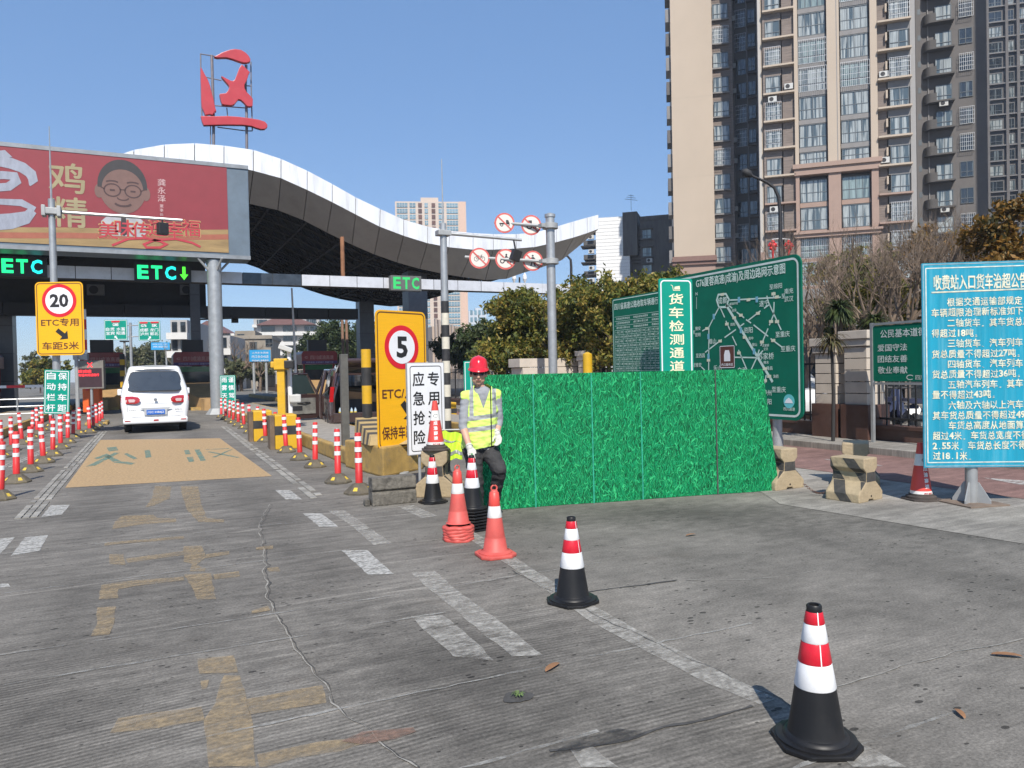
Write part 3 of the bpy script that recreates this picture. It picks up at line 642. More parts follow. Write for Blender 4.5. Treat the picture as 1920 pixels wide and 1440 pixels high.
mb = MB(); arrow(mb, .10, z0+h_*.262, w_*.36, -math.radians(52), -.004, .3); mb.build('arrow', m_sk, s5)
mb = MB(); mb.tube([(-.02, .06, 0), (-.02, .06, z1-.1)], .045, 16); mb.build('post', m_galv, s5, autos=.8)
mb = MB(); mb.lathe([(.12, 0), (.12, .02), (.06, .025), (.055, .18)], 16, c=(-.02, .06, 0)); mb.build('post_base', m_galv2, s5, autos=.8)
# ---- white emergency sign
m, rz, w_, z0, z1 = frame_of(762, 9.95, 832, 10.3, 680, 855); h_ = z1-z0
se = thing('lane_sign', 'white sign with black characters leaning behind the lettered cone', 'road sign', (m.x, m.y, 0), rz)
plate(se, w_, h_, z0, m_alu, .01, .0, .03, 'sign_panel'); plate(se, w_-.02, h_-.02, z0+.01, m_sw, .01, -.002, .002, 'white_face')
mb = MB(); ring(mb, w_-.09, h_-.09, .04, .010, -.004, 0, 0, z0+h_/2); mb.build('border_line', m_sk, se)
mb = MB(); ch = h_*.155
for i, (a, b) in enumerate(zip('应急抢险', '专用通道')):
    zc = z0+h_*.82-i*h_*.21; letters(mb, a, -w_*.20, zc, ch, -.004, w_*.30, .03); letters(mb, b, w_*.20, zc, ch, -.004, w_*.30, .03)
mb.build('lettering', m_sk, se)
mb = MB(); mb.tube([(-.1, .045, z0+.1), (-.1, .045, 0.0)], .02, 8); mb.tube([(.1, .045, z0+.1), (.1, .045, 0.0)], .02, 8); mb.build('prop_leg', m_galv2, se)
# ---- "20" sign and left mast
pm = G(110, 818); lm = thing('camera_mast', 'tall grey steel mast with lightning rod carrying the 20 km sign at left', 'camera mast', (pm.x, pm.y, 0), 0)
dM = (Vector((pm.x, pm.y, 0))-CAM).dot(FW)
def zat(v, u, d): return W(u, v, d).z
zt = zat(375, 103, dM)
mb = MB(); mb.tube([(0, 0, 0), (0, 0, zt)], [.105, .085], 16); mb.build('pole', m_galv, lm, autos=.8)
mb = MB(); mb.tube([(0, 0, zt), (0, 0, zat(240, 101, dM))], [.03, .012], 6); mb.build('lightning_rod', m_galv, lm)
zb = zat(398, 103, dM)
mb = MB(); mb.box((0, 0, zb), (.42, .3, .18)); mb.box((.18, 0, zb), (.1, .34, .3)); mb.box((-.19, 0, zb), (.1, .34, .3)); mb.build('clamp', m_galv2, lm, bevel=.02)
aE = W(342, 413, dM+.9)-Vector((pm.x, pm.y, 0)); 
mb = MB(); mb.tube([(.2, 0, zb), aE], [.05, .04], 10); mb.build('arm', m_galv, lm)
kc = aE.lerp(Vector((.2, 0, zb)), .17); mb = MB(); mb.box((kc.x, kc.y, kc.z-.29), (.28, .22, .34), .3); mb.tube([kc, kc-Vector((0, 0, .12))], .03, 6); mb.build('camera_box', m_sk, lm, bevel=.02)
m, rz, w_, z0, z1 = frame_of(65, dM-.35, 155, dM-.25, 529, 667); h_ = z1-z0
rz -= .0
s20 = thing('speed_sign', 'yellow sign with a red ringed 20 and an arrow mounted on the left mast', 'road sign', (m.x, m.y, 0), rz)
plate(s20, w_, h_, z0, m_sy, .12); zc = z0+h_/2
mb = MB(); ring(mb, w_-.07, h_-.07, .09, .022, -.003, 0, 0, zc); mb.build('border_line', M('sign_brown_line', (0, 0, 0)), s20)
R = w_*.36; c2 = z0+h_*.745
mb = MB(); mb.disc((0, -.006, c2), R, 36, t=.003); mb.build('red_ring', m_sr, s20)
mb = MB(); mb.disc((0, -.009, c2), R*.80, 36, t=.003); mb.build('white_disc', m_sw, s20)
mb = MB(); letters(mb, '20', 0, c2, R*.82, -.013, R*1.08, .04); mb.build('numeral', m_sk, s20)
mb = MB(); letters(mb, 'ETC专用', 0, z0+h_*.45, h_*.11, -.004, w_*.78, .03); letters(mb, '车距5米', 0, z0+h_*.13, h_*.11, -.004, w_*.76, .03); mb.build('lettering', M('sign_brown_text', (0, 0, 0)), s20)
mb = MB(); arrow(mb, .06, z0+h_*.285, w_*.30, -math.radians(40), -.004, .32); mb.build('arrow', m_sk, s20)
mb = MB(); mb.box((0, .09, z0+h_*.8), (.5, .15, .07)); mb.box((0, .09, z0+h_*.25), (.5, .15, .07)); mb.build('bracket', m_galv2, s20)
# ---- small green lane signs
def green2(uL, dL, uR, dR, v0, v1, a, b, label, tilt=0, post=True):
    m, rz, w_, z0, z1 = frame_of(uL, dL, uR, dR, v0, v1); h_ = z1-z0
    t = thing('lane_sign', label, 'road sign', (m.x, m.y, z0), rz); t.rotation_euler = (0, tilt, rz)
    plate(t, w_, h_, 0, m_sg, .03, 0, .02)
    mb = MB(); ring(mb, w_-.05, h_-.05, .03, .018, -.003, 0, 0, h_/2); mb.build('border_line', m_sw, t)
    mb = MB()
    for i, (c1, c2) in enumerate(zip(a, b)):
        zc = h_*.86-i*h_*.24; letters(mb, c1, -w_*.22, zc, h_*.165, -.004, w_*.34, .03); letters(mb, c2, w_*.22, zc, h_*.165, -.004, w_*.34, .03)
    mb.build('lettering', m_sw, t)
    return t
gs = green2(79, 19.5, 127, 19.5, 694, 777, '自动栏杆', '保持车距', 'small green sign about the automatic barrier tilted under the 20 km sign', .05)
mb = MB(); mb.tube([(0, .05, .9), (0, .05, -.64)], .04, 8); mb.build('post', m_galv2, gs)
gs2 = green2(412, 30.9, 441, 31.0, 704, 765, '雨雾天气', '谨慎驾驶', 'small green fog driving sign leaning against the white column')
mb = MB(); mb.tube([(0, .05, 1.2), (0, .05, -.3)], .04, 8); mb.build('post', m_galv2, gs2)
# ---- striped gate mast behind the worker
pm = gd(837, 19.5); d = 19.5; gm = thing('camera_mast', 'tall mast with black and white striped foot and camera arm behind the worker', 'camera mast', (pm.x, pm.y, 0), 0)
z565 = zat(565, 837, d); zt = zat(420, 833, d)
mb = MB(); mb.tube([(0, 0, z565), (0, 0, zt)], [.10, .085], 16); mb.build('pole', m_galv, gm, autos=.8)
n = 11; m_str_w = M('stripe_cream', (.62, .58, .48), .5, var=.1, dirt=.2)
for k in range(n):
    mb = MB(); a = z565-(k+1)*(z565)/n; mb.lathe([(.103, a), (.103, a+z565/n)], 16, c=(0, 0, 0)); mb.build('stripe', m_blk if k % 2 == 0 else m_str_w, gm, autos=.8)
mb = MB(); mb.tube([(0, 0, zt), (0, 0, zat(300, 832, d))], [.02, .01], 6); mb.build('lightning_rod', m_galv, gm)
zb = zat(438, 834, d); aE = W(978, 450, d+.6)-pm
mb = MB(); mb.tube([(.1, 0, zb), aE], [.045, .038], 10); mb.build('arm', m_galv, gm)
mb = MB(); mb.box((0, 0, zb), (.36, .28, .14)); mb.build('clamp', m_galv2, gm, bevel=.02)
kc = W(967, 479, d+.5)-pm; mb = MB(); mb.box(kc, (.24, .2, .30), .3, R=(Matrix.Rotation(.3, 3, 'Y') @ Matrix.Rotation(.2, 3, 'X'))); mb.tube([kc+Vector((0, 0, .12)), W(963, 449, d+.5)-pm], .025, 6); mb.build('camera_box', m_sk, gm, bevel=.02)
# ---- gantry post with five prohibition discs
d = 21.; pm = gd(1037, d); gp = thing('gantry_post', 'thick galvanised post with two side arms of round prohibition signs', 'signpost', (pm.x, pm.y, 0), 0)
zt = zat(407, 1034, d)
mb = MB(); mb.tube([(0, 0, 0), (0, 0, zt)], .125, 20); mb.lathe([(.15, zt-.02), (.15, zt+.06), (.05, zt+.1)], 20); mb.build('post', m_galv, gp, autos=.8)
mb = MB(); za = zat(425, 1036, d); zb = zat(491, 1038, d)
for z in (za, zb): mb.lathe([(.15, z-.09), (.22, z-.07), (.22, z+.07), (.15, z+.09)], 16); mb.box((-.2, 0, z), (.25, .2, .1))
mb.build('collar', m_galv2, gp, autos=.8)
a1 = W(927, 417, d+.2)-pm; a2 = W(872, 482, d+.2)-pm
mb = MB(); mb.tube([(-.1, 0, za), a1], .045, 8); mb.build('arm', m_galv2, gp); mb = MB(); mb.tube([(-.1, 0, zb), a2], .045, 8); mb.build('arm', m_galv2, gp)
m_pd = M('prohibit_red', (.56, .10, .085), .5, var=.15, dirt=.2, dirtcol=(.6, .45, .4)); m_pw = M('prohibit_white', (.68, .64, .58), .5, var=.1, dirt=.25, dirtcol=(.45, .33, .27)); m_pk = M('prohibit_black', (.03, .03, .035), .5)
def pict(mb, kind, r, y):
    def L2(pts, w): mb.strip([(a*r, b*r) for a, b in pts], w*r, y)
    def cir(cx, cz, rr, w): L2([(cx+rr*math.cos(t), cz+rr*math.sin(t)) for t in [2*PI*i/12 for i in range(13)]], w)
    def blob(pts): mb.flat([(a*r, b*r) for a, b in pts], y)
    if kind == 'bicycle': cir(-.32, -.08, .22, .06); cir(.32, -.08, .22, .06); L2([(-.32, -.08), (-.15, .2), (.2, .2), (0, -.1), (-.15, .2)], .06); L2([(0, -.1), (-.32, -.08)], .05); L2([(.32, -.08), (.18, .3), (.3, .33)], .06); L2([(-.2, .28), (-.08, .28)], .07)
    if kind == 'motorcycle': cir(-.34, -.2, .19, .1); cir(.34, -.2, .19, .1); blob([(-.35, 0), (-.1, -.22), (.15, -.22), (.3, .05), (.1, .1), (-.2, .05)]); blob([(-.15, .05), (.0, .35), (.14, .33), (.12, .05)]); L2([(.05, .3), (.28, .15)], .09); mb.disc((.08*r, y, .45*r), .1*r, 10, t=.001)
    if kind == 'pedestrian': mb.disc((0, y, .52*r), .1*r, 10, t=.001); blob([(-.13, .38), (.13, .38), (.12, -.05), (-.12, -.05)]); L2([(-.05, -.02), (-.22, -.55)], .13); L2([(.05, -.02), (.14, -.28), (.24, -.55)], .13); L2([(-.1, .32), (-.28, .02)], .09); L2([(.1, .32), (.3, .08)], .09)
    if kind == 'tractor': cir(-.2, -.15, .24, .12); cir(.35, -.24, .13, .12); blob([(-.3, .1), (-.3, .48), (.08, .48), (.08, .12), (.48, .08), (.48, -.12), (-.2, -.1)]); 
    if kind == 'cart': cir(-.3, -.2, .13, .08); cir(.35, -.2, .13, .08); blob([(-.55, 0), (-.55, -.14), (.1, -.14), (.1, 0)]); blob([(.15, -.15), (.15, .3), (.38, .3), (.52, .0), (.52, -.15)])
DI = [('cart', 946, 418, 19), ('tractor', 996, 422, 19), ('bicycle', 899, 484, 19.5), ('motorcycle', 948, 486, 19.5), ('pedestrian', 999, 489, 19)]
names = {'cart': 'round no farm trucks sign, upper left disc on the gantry post', 'tractor': 'round no tractors sign, upper right disc on the gantry post', 'bicycle': 'round no bicycles sign, leftmost on the lower gantry arm', 'motorcycle': 'round no motorcycles sign in the middle of the lower gantry arm', 'pedestrian': 'round no pedestrians sign next to the gantry post'}
for k, u, v, rp in DI:
    p = W(u, v, d+.05); R = rp*d/FPX
    t = thing('prohibition_sign', names[k], 'round sign', p, -math.atan2(p.x, p.y)*.6-.1, 'round prohibition signs on the gantry arms')
    mb = MB(); mb.disc((0, 0, 0), R, 32, t=.02); mb.build('red_rim', m_pd, t)
    mb = MB(); mb.disc((0, -.006, 0), R*.83, 32, t=.004); mb.build('white_face', m_pw, t)
    mb = MB(); pict(mb, k, R*.95, -.010); mb.build('pictogram', m_pk if k not in ('bicycle',) else M('faded_black', (.2, .17, .16), .5), t)
    mb = MB(); mb.strip([(-R*.6, R*.6), (R*.6, -R*.6)], R*.13, -.014); mb.build('red_bar', m_pd, t)
# ---- toll tariff board and map board, parallel to the road on the right
Xb = 9.43
def side_board(X_, u0, u1, vt, vb_at_u1, label, name='notice_board', mat=None, r=.14):
    a = onX(u0, 640, X_); b = onX(u1, 640, X_); zt = onX(u0, vt, X_).z if vt else None
    t = thing(name, label, 'notice board', (X_, (a.y+b.y)/2, 0), -PI/2); return t, abs(a.y-b.y), a, b
t, wd, a, b = side_board(Xb, 1236, 1504, 0, 0, 'large dark green highway map board behind the turf hoarding'); 
zT = onX(1497, 475, Xb).z; zB = onX(1500, 789, Xb).z; h_ = zT-zB; w_ = wd
plate(t, w_, h_, zB, m_sgd, .16, 0, .03)
mb = MB(); ring(mb, w_-.10, h_-.10, .13, .035, -.003, 0, 0, zB+h_/2); mb.build('border_line', M('faded_white_line', (.55, .62, .58), .5, var=.15), t)
def loc_of(u, v, X_, t): q = onX(u, v, X_); return (t.location.y-q.y, q.z)      # local x, z on a board facing -X
def LB(u, v): return loc_of(1280+u/4.233, 460+v/4.235, Xb, t)
road = MB(); cr = MB(); bl = MB(); tx = MB()
def rl(*c, w=.024, y=-.006):
    P = [LB(c[i], c[i+1]) for i in range(0, len(c), 2)]; road.strip(P, w, y)
rl(285,392,345,385,370,430,345,490,290,492,272,435,285,392, w=.035)
rl(368,436,780,412); rl(290,492,210,650,208,1060); rl(210,650,158,680); rl(300,495,335,572); rl(345,600,378,672); rl(396,722,430,795); rl(445,830,515,995)
rl(345,470,716,1085, w=.05); rl(352,488,390,465,372,470); rl(360,470,395,500); rl(430,530,490,575); rl(505,590,545,617); rl(565,632,680,722); rl(700,740,795,812)
rl(520,598,620,520); rl(648,500,690,470); rl(670,400,682,450,784,672); rl(728,450,724,550,690,635); rl(680,660,622,798); rl(490,620,455,645); rl(425,668,335,732); rl(312,748,180,850)
rl(395,888,590,892,540,1000); rl(590,890,640,835); rl(590,890,610,828); rl(725,370,724,412); rl(665,1030,655,1095); rl(150,965,178,992); rl(112,410,112,505, w=.012)
m_map = M('map_line', (.50, .66, .58), .5, var=.12); road.build('map_roads', m_map, t)
for u, v in ((318,390),(525,432),(750,410),(600,540),(412,575),(354,625),(300,760),(195,660),(465,555),(705,605),(752,605),(495,730),(632,768),(722,755),(450,855),(208,912),(655,980),(690,1040),(724,385),(656,1075)):
    x, z = LB(u, v); each(t, 'map_marker', [[(x-.045, z-.025), (x+.045, z-.025), (x+.045, z+.025), (x-.045, z+.025)]], -.009, M('map_cream', (.60, .62, .46), .5))
for u, v in ((450,432),(592,430),(250,566),(208,724),(208,882),(466,675),(570,842)):
    x, z = LB(u, v); each(t, 'map_marker', [[(x-.03, z-.05), (x+.03, z-.05), (x+.03, z+.05), (x-.03, z+.05)]], -.010, M('map_blue', (.16, .40, .50), .5))
for s, u, v, h in (('G76厦蓉高速(成渝)及周边路网示意图', 458, 245, .20), ('成都', 318, 437, .15), ('遂宁', 648, 460, .13), ('资阳', 522, 673, .13), ('苏家桥', 662, 880, .14), ('眉山', 238, 762, .12), ('乐山', 278, 975, .13), ('自贡', 475, 992, .13),
    ('至绵阳', 740, 325, .11), ('至', 802, 402, .10), ('南充', 845, 362, .11), ('武汉', 845, 424, .11), ('至重庆', 795, 705, .12), ('至重庆', 838, 820, .12), ('至重庆', 765, 1145, .12), ('雅安', 123, 660, .09), ('昆明', 123, 710, .09), ('至', 92, 690, .09), ('至西昌', 142, 875, .10), ('至雅安', 115, 950, .10),
    ('成渝环线', 408, 462, .06), ('龙泉', 410, 516, .07), ('简阳', 400, 628, .07), ('资中', 543, 738, .07), ('银山', 572, 788, .07), ('苏家桥', 662, 795, .06), ('立交', 662, 822, .06), ('椑木', 665, 930, .07), ('隆昌', 692, 975, .08), ('渔箭', 742, 1040, .07), ('泸州', 672, 1170, .12), ('贵阳', 672, 1240, .12), ('N', 112, 385, .07), ('四川高速', 848, 1300, .07)):
    x, z = LB(u, v)
    if s.startswith('G76'): x0, z0_ = LB(108, 300); x1, z1_ = LB(815, 195); letters(tx, s, (x0+x1)/2, (z0_+z1_)/2, h, -.006, x1-x0, .02)
    else: letters(tx, s, x, z, h*.84, -.006, None, .004)
tx.build('lettering', m_sgl, t)
x, z = LB(356, 885); mb = MB(); mb.flat([(x-.19, z-.19), (x+.19, z-.19), (x+.19, z+.19), (x-.19, z+.19)], -.008); mb.build('service_icon', M('icon_brown', (.10, .03, .02), .5), t)
mb = MB(); ring(mb, .38, .40, .02, .012, -.010, 0, x, z); mb.flat([(x-.08, z-.08), (x+.08, z-.08), (x+.08, z+.04), (x+.05, z+.12), (x-.05, z+.12), (x-.08, z+.04)], -.010); letters(mb, '内江服务区', x, z-.14, .05, -.010, .3); mb.build('icon_print', m_sw, t)
x, z = LB(846, 1238); mb = MB(); mb.disc((x, -.008, z), .115, 24, t=.003); mb.build('emblem', M('emblem_teal', (.12, .50, .52), .5), t); mb = MB(); mb.flat([(x-.09, z-.03), (x+.09, z-.03), (x+.06, z+.02), (x, z+.06), (x-.06, z+.02)], -.011); mb.build('emblem_print', m_sw, t)
for lx in (-w_*.32, w_*.32):
    mb = MB(); mb.tube([(lx, .12, 0), (lx, .12, zB+h_*.8)], .08, 12); mb.lathe([(.2, 0), (.2, .03), (.1, .05), (.09, .35)], 12, c=(lx, .12, 0)); mb.build('post', m_galv, t, autos=.8)
# tariff board
Xt = 9.9; t, w_, a, b = side_board(Xt, 1149, 1262, 0, 0, 'green toll tariff board with a fine table left of the truck lane sign')
zT = onX(1150, 560, Xt).z; zB = 1.0; h_ = zT-zB
plate(t, w_, h_, zB, m_sg if False else m_sgd, .06, 0, .03)
mb = MB(); ring(mb, w_-.06, h_-.06, .05, .02, -.003, 0, 0, zB+h_/2)
tb = zT-.35
for i in range(15): z = tb-.09-i*.105; mb.strip([(-w_/2+.1, z), (w_/2-.1, z)], .008, -.004)
for i in range(13): x = -w_/2+.1+i*(w_-.2)/12; mb.strip([(x, tb-.09-3*.105), (x, tb-.09-14*.105)], .008, -.0045)
mb.build('table_rule', m_map, t)
mb = MB(); letters(mb, '四川省高速公路收取车辆通行费标准', 0, zT-.2, .16, -.004, w_-.2, .02)
rr = random.Random(3)
for i in range(13):
    z = tb-.14-i*.105
    for k in range(12 if i > 2 else 3):
        wd = (w_-.2)/(12 if i > 2 else 3); x = -w_/2+.1+(k+.5)*wd; letters(mb, rr.choice(['一类', '二类', '0.35', '0.60', '三类', '7座', '通行']) if i > 2 else rr.choice(['车型收费费率标准', '通行费计算公式', '桥隧加收标准费率']), x, z, .05, -.004, wd*.8, .01)
mb.build('lettering', m_sgl, t)
for lx in (-w_*.3, w_*.3): mb = MB(); mb.tube([(lx, .1, 0), (lx, .1, zB+1)], .06, 10); mb.build('post', m_galv, t)
# truck lane sign
m, rz, w_, _, zT = frame_of(1235, 12.3, 1298, 12.45, 522, 800); zB = .75; h_ = zT-zB
t = thing('lane_sign', 'narrow bright green truck inspection lane sign with cream characters', 'road sign', (m.x, m.y, 0), rz)
plate(t, w_, h_, zB, m_sg, .04, 0, .03)
mb = MB(); ring(mb, w_-.05, h_-.05, .07, .022, -.003, 0, 0, zB+h_/2); mb.build('border_line', m_sw, t)
mb = MB()
for i, ch in enumerate('货车检测通道'): letters(mb, ch, 0, zT-.34-i*.222, .182, -.004, w_*.42, .035)
mb.build('lettering', m_cream, t)
mb = MB(); z = zT-.15; mb.strip([(-.09, z+.045), (-.06, z+.03), (-.045, z-.045), (.08, z-.045)], .010, -.004); mb.flat([(-.03, z-.03), (.075, z-.03), (.07, z+.03), (-.02, z+.015)], -.004); mb.build('trolley_icon', m_cream, t)
mb = MB(); mb.tube([(0, .08, 0), (0, .08, zT-.1)], .05, 12); mb.build('post', m_galv, t)
# citizens' morals board near the fence
Xc = 11.9; t, w_, a, b = side_board(Xc, 1634, 1775, 0, 0, 'dark green citizens board in a steel frame in front of the railings')
zT = onX(1634, 610, Xc).z; zB = onX(1634, 718, Xc).z; h_ = zT-zB
plate(t, w_-.06, h_-.05, zB+.03, m_sgd, .05, 0, .02)
mb = MB(); xx = -w_/2
mb.b2((xx-.02, -.02, 0), (xx+.03, .04, zT+.04)); mb.b2((-xx-.03, -.02, 0), (-xx+.02, .04, zT+.04)); mb.b2((xx, -.015, zT-.005), (-xx, .035, zT+.035)); mb.b2((xx, -.015, zB-.03), (-xx, .035, zB+.01)); mb.build('steel_frame', m_galv, t)
mb = MB(); letters(mb, '公民基本道德规范', .06, zT-.17, .15, -.004, w_*.82, .02)
for i, s in enumerate(('爱国守法', '团结友善', '敬业奉献')): letters(mb, s, -w_*.5+.42, zT-.42-i*.20, .13, -.004, .58, .02)
for i, s in enumerate(()): letters(mb, s, w_*.5-.30, zT-.42-i*.20, .13, -.004, .58, .02)
letters(mb, '四川成渝', .33, zB+.10, .09, -.004, .36, .01)
mb.strip([(.05+.05*math.cos(a)*1.3, zB+.10+.04*math.sin(a)) for a in [.6+4.9*i/12 for i in range(13)]], .014, -.004); mb.build('lettering', M('faded_white_line', (0, 0, 0)), t)
# blue truck notice
m_sb = M('notice_blue', (.012, .27, .40), .32, var=.14, scale=2.2, stretch=(5, 1, .35), dirt=.55, dirtcol=(.13, .40, .50), spec=.4)
m, rz, w_, z0, z1 = frame_of(1728, 8.1, 1948, 8.0, 494, 878); h_ = z1-z0
t = thing('notice_board', 'weathered bright blue truck overload notice with peeling white text', 'notice board', (m.x, m.y, 0), rz)
plate(t, w_, h_, z0, m_sb, .01, 0, .02)
mb = MB(); ring(mb, w_-.02, h_-.02, .01, .012, -.002, 0, 0, z0+h_/2); mb.build('frame_edge', M('grimy_edge', (.20, .34, .40), .5, var=.3, scale=12, dirt=.5, dirtcol=(.2, .2, .16)), t)
mb = MB(); ring(mb, w_-.07, h_-.10, .01, .012, -.003, 0, 0, z0+h_/2); mb.build('border_line', M('peeling_print', (.56, .62, .56), .6, var=.25, scale=14, dirt=.5, dirtcol=(.30, .42, .45)), t)
m_peel = M('peeling_text', (.64, .63, .48), .6, var=.25, scale=14, dirt=.85, dirtcol=(.05, .30, .40))
def lz(v): return z1-(v-494)/384*h_
mb = MB(); letters(mb, '收费站入口货车治超公告', 0, lz(531), .165, -.004, w_*.80, .035); mb.strip([(-w_*.42, lz(549)), (w_*.43, lz(547))], .016, -.004)
rows = [(568, 2, '根据交通运输部规定，货'), (587, 0, '车辆超限治理新标准如下：'), (607, 2, '二轴货车，其车货总质量不'), (626, 0, '得超过18吨；'), (645, 2, '三轴货车、汽车列车，其车'), (665, 0, '货总质量不得超过27吨；'), (684, 2, '四轴货车、汽车列车，其车'), (703, 0, '货总质量不得超过36吨；'),
        (722, 2, '五轴汽车列车，其车货总质'), (741, 0, '量不得超过43吨；'), (761, 2, '六轴及六轴以上汽车列车，'), (780, 0, '其车货总质量不得超过49吨；'), (799, 2, '车货总高度从地面算起不得'), (818, 0, '超过4米，车货总宽度不得超过'), (837, 0, '2.55米，车货总长度不得超'), (856, 0, '过18.1米。')]
cw = .0865
for v, ind, s in rows:
    n = sum(1 if ord(c) > 0x2e80 else .55 for c in s); x0 = -w_*.425+ind*cw*.95; k = x0
    for c in s:
        a = cw if ord(c) > 0x2e80 else cw*.55
        if k+a > w_*.47: break
        if c in '，；、：。': letters(mb, c, k+a*.25, lz(v)-.03, .03, -.004, .025, .02)
        elif ord(c) > 0x2e80: letters(mb, c, k+a/2, lz(v)+random.uniform(-.003, .003), .092, -.004, a*.88, .035)
        else: letters(mb, c, k+a/2, lz(v) if c != '.' else lz(v)-.03, .075 if c != '.' else .012, -.004, None if c != '.' else .012, .03)
        k += a
mb.build('lettering', m_peel, t)
px = -w_*.06
mb = MB(); mb.tube([(px, .08, .012), (px, .08, z1-.2)], .062, 20); mb.build('post', m_galv, t, autos=.8)
mb = MB()
for k in range(4):
    a = PI/4+k*PI/2; ca, sa = math.cos(a), math.sin(a); mb.prism([(.06, .02), (.19, .02), (.19, .05), (.075, .24), (.06, .24)], 'y', -.006, .006)
    R_ = Matrix.Rotation(a, 3, 'Z'); 
    for i in range(len(mb.v)-10, len(mb.v)): q = R_ @ Vector(mb.v[i]); mb.v[i] = (q.x+px, q.y+.08, q.z)
mb.build('gusset', m_galv2, t); mb = MB(); mb.box((px, .08, .01), (.5, .5, .02), .3); mb.build('base_plate', M('rusty_plate', (.16, .12, .09), .8, var=.3), t, bevel=.004)
mb = MB(); mb.b2((-w_/2+.05, .02, lz(560)), (w_/2-.05, .05, lz(552))); mb.b2((-w_/2+.05, .02, lz(830)), (w_/2-.05, .05, lz(822))); mb.build('back_rail', m_galv2, t)

# ---------------------------------------------------------------- TURF HOARDING
A = G(948, 955); B = G(1462, 919)
tz = 1.52; d_ = (B-A); Lw = Vector((d_.x, d_.y, 0)).length; rz = math.atan2(d_.y, d_.x)
# extend left behind the worker
A2 = A-d_.normalized()*.30; Lw += .30
th = thing('turf_hoarding', 'long hoarding of folding panels printed with bright green grass', 'hoarding', (A2.x, A2.y, 0), rz)
mt = bpy.data.materials.new('printed_turf'); mt.use_nodes = True; nt = mt.node_tree; L = nt.links.new; b = nt.nodes['Principled BSDF']; b.inputs['Roughness'].default_value = .6; b.inputs['Specular IOR Level'].default_value = .18
tc = _n(nt, 'ShaderNodeTexCoord')
def blades(ang, sc, off, lo, hi):
    mp = _n(nt, 'ShaderNodeMapping'); mp.inputs['Rotation'].default_value = (0, ang, 0); mp.inputs['Location'].default_value = (off, 0, off); L(tc.outputs['Object'], mp.inputs[0])
    nz = _n(nt, 'ShaderNodeTexNoise', Scale=7., Detail=2.); L(mp.outputs[0], nz.inputs['Vector'])
    ad = _n(nt, 'ShaderNodeVectorMath', operation='MULTIPLY_ADD'); L(nz.outputs['Color'], ad.inputs[0]); ad.inputs[1].default_value = (.17, .0, .10); L(mp.outputs[0], ad.inputs[2])
    m2 = _n(nt, 'ShaderNodeMapping'); m2.inputs['Scale'].default_value = (sc*3.9, 1, sc*.8); L(ad.outputs[0], m2.inputs[0])
    vo = _n(nt, 'ShaderNodeTexVoronoi', Scale=1., feature='DISTANCE_TO_EDGE'); vo.voronoi_dimensions = '3D'; L(m2.outputs[0], vo.inputs['Vector'])
    r = _n(nt, 'ShaderNodeMapRange'); r.inputs[1].default_value = lo; r.inputs[2].default_value = hi; r.inputs[3].default_value = 1; r.inputs[4].default_value = 0; L(vo.outputs['Distance'], r.inputs[0]); return r.outputs[0]
def mixc(f, a, c):
    mx = _n(nt, 'ShaderNodeMix', data_type='RGBA'); L(f, mx.inputs[0])
    for i, q in ((6, a), (7, c)):
        if isinstance(q, tuple): mx.inputs[i].default_value = (*q, 1)
        else: L(q, mx.inputs[i])
    return mx.outputs[2]
nz = _n(nt, 'ShaderNodeTexNoise', Scale=5., Detail=5., Roughness=.7); L(tc.outputs['Object'], nz.inputs['Vector'])
nr = _n(nt, 'ShaderNodeMapRange'); nr.inputs[1].default_value = .35; nr.inputs[2].default_value = .65; L(nz.outputs[0], nr.inputs[0])
base = mixc(nr.outputs[0], (.001, .075, .022), (.002, .20, .06))
c = mixc(blades(.2, 11, 0, .0, .12), base, (.003, .21, .08))
c = mixc(blades(-.22, 9.5, 3.3, .0, .06), c, (.012, .32, .13))
c = mixc(blades(.05, 12, 7.7, .0, .09), c, (.001, .045, .018))
c = mixc(blades(-.1, 8.5, 5.1, .0, .035), c, (.05, .52, .19))
L(c, b.inputs['Base Color'])
cuts = [0, .30]+[.30+(Lw-.30)*f for f in (.10, .30, .475, .755, 1.)]
cuts[0] = 0; cuts = [0]+cuts[2:]
m_seam = M('seam_teal', (.02, .30, .19), .5, var=.4, scale=9)
for i, (x0, x1) in enumerate(zip(cuts[:-1], cuts[1:])):
    n = 14; vs = []; fs = []; last = i == len(cuts)-2
    zt = tz-.0*i; 
    for yk in (0, .025):
        for k in range(n+1):
            x = x0+.004+(x1-x0-.008)*k/n; bow = .012*math.sin(PI*k/n)*(1 if i % 2 else -1)
            xt = x-(.20*k/n if last else 0)
            vs += [(x, yk+bow, .004), (xt, yk+bow+.02, zt)]
    o2 = 2*(n+1)
    for k in range(n): fs += [(2*k, 2*k+2, 2*k+3, 2*k+1), (o2+2*k, o2+2*k+1, o2+2*k+3, o2+2*k+2), (2*k+1, 2*k+3, o2+2*k+3, o2+2*k+1), (2*k, o2+2*k, o2+2*k+2, 2*k+2)]
    fs += [(0, 1, o2+1, o2), (2*n, o2+2*n, o2+2*n+1, 2*n+1)]
    mb = MB(); mb.add(vs, fs); mb.build('turf_panel', mt, th)
    if i: 
        mb = MB(); mb.add([(x0-.009, -.010, .0), (x0+.009, -.010, .0), (x0+.007, .009, tz), (x0-.007, .009, tz)], [(0, 1, 2, 3)]); mb.build('panel_seam', m_seam if i < 4 else m_crkd, th)
for x in (1.1, 2.6, 3.4): mb = MB(); mb.tube([(x, .05, tz-.2), (x, .7, .02)], .015, 6); mb.build('back_prop', m_galv2, th)
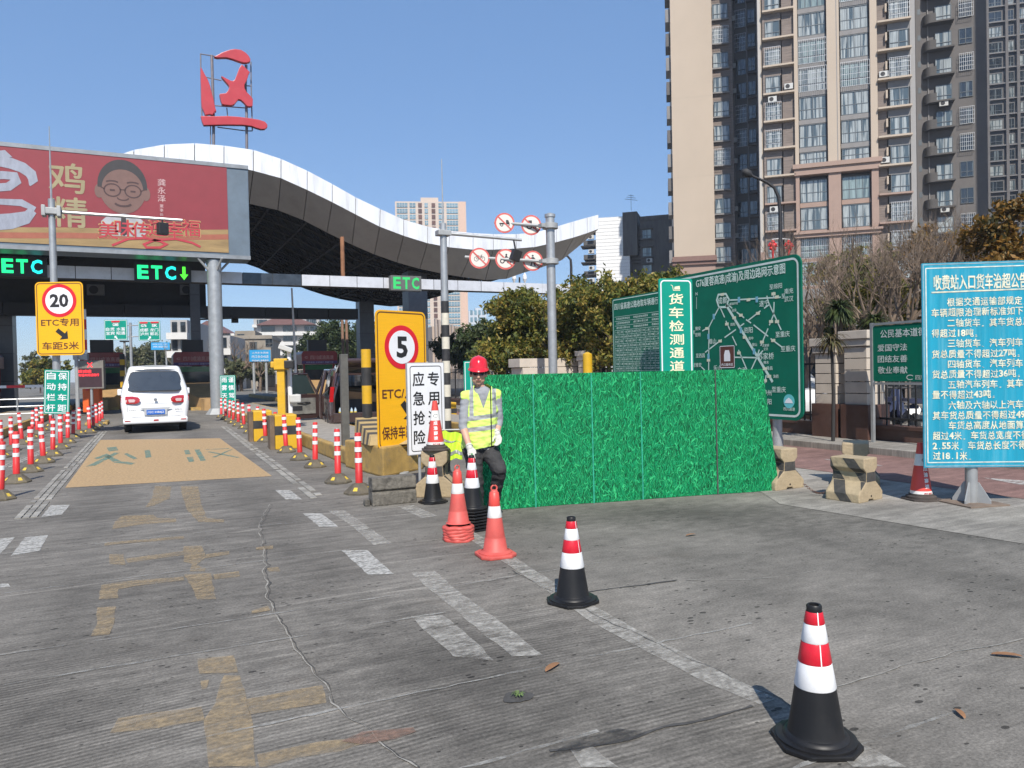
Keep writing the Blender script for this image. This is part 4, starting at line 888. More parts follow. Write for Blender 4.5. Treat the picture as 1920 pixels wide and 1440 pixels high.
# ================================================================ TOLL PLAZA CANOPY
YF = 38.0
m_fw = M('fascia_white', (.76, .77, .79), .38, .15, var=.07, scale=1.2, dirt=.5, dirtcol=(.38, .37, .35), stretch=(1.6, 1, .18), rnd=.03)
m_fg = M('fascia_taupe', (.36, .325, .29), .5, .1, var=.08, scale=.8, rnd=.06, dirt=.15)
m_dkm = M('dark_steel', (.028, .027, .027), .7, var=.25, scale=1)
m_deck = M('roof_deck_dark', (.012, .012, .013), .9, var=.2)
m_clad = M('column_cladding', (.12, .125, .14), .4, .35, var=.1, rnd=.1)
JT = X([140,322, 196,300, 251,281, 308,271, 365,268.5, 420,273, 475,281, 527,298, 576,320, 623,345, 667,370, 713,392, 757,412, 802,425, 843,432.5, 887,437, 925,439, 968,439, 1003,436, 1043,425, 1076,415, 1101,408, 1122,402.5])
JW = X([140,352, 196,331, 251,313, 308,304, 365,302, 420,307, 475,320, 527,334, 576,356, 623,379, 667,402, 712,425, 757,442, 802,456, 842,463.5, 887,468, 925,468, 968,466, 1003,463, 1043,454, 1076,445, 1101,437, 1122,429])
JG = X([125,420, 184,396, 240,384, 298,373, 356,370, 412,371, 467,382, 521,394, 569,413, 613,436, 660,459, 702,477, 744,492, 787,504, 829,513, 864,519, 910,525, 949,523, 980,512, 1014,502, 1053,488, 1085,462, 1121,431])
PT = [onY(u, v, YF) for u, v in JT]; PW = [onY(u, v, YF) for u, v in JW]; PG = [onY(u, v, YF+1.6) for u, v in JG]
# carry the wave on to the left behind the screen
for k in range(1, 9):
    a = PT[0]; dx = -2.0; s = math.sin(-.25*k)
    for P, o in ((PT, 0), (PW, 0), (PG, 0)):
        q = P[0].copy(); q.x += dx; q.z -= .75*math.cos(.36*k); P.insert(0, q)
roof = thing('toll_canopy', 'sweeping wave shaped canopy with white edge over the toll lanes', 'canopy', (0, 0, 0))
for i in range(len(PT)-1):
    g = .018
    a, b, c, d = PT[i], PT[i+1], PW[i+1], PW[i]
    def qd(a, b, c, d, off):
        t1 = g/max((b-a).length, .1); a2, b2 = a.lerp(b, t1), b.lerp(a, t1); d2, c2 = d.lerp(c, t1), c.lerp(d, t1); o = Vector(off)
        vs = [a2, b2, c2, d2]; return [v for v in vs]+[v+o for v in vs]
    F6 = [(0, 1, 2, 3), (7, 6, 5, 4), (0, 4, 5, 1), (1, 5, 6, 2), (2, 6, 7, 3), (3, 7, 4, 0)]
    mb = MB(); mb.add(qd(a, b, c, d, (0, .12, 0)), F6); mb.build('white_fascia_panel', m_fw, roof)
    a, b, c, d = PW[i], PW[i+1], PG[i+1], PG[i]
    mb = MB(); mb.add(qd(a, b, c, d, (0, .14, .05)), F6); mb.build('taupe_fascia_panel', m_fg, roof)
YR = 59.5; n = len(PT)
mb = MB(); vs = []
for p, q in zip(PT, PW): vs += [(p.x, YF+.06, p.z-.06), (p.x, YR, p.z-.06), (p.x, YR, p.z-.3), (p.x, YF+.2, p.z-.3)]
fs = []
for i in range(n-1):
    for k in range(4): fs.append((4*i+k, 4*i+(k+1) % 4, 4*i+4+(k+1) % 4, 4*i+4+k))
fs += [(0, 1, 2, 3), tuple(4*(n-1)+k for k in (3, 2, 1, 0))]
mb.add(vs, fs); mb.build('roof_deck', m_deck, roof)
mb = MB(); 
for i in range(n-1):
    a, b, c, d = PW[i], PW[i+1], PG[i+1], PG[i]; vs = []
    for q in (PT[i], PT[i+1]): vs.append((q.x, YR, q.z-.1))
    for q in (c, d): vs.append((q.x, YR-1.2, q.z+.1))
    mb.add(vs, [(0, 1, 2, 3)])
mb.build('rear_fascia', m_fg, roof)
mb = MB(); a, b, c = PT[-1], PW[-1], PG[-1]; mb.add([a, b, (b.x, YR, b.z), (a.x, YR, a.z)], [(0, 1, 2, 3)]); mb.add([a, (a.x-.02, YF+.5, a.z), (b.x-.02, YF+.5, b.z), b], [(0, 1, 2, 3)]); mb.build('end_fascia', m_fw, roof)
def prof(P, x):
    for a, b in zip(P[:-1], P[1:]):
        if a.x <= x <= b.x: return a.z+(b.z-a.z)*(x-a.x)/(b.x-a.x)
    return P[0].z if x < P[0].x else P[-1].z
mb = MB(); st = 1.9; x0 = PG[0].x+.3; x1 = PG[-1].x-2.6; nx = int((x1-x0)/st); ny = 11; sy = (YR-YF-3)/ny
lo = {}; up = {}
for i in range(nx+1):
    for j in range(ny+1):
        x = x0+i*st; y = YF+1.6+j*sy; lo[i, j] = Vector((x, y, prof(PG, x)+.15)); xu = min(x+st/2, x1+.5)
        up[i, j] = Vector((xu, y+sy/2, max(prof(PT, xu)-.45, prof(PG, xu)+.2)))
def bar(a, b, r=.045): mb.tube([a, b], r, 4, cap=False)
for i in range(nx+1):
    for j in range(ny+1):
        if i < nx: bar(lo[i, j], lo[i+1, j], .06); bar(up[i, j], up[i+1, j], .05)
        if j < ny: bar(lo[i, j], lo[i, j+1], .06); bar(up[i, j], up[i, j+1], .05)
        for di, dj in ((0, 0), (-1, 0), (0, -1), (-1, -1)):
            if (i+di, j+dj) in up and i+di >= 0 and j+dj >= 0: bar(lo[i, j], up[i+di, j+dj])
tag(mb.build('space_frame', m_dkm, roof), kind='stuff')
def column(x, y, w, z1, label, jz=1.6):
    t = thing('canopy_column', label, 'column', (x, y, 0), 0, 'square clad canopy columns'); z = 0; k = 0
    while z < z1:
        h = min(jz, z1-z); mb = MB(); mb.b2((-w/2, -w/2, z+.012), (w/2, w/2, z+h-.012)); mb.build('cladding_panel', m_clad, t); z += h
    mb = MB(); mb.b2((-w/2+.03, -w/2+.03, 0), (w/2-.03, w/2-.03, z1)); mb.build('core', m_dkm, t); return t
column(14.3, 42., 1.15, prof(PG, 14.3)+.2, 'thick grey clad column under the low curve of the canopy')
column(15.6, 58, 1.15, prof(PG, 15.6)+.2, 'grey clad column left of the thick one, at the rear of the canopy')
column(-7.6, 52, 1.5, prof(PG, -7.6)+.3, 'dark clad column at the far left under the canopy')
column(2.75, 49.2, .55, 8, 'slim dark column behind the white round column', 2.2)
# white round column and LED screen on it
YS = 34.0
wc = thing('round_column', 'white galvanised round column under the right end of the big screen', 'column', (onY(404, 600, YS+.3).x, YS+.3, 0), 0)
zs = onY(465, 487, YS).z
mb = MB(); mb.tube([(0, 0, 0), (0, 0, zs-.05)], .29, 24); mb.build('shaft', m_galv, wc, autos=.8)
mb = MB(); mb.tube([(0, 0, 0), (0, 0, .25)], [.5, .32], 8)
for k in range(4): a = k*PI/2+.4; mb.tube([(.2*math.cos(a), .2*math.sin(a), zs-.55), (.7*math.cos(a), .7*math.sin(a), zs-.02)], .05, 6)
mb.build('bracket', m_galv2, wc)
a = onY(465, 311, YS); lft = a.x-25
scr = thing('led_screen', 'huge LED advertising screen with red background and a smiling face', 'screen', (a.x, YS, 0), 0)
zt = a.z; m_box = M('screen_casing', (.16, .20, .235), .42, .4, var=.12, scale=1.2, dirt=.2)
zi_t = onY(427, 312, YS-.02).z; zi_b = onY(427, 474, YS-.02).z; xr = onY(427, 400, YS-.02).x-a.x
mb = MB(); mb.b2((-25, 0, zs), (0, 1.3, zt)); mb.build('casing', m_box, scr, bevel=.03)
mb = MB(); 
for z0, z1 in ((zs-.0, zs+.16), (zt-.16, zt)): mb.b2((-25, -.05, z0), (.003, -.002, z1))
mb.build('casing_rim', M('rim_grey', (.25, .27, .29), .5, .3, var=.15, scale=2, dirt=.3), scr)
m_led = M('led_red', (.225, .028, .038), .55, var=.07, scale=2, emit=.05); m_lfield = M('led_field', (.30, .20, .085), .6, var=.25, scale=1.5, stretch=(.5, 1, 3)); m_lg = M('led_gold', (.30, .25, .14), .6, var=.15, scale=2); m_ls = M('led_silver', (.28, .30, .36), .6, var=.2, scale=1.5, stretch=(3, 1, 1))
mb = MB(); mb.b2((-25, -.03, zi_b), (xr, -.004, zi_t)); mb.build('screen_face', m_led, scr)
def S(u, v, o=.05): q = onY(u, v, YS-o); return (q.x-a.x, q.z)
def spoly(name, polys, mat, y):
    mb = MB()
    for c in polys: mb.flat([S(*p) for p in X(c)], y)
    mb.build(name, mat, scr)
mb = MB(); xs = [xr-.0-i*1.2 for i in range(21)]
zf = lambda x: zi_b+.62+.42*math.exp(-((x-xr)/3.)**2)+.08*math.sin(x*.8)
for k, (xa, xb) in enumerate(zip(xs[:-1], xs[1:])): xb = max(xb, -25); mb.flat([(xb, zi_b+.0), (xa, zi_b+.0), (xa, zf(xa)), (xb, zf(xb))], -.034)
mb.build('picture_field', m_lfield, scr)
mb = MB()
for k, (xa, xb) in enumerate(zip(xs[:-1], xs[1:])): mb.flat([(xb, zf(xb)-.42), (xa, zf(xa)-.42), (xa, zf(xa)-.2), (xb, zf(xb)-.2)], -.037)
mb.build('picture_band', M('led_orange', (.32, .10, .06), .6), scr)
mb = MB()
x, z = S(125, 334); letters(mb, '鸡', x, z, 1.2, -.04, 1.2, .03); x, z = S(130, 398); letters(mb, '精', x, z, 1.2, -.04, 1.2, .03); mb.build('lettering', m_lg, scr)
mb = MB(); x, z = S(303, 366)
for i, c in enumerate('龚永泽'): x, z = S(303, 342+15*i); letters(mb, c, x, z, .30, -.04, .3, .01)
for i, c in enumerate('董事长'): x, z = S(303, 386+8*i); letters(mb, c, x, z, .14, -.04, .14, .01)
mb.build('lettering', M('led_pink', (.55, .36, .36), .6), scr)
mb = MB()
for i, c in enumerate('美味传递幸福'): x, z = S(203+i*31, 430-(2 if i % 2 else -2)); letters(mb, c, x, z, .74, -.044, .74, .04)
mb.build('lettering', M('led_gold2', (.42, .30, .12), .6), scr)
mb = MB()
for i, c in enumerate('美味传递幸福'): x, z = S(203+i*31, 430-(2 if i % 2 else -2)); letters(mb, c, x, z, .70, -.052, .70, .02)
P = [S(u, v) for u, v in X([210,460,240,448,270,446,300,452,312,458,300,464,275,464,270,458,290,450,330,448,360,455,376,463])]
mb.strip(P, .09, -.05); mb.build('lettering', M('led_redtext', (.42, .035, .05), .6), scr)
# silver calligraphic logo, cut by the picture edge
def arc(cx, cz, rx, rz, a0, a1, n=16): return [(cx+rx*math.cos(a0+(a1-a0)*i/n), cz+rz*math.sin(a0+(a1-a0)*i/n)) for i in range(n+1)]
mb = MB()
def sl_(c, wd, y): mb.strip([S(*p) for p in X(c)], wd, y)
sl_([-40,345,-34,318,-20,306,0,302,20,306,42,314,58,326,62,338,56,348], [.05,.2,.3,.4,.42,.4,.36,.3,.05], -.042); sl_([2,282,6,296], [.25,.6], -.0425); sl_([-20,330,5,328,26,330,30,340,16,350,-12,352,-26,344,-20,330], .30, -.043)
sl_([-40,380,0,378,40,380,60,390,52,402,20,408,-30,408], [.1,.22,.26,.2,.26,.32,.2], -.042); sl_([66,398,50,412,20,418,-20,420,-50,412], [.1,.3,.46,.5,.3], -.0435); mb.build('silver_emblem', m_ls, scr)
# plain cartoon face: head, hair, ears, glasses, brows, mouth, white jacket
sk = M('led_skin', (.17, .095, .08), .6, var=.12, scale=2); hr = M('led_hair', (.035, .032, .035), .6); ln_ = M('led_line', (.06, .03, .03), .6)
fx, fz = S(230, 354); fw, fh = .84, 1.0
mb = MB(); mb.flat(arc(fx, fz, fw, fh, 0, 2*PI, 28)[:-1], -.042); mb.flat(arc(fx-fw, fz-.15, .16, .28, 0, 2*PI, 12)[:-1], -.0415); mb.flat(arc(fx+fw, fz-.15, .16, .28, 0, 2*PI, 12)[:-1], -.0415); mb.build('picture_head', sk, scr)
mb = MB(); o_ = arc(fx, fz+.12, fw*1.06, fh*1.05, -.1, PI+.1, 20); i_ = arc(fx, fz+.0, fw*.88, fh*.78, PI+.0, 0, 20); mb.flat(o_+i_, -.045); mb.build('picture_hair', hr, scr)
mb = MB()
for s in (-1, 1): mb.strip(arc(fx+s*.37, fz-.08, .29, .25, 0, 2*PI, 18), .05, -.047); mb.strip(arc(fx+s*.37, fz+.22, .22, .07, .3, PI-.3, 6), .06, -.047); mb.strip([(fx+s*.28, fz-.08), (fx+s*.46, fz-.08)], .07, -.048); mb.strip([(fx+s*.65, fz-.05), (fx+s*.85, fz+.05)], .04, -.047)
mb.strip([(fx-.1, fz-.04), (fx+.1, fz-.04)], .04, -.047); mb.strip(arc(fx, fz-.36, .2, .1, PI, 2*PI, 8), .05, -.047); mb.strip(arc(fx, fz-.56, .30, .14, PI+.3, 2*PI-.3, 8), .08, -.047); mb.build('picture_features', ln_, scr)
mb = MB(); mb.flat([(fx-.8, fz-1.9), (fx+.8, fz-1.9), (fx+.8, fz-1.35), (fx+.5, fz-1.05), (fx, fz-1.0), (fx-.5, fz-1.05), (fx-.8, fz-1.35)], -.0405); mb.build('picture_jacket', M('led_white', (.38, .38, .40), .6, var=.15, scale=3), scr)
mb = MB(); mb.flat([(fx-.08, fz-1.1), (fx+.08, fz-1.1), (fx+.13, fz-1.8), (fx, fz-1.9), (fx-.13, fz-1.8)], -.046); mb.build('picture_tie', hr, scr)
# ---- front beam with white panels and ETC signs
YB = 36.0
zt0 = onY(1103, 535, YB).z; zb0 = onY(1103, 552, YB).z; xe = onY(1103, 540, YB).x
beam = thing('sign_beam', 'long straight beam of square panels crossing in front of the canopy', 'beam', (0, YB, 0))
m_bm = M('beam_panel', (.60, .61, .64), .42, .15, var=.07, scale=1.5, dirt=.2, rnd=.06); m_gl = M('wrapped_panel', (.05, .06, .075), .12, .2, var=.4, scale=3)
mb = MB(); mb.b2((-24, .04, zb0+.03), (xe-.05, 1.0, zt0-.03)); mb.build('core', m_dkm, beam)
xg0, xg1 = onY(465, 510, YB).x, onY(575, 520, YB).x; x = xe; k = 0; wds = 1.32
while x > -24:
    m_ = m_gl if xg0-.3 < x-wds/2 < xg1 else (m_bm)
    mb = MB(); mb.b2((x-wds+.015, 0, zb0), (x-.015, .04, zt0)); mb.build('beam_panel', m_, beam); x -= wds
m_lbox = M('led_box', (.012, .014, .014), .5, var=.1); m_lg1 = M('led_green', (.02, .95, .30), .5, var=0, emit=1.0); m_lc1 = M('led_cyan', (.02, .85, .75), .5, var=0, emit=1.0)
def etc(u0, u1, v0, v1, arrow_, label, dim=False):
    y = YB-.35; p0 = onY(u0, v1, y); p1 = onY(u1, v0, y); w_ = p1.x-p0.x; h_ = p1.z-p0.z
    t = thing('lane_display', label, 'LED sign', ((p0.x+p1.x)/2, y, p0.z), 0, 'ETC lane displays on the beam')
    mb = MB(); mb.b2((-w_/2, 0, 0), (w_/2, .34, h_)); mb.build('housing', M('housing_grey', (.11, .115, .11), .6, var=.2, dirt=.3) if dim else m_lbox, t, bevel=.01)
    ww = w_*(.72 if arrow_ else .9); x0 = -w_/2+w_*.03 if arrow_ else -w_*.45
    for i, c in enumerate('ETC'):
        mb = MB(); letters(mb, c, x0+ww*(i+.5)/3, h_/2, h_*(.74 if not dim else .8), -.008, ww*.27, .05)
        mb.build('glowing_letter', M('led_green_dim', (.03, .48, .12), .5, var=.1, emit=.25) if dim else (m_lc1 if c == 'C' else m_lg1), t)
    if arrow_: mb = MB(); arrow(mb, w_*.37, h_/2, h_*.72, -PI/2, -.008, .22); mb.build('glowing_arrow', M('led_green2', (.10, .95, .05), .5, var=0, emit=1.), t)
etc(-4, 86, 483, 516, False, 'green lit ETC display at the left edge below the screen')
etc(252, 358, 496, 527, True, 'green lit ETC display with a down arrow below the screen')
etc(733, 790, 518, 544, False, 'faded grey ETC display on the white beam panels', True)
mb = MB(); p = onY(643, 513, YB+.5); q = onY(643, 456, YB+.5); mb.tube([(p.x, YB+.5, zt0-.05), (p.x, YB+.5, q.z+.3)], .10, 10)
tag(mb.build('rusty_strut', M('rust', (.26, .12, .06), .8, var=.3, scale=3)), 'rusty upright strut between the white beam and the canopy', 'strut')
# ---- rear bridge and beam
zb1 = onY(560, 597, 49.).z; zt1 = onY(560, 577, 49.).z
rb = thing('rear_beam', 'dark beam on slim posts across the far side of the toll lanes', 'beam', (0, 49, 0))
xe1 = onY(672, 590, 49.).x; x = xe1
while x > -24: mb = MB(); mb.b2((x-1.95, 0, zb1), (x-.02, .8, zt1)); mb.build('beam_panel', M('dark_panel', (.03, .03, .033), .5, .3, var=.1, rnd=.15), rb); x -= 1.97
br = thing('service_bridge', 'dark boxed service bridge above the booths at left under the canopy', 'bridge', (0, 50.2, 0))
xa = onY(386, 550, 50.2).x; zc = onY(300, 524, 50.2).z
mb = MB(); mb.b2((-24, 0, zb1+.3), (xa, 3.5, zc+1.2)); mb.build('bridge_body', M('bridge_dark', (.03, .028, .027), .7, var=.15), br)
for k in range(9): mb = MB(); xx = xa-.3-k*2.1; mb.b2((xx-.05, -.04, zb1+.4), (xx, -.003, zc+1.1)); mb.build('wall_rib', m_dkm, br)
m_ac = M('aircon_white', (.5, .5, .48), .5, var=.1, dirt=.2)
def aircon(loc, rz, s=1., label='', wall=True, parent=None, group=None):
    if parent is None: t = thing('air_conditioner', label, 'air conditioner', loc, rz, group)
    else: t = parent
    return t
for u, v, lab in ((352, 545, 'air conditioner unit on the service bridge nearest the white column'), (180, 545, 'air conditioner unit on the service bridge behind the yellow 20 sign')):
    p = onY(u, v, 50.); t = thing('air_conditioner', lab, 'air conditioner', (p.x, 49.95, p.z-.3), 0, 'air conditioners on the service bridge')
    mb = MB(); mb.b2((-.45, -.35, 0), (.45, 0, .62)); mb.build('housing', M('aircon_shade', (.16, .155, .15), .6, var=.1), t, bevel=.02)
    mb = MB(); mb.disc((-.1, -.356, .31), .24, 20, t=.004); mb.build('fan_grille', m_sk, t)
# ---- toll booths
m_bred = M('booth_red', (.20, .012, .012), .4, var=.12, coat=.2); m_glz = M('dark_glass', (.02, .028, .035), .06, var=.2, spec=.7); m_glg = M('green_glass', (.02, .12, .05), .1, var=.1, spec=.6)
m_tan = M('crash_wall_tan', (.40, .25, .11), .7, var=.15, scale=2, dirt=.3)
tb = thing('toll_booth', 'x', 'toll booth', (0, 0, 0), 0, 'red toll booths under the canopy')
mb = MB(); mb.b2((-.95, 0, .25), (.95, 2.6, 1.05)); mb.build('lower_wall', m_bred, tb, bevel=.02)
mb = MB(); mb.b2((-.9, .04, 1.05), (.9, 2.56, 1.95)); mb.build('cabin_glass', m_glz, tb)
mb = MB(); mb.b2((-.86, .02, 1.95), (.86, .035, 2.25)); mb.build('sun_strip', m_glg, tb)
mb = MB()
for x in (-.93, .93):
    for y in (.03, 2.57): mb.b2((x-.06, y-.04, 1.0), (x+.06, y+.04, 2.4))
mb.b2((-.98, -.02, 1.0), (.98, .0, 1.08)); mb.build('frame', m_bred, tb)
mb = MB(); mb.prism([(-1.12, 2.3), (1.12, 2.3), (1.12, 2.95), (1.0, 3.12), (-1.0, 3.12), (-1.12, 2.95)], 'y', -.3, 2.9); mb.build('roof_fascia', m_bred, tb, bevel=.02)
mb = MB(); mb.b2((-1.1, -.304, 2.32), (1.1, -.302, 2.50)); mb.build('purple_strip', M('booth_strip', (.05, .02, .12), .5), tb)
mb = MB(); letters(mb, '四川成渝高速', .15, 2.72, .27, -.306, 1.45, .02); mb.strip([(-.82+.1*math.cos(q), 2.72+.05*math.sin(q)) for q in [.6+5*i/10 for i in range(11)]], .03, -.306); mb.build('lettering', M('booth_print', (.40, .22, .20), .5), tb)
mb = MB(); letters(mb, '微笑服务 文明通行 温馨交通', 0, 2.41, .09, -.308, 1.7, .01); mb.build('small_lettering', M('booth_print2', (.35, .33, .45), .5), tb)
mb = MB(); mb.b2((-.62, .1, 3.12), (.55, .6, 3.85)); mb.build('roof_display', m_sk, tb, bevel=.02)
mb = MB(); mb.box((-.3, -.05, .65), (.5, .1, .5)); mb.build('service_hatch', m_dkm, tb)
BX = ((-2.2, 48.2, 'red toll booth behind the LED traffic panel, left of the van'), (2.55, 48.2, 'red toll booth right behind the white round column'), (9.9, 48.2, 'red toll booth beyond the open black car'), (-8.3, 47.5, 'red toll booth cut by the left edge'))
for i, (x, y, lb) in enumerate(BX):
    o = tb if i == 0 else dup(tb, (x, y, 0)); o.location = (x, y, 0); o['label'] = lb
# tan crash walls in front of booths
def crash_wall(x, y, label, w_=1.7, ln=3.4):
    t = thing('crash_wall', label, 'crash wall', (x, y, 0), 0, 'tan crash walls before the booths')
    mb = MB(); n = 10; vs = []
    for s in (-1, 1):
        for i in range(n+1):
            q = i/n; z = .55+.75*(q**2*(3-2*q)); wd = w_/2*(.35+.65*min(1, q*2.2)); vs += [(s*wd, q*ln, 0), (s*wd*.93, q*ln, z)]
    o2 = 2*(n+1); fs = []
    for i in range(n): fs += [(2*i, 2*i+2, 2*i+3, 2*i+1), (o2+2*i, o2+2*i+1, o2+2*i+3, o2+2*i+2), (2*i+1, 2*i+3, o2+2*i+3, o2+2*i+1)]
    fs += [(0, 1, o2+1, o2), (2*n, o2+2*n, o2+2*n+1, 2*n+1)]; mb.add(vs, fs); mb.build('shaped_body', m_tan, t)
    mb = MB(); mb.b2((-w_/2*.9, .5, .0), (w_/2*.9, ln, .14)); mb.build('foot', m_kerb, t); return t
crash_wall(-2.1, 43.4, 'tan curved crash wall in front of the booth left of the van')
crash_wall(2.8, 38.6, 'tan curved crash wall between the van and the white round column', 2.0, 5.4)
crash_wall(9.7, 43.5, 'tan crash wall in front of the booth beyond the black car')
# yellow/black height bar by booths, low white rails at left
for i, (x, z0, z1) in enumerate(((-1.15, .2, 3.0),)):
    t = thing('bollard', 'thin black and yellow striped post at the corner of the booth left of the van', 'bollard', (x, 45.4, 0))
    for k in range(9): mb = MB(); mb.b2((-.12, -.08, .25+k*.3), (.12, .08, .55+k*.3)); mb.build('stripe', m_yel if k % 2 else m_blk, t)
# LED traffic panel, orange machine and raised arm
d = 33.; 
t = thing('lane_display', 'grey framed LED panel with red cross and red text lines on a post', 'LED sign', gd(169, d), -.32)
def zz_(v, u=169): return W(u, v, d).z
w_ = 47/FPX*d; z0, z1 = zz_(729), zz_(676); 
mb = MB(); mb.b2((-w_/2, 0, z0), (w_/2, .25, z1)); mb.build('housing', M('panel_frame', (.19, .175, .155), .6, var=.15, dirt=.2), t, bevel=.02)
mb = MB(); mb.b2((-w_/2+.07, -.006, z0+.07), (w_/2-.07, -.002, z1-.34)); mb.build('display_face', M('panel_face', (.05, .025, .03), .3, var=.2), t)
m_lr = M('led_red_lit', (1.0, .03, .04), .5, var=0, emit=1.4)
mb = MB(); zc = z1-.19; mb.strip([(-.0-.1, zc-.1), (.1, zc+.1)], .04, -.01); mb.strip([(-.1, zc+.1), (.1, zc-.1)], .04, -.011); mb.build('red_cross', m_lr, t)
mb = MB()
letters(mb, '请减速', -.22, z1-.47, .13, -.01, .55, .02); letters(mb, '车道关闭请绕行', -.05, z1-.64, .12, -.01, .85, .02); mb.build('glowing_text', m_lr, t)
mb = MB(); mb.tube([(0, .1, 0), (0, .1, z0)], .06, 10); mb.build('post', m_galv, t)
mb = MB(); mb.tube([(-.55, .0, 0), (-.55, .0, z1+.4)], .085, 8); mb.b2((-.7, .0, z1+.05), (-.1, .2, z1+.3)); mb.build('side_post', m_galv2, t)
p = gd(169, 34.2); t = thing('barrier_machine', 'orange automatic barrier cabinet with red and white arm raised upright', 'barrier gate', p, -.32)
mb = MB(); mb.b2((-.36, 0, .1), (.36, .4, 1.25)); mb.build('cabinet', M('machine_orange', (.75, .13, .02), .45, var=.08, dirt=.15), t, bevel=.03)
za = W(163, 580, 34.2).z; nn = 8
for k in range(nn): mb = MB(); a0 = 1.1+(za-1.1)*k/nn; mb.b2((-.2, -.06, a0), (-.08, -.02, a0+(za-1.1)/nn)); mb.build('arm_segment', m_sw if k % 2 else m_sr, t)
t = thing('barrier_gate', 'low red and white barrier arm across the lane at the left edge', 'barrier gate', (onY(22, 727, 40).x, 40, 0))
zc = onY(22, 725, 40).z
for k in range(4): mb = MB(); mb.b2((-1.6+k*.7, 0, zc-.06), (-.9+k*.7, .05, zc+.06)); mb.build('arm_segment', m_sw if k % 2 else m_sr, t)
mb = MB(); mb.b2((-2.2, -.2, 0), (-1.6, .2, 1.2)); mb.build('cabinet', M('machine_orange', (0, 0, 0)), t, bevel=.03)
mb = MB()
for z in (.25, .55, .85): mb.tube([(-1.1, .3, z), (1.2, .3, z)], .03, 6)
for x in (-1.1, 0, 1.2): mb.tube([(x, .3, 0), (x, .3, .9)], .035, 6)
tag(mb.build('guard_rail', m_galv, loc=(onY(30, 745, 36).x, 36, 0)), 'low grey tubular guard rail at the left edge under the canopy', 'guard rail')
# yellow cam posts, blocks, bollards, steel post on near island
d = 18.3; p = gd(527, d); t = thing('camera_post', 'bright yellow square post with a box head on the near island', 'camera post', p, -.3)
zt = W(527, 693, d).z
mb = MB(); mb.b2((-.09, -.09, .2), (.09, .09, zt)); mb.build('post', m_yel, t, bevel=.01)
mb = MB(); mb.b2((-.15, -.15, zt), (.17, .16, zt+.27)); mb.b2((-.24, -.05, zt+.05), (-.15, .08, zt+.2)); mb.build('head_box', m_yel, t, bevel=.02)
mb = MB(); mb.b2((.1, -.2, zt+.02), (.32, .1, zt+.22)); mb.build('flash_lamp', m_sk, t, bevel=.02)
p = gd(543, 18.6); t = thing('camera_post', 'slim white post with a white camera beside the yellow post', 'camera post', p, -.2); zt = W(543, 655, 18.6).z
mb = MB(); mb.tube([(0, 0, .2), (0, 0, zt)], .055, 10); mb.build('post', m_sw, t)
mb = MB(); mb.box((-.08, -.1, zt+.02), (.34, .16, .12), .3, R=Matrix.Rotation(.35, 3, 'Y')); mb.build('camera', m_ac, t, bevel=.02)
mb = MB(); mb.box((.12, -.05, 1.0), (.28, .22, .2)); mb.build('junction_box', m_ac, t, bevel=.03)
def blk(u0, u1, vt, vb, label, rz=-.05):
    q = G((u0+u1)/2, vb); dd = (q-CAM).dot(FW); w_ = (u1-u0)/FPX*dd*.8; h_ = (vb-vt)/FPX*dd*.93
    t = thing('barrier_block', label, 'barrier block', (q.x, q.y+.1, 0), rz, 'yellow and black blocks'); 
    mb = MB(); mb.b2((-w_/2, 0, 0), (w_/2, .7, h_)); mb.build('block', m_yel, t, bevel=.025)
    mb = MB(); mb.b2((-w_/2-.004, -.004, h_*.42), (w_/2+.004, .5, h_*.68)); mb.build('black_band', m_blk, t)
    mb = MB(); mb.b2((-w_/2-.10, .05, 0), (-w_/2-.006, .6, h_*.96))
    mb.build('brown_side', M('block_brown', (.16, .11, .07), .8, var=.3), t)
blk(474, 516, 766, 828, 'yellow block with black band behind the delineators, nearer the van')
blk(514, 564, 773, 843, 'yellow block with black band below the yellow camera post')
d = 12.6; p = gd(687, d); t = thing('bollard', 'thick black and yellow banded bollard in front of the black car', 'bollard', (p.x, p.y, .5)); zb = .45; zt = W(685, 655, d).z
for k in range(5): mb = MB(); hh = (zt-zb)/5; mb.lathe([(.083, zb-.5+k*hh), (.083, zb-.5+(k+1)*hh)], 20); mb.build('painted_band', m_yel if k % 2 == 0 else m_blk, t, autos=.8)
d = 13.6; p = gd(645, d); t = thing('steel_post', 'plain square galvanised steel post on the near island before the black car', 'steel post', (p.x, p.y, .27)); mb = MB(); zt = W(645, 664, d).z; mb.b2((-.065, -.065, 0), (.065, .065, zt-.27)); mb.build('post', M('steel_post', (.16, .155, .14), .5, .5, var=.2, scale=8), t, bevel=.006)
p = gd(1102, 15.5); t = thing('bollard', 'yellow post top showing above the turf hoarding', 'bollard', p); mb = MB(); mb.lathe([(.1, 0), (.1, W(1102, 664, 15.5).z), (.02, W(1102, 660, 15.5).z)], 16); mb.build('post', m_yel, t, autos=.8)
# small board left of helmet and yellow block behind worker
m, rz, w2, z0, z1 = frame_of(869, 17, 885, 17, 677, 745); t = thing('lane_sign', 'small green board edge showing behind the worker\'s helmet', 'road sign', (m.x, m.y, 0), rz); plate(t, w2, z1-z0, z0, m_sg, .01); mb = MB(); ring(mb, w2-.05, z1-z0-.05, .02, .015, -.003, 0, 0, (z0+z1)/2); mb.build('border_line', m_sw, t); mb = MB(); mb.tube([(0, .05, 0), (0, .05, z1)], .03, 8); mb.build('post', m_galv, t)
blk(836, 862, 752, 790, 'yellow block with black band left of the worker\'s shoulder')
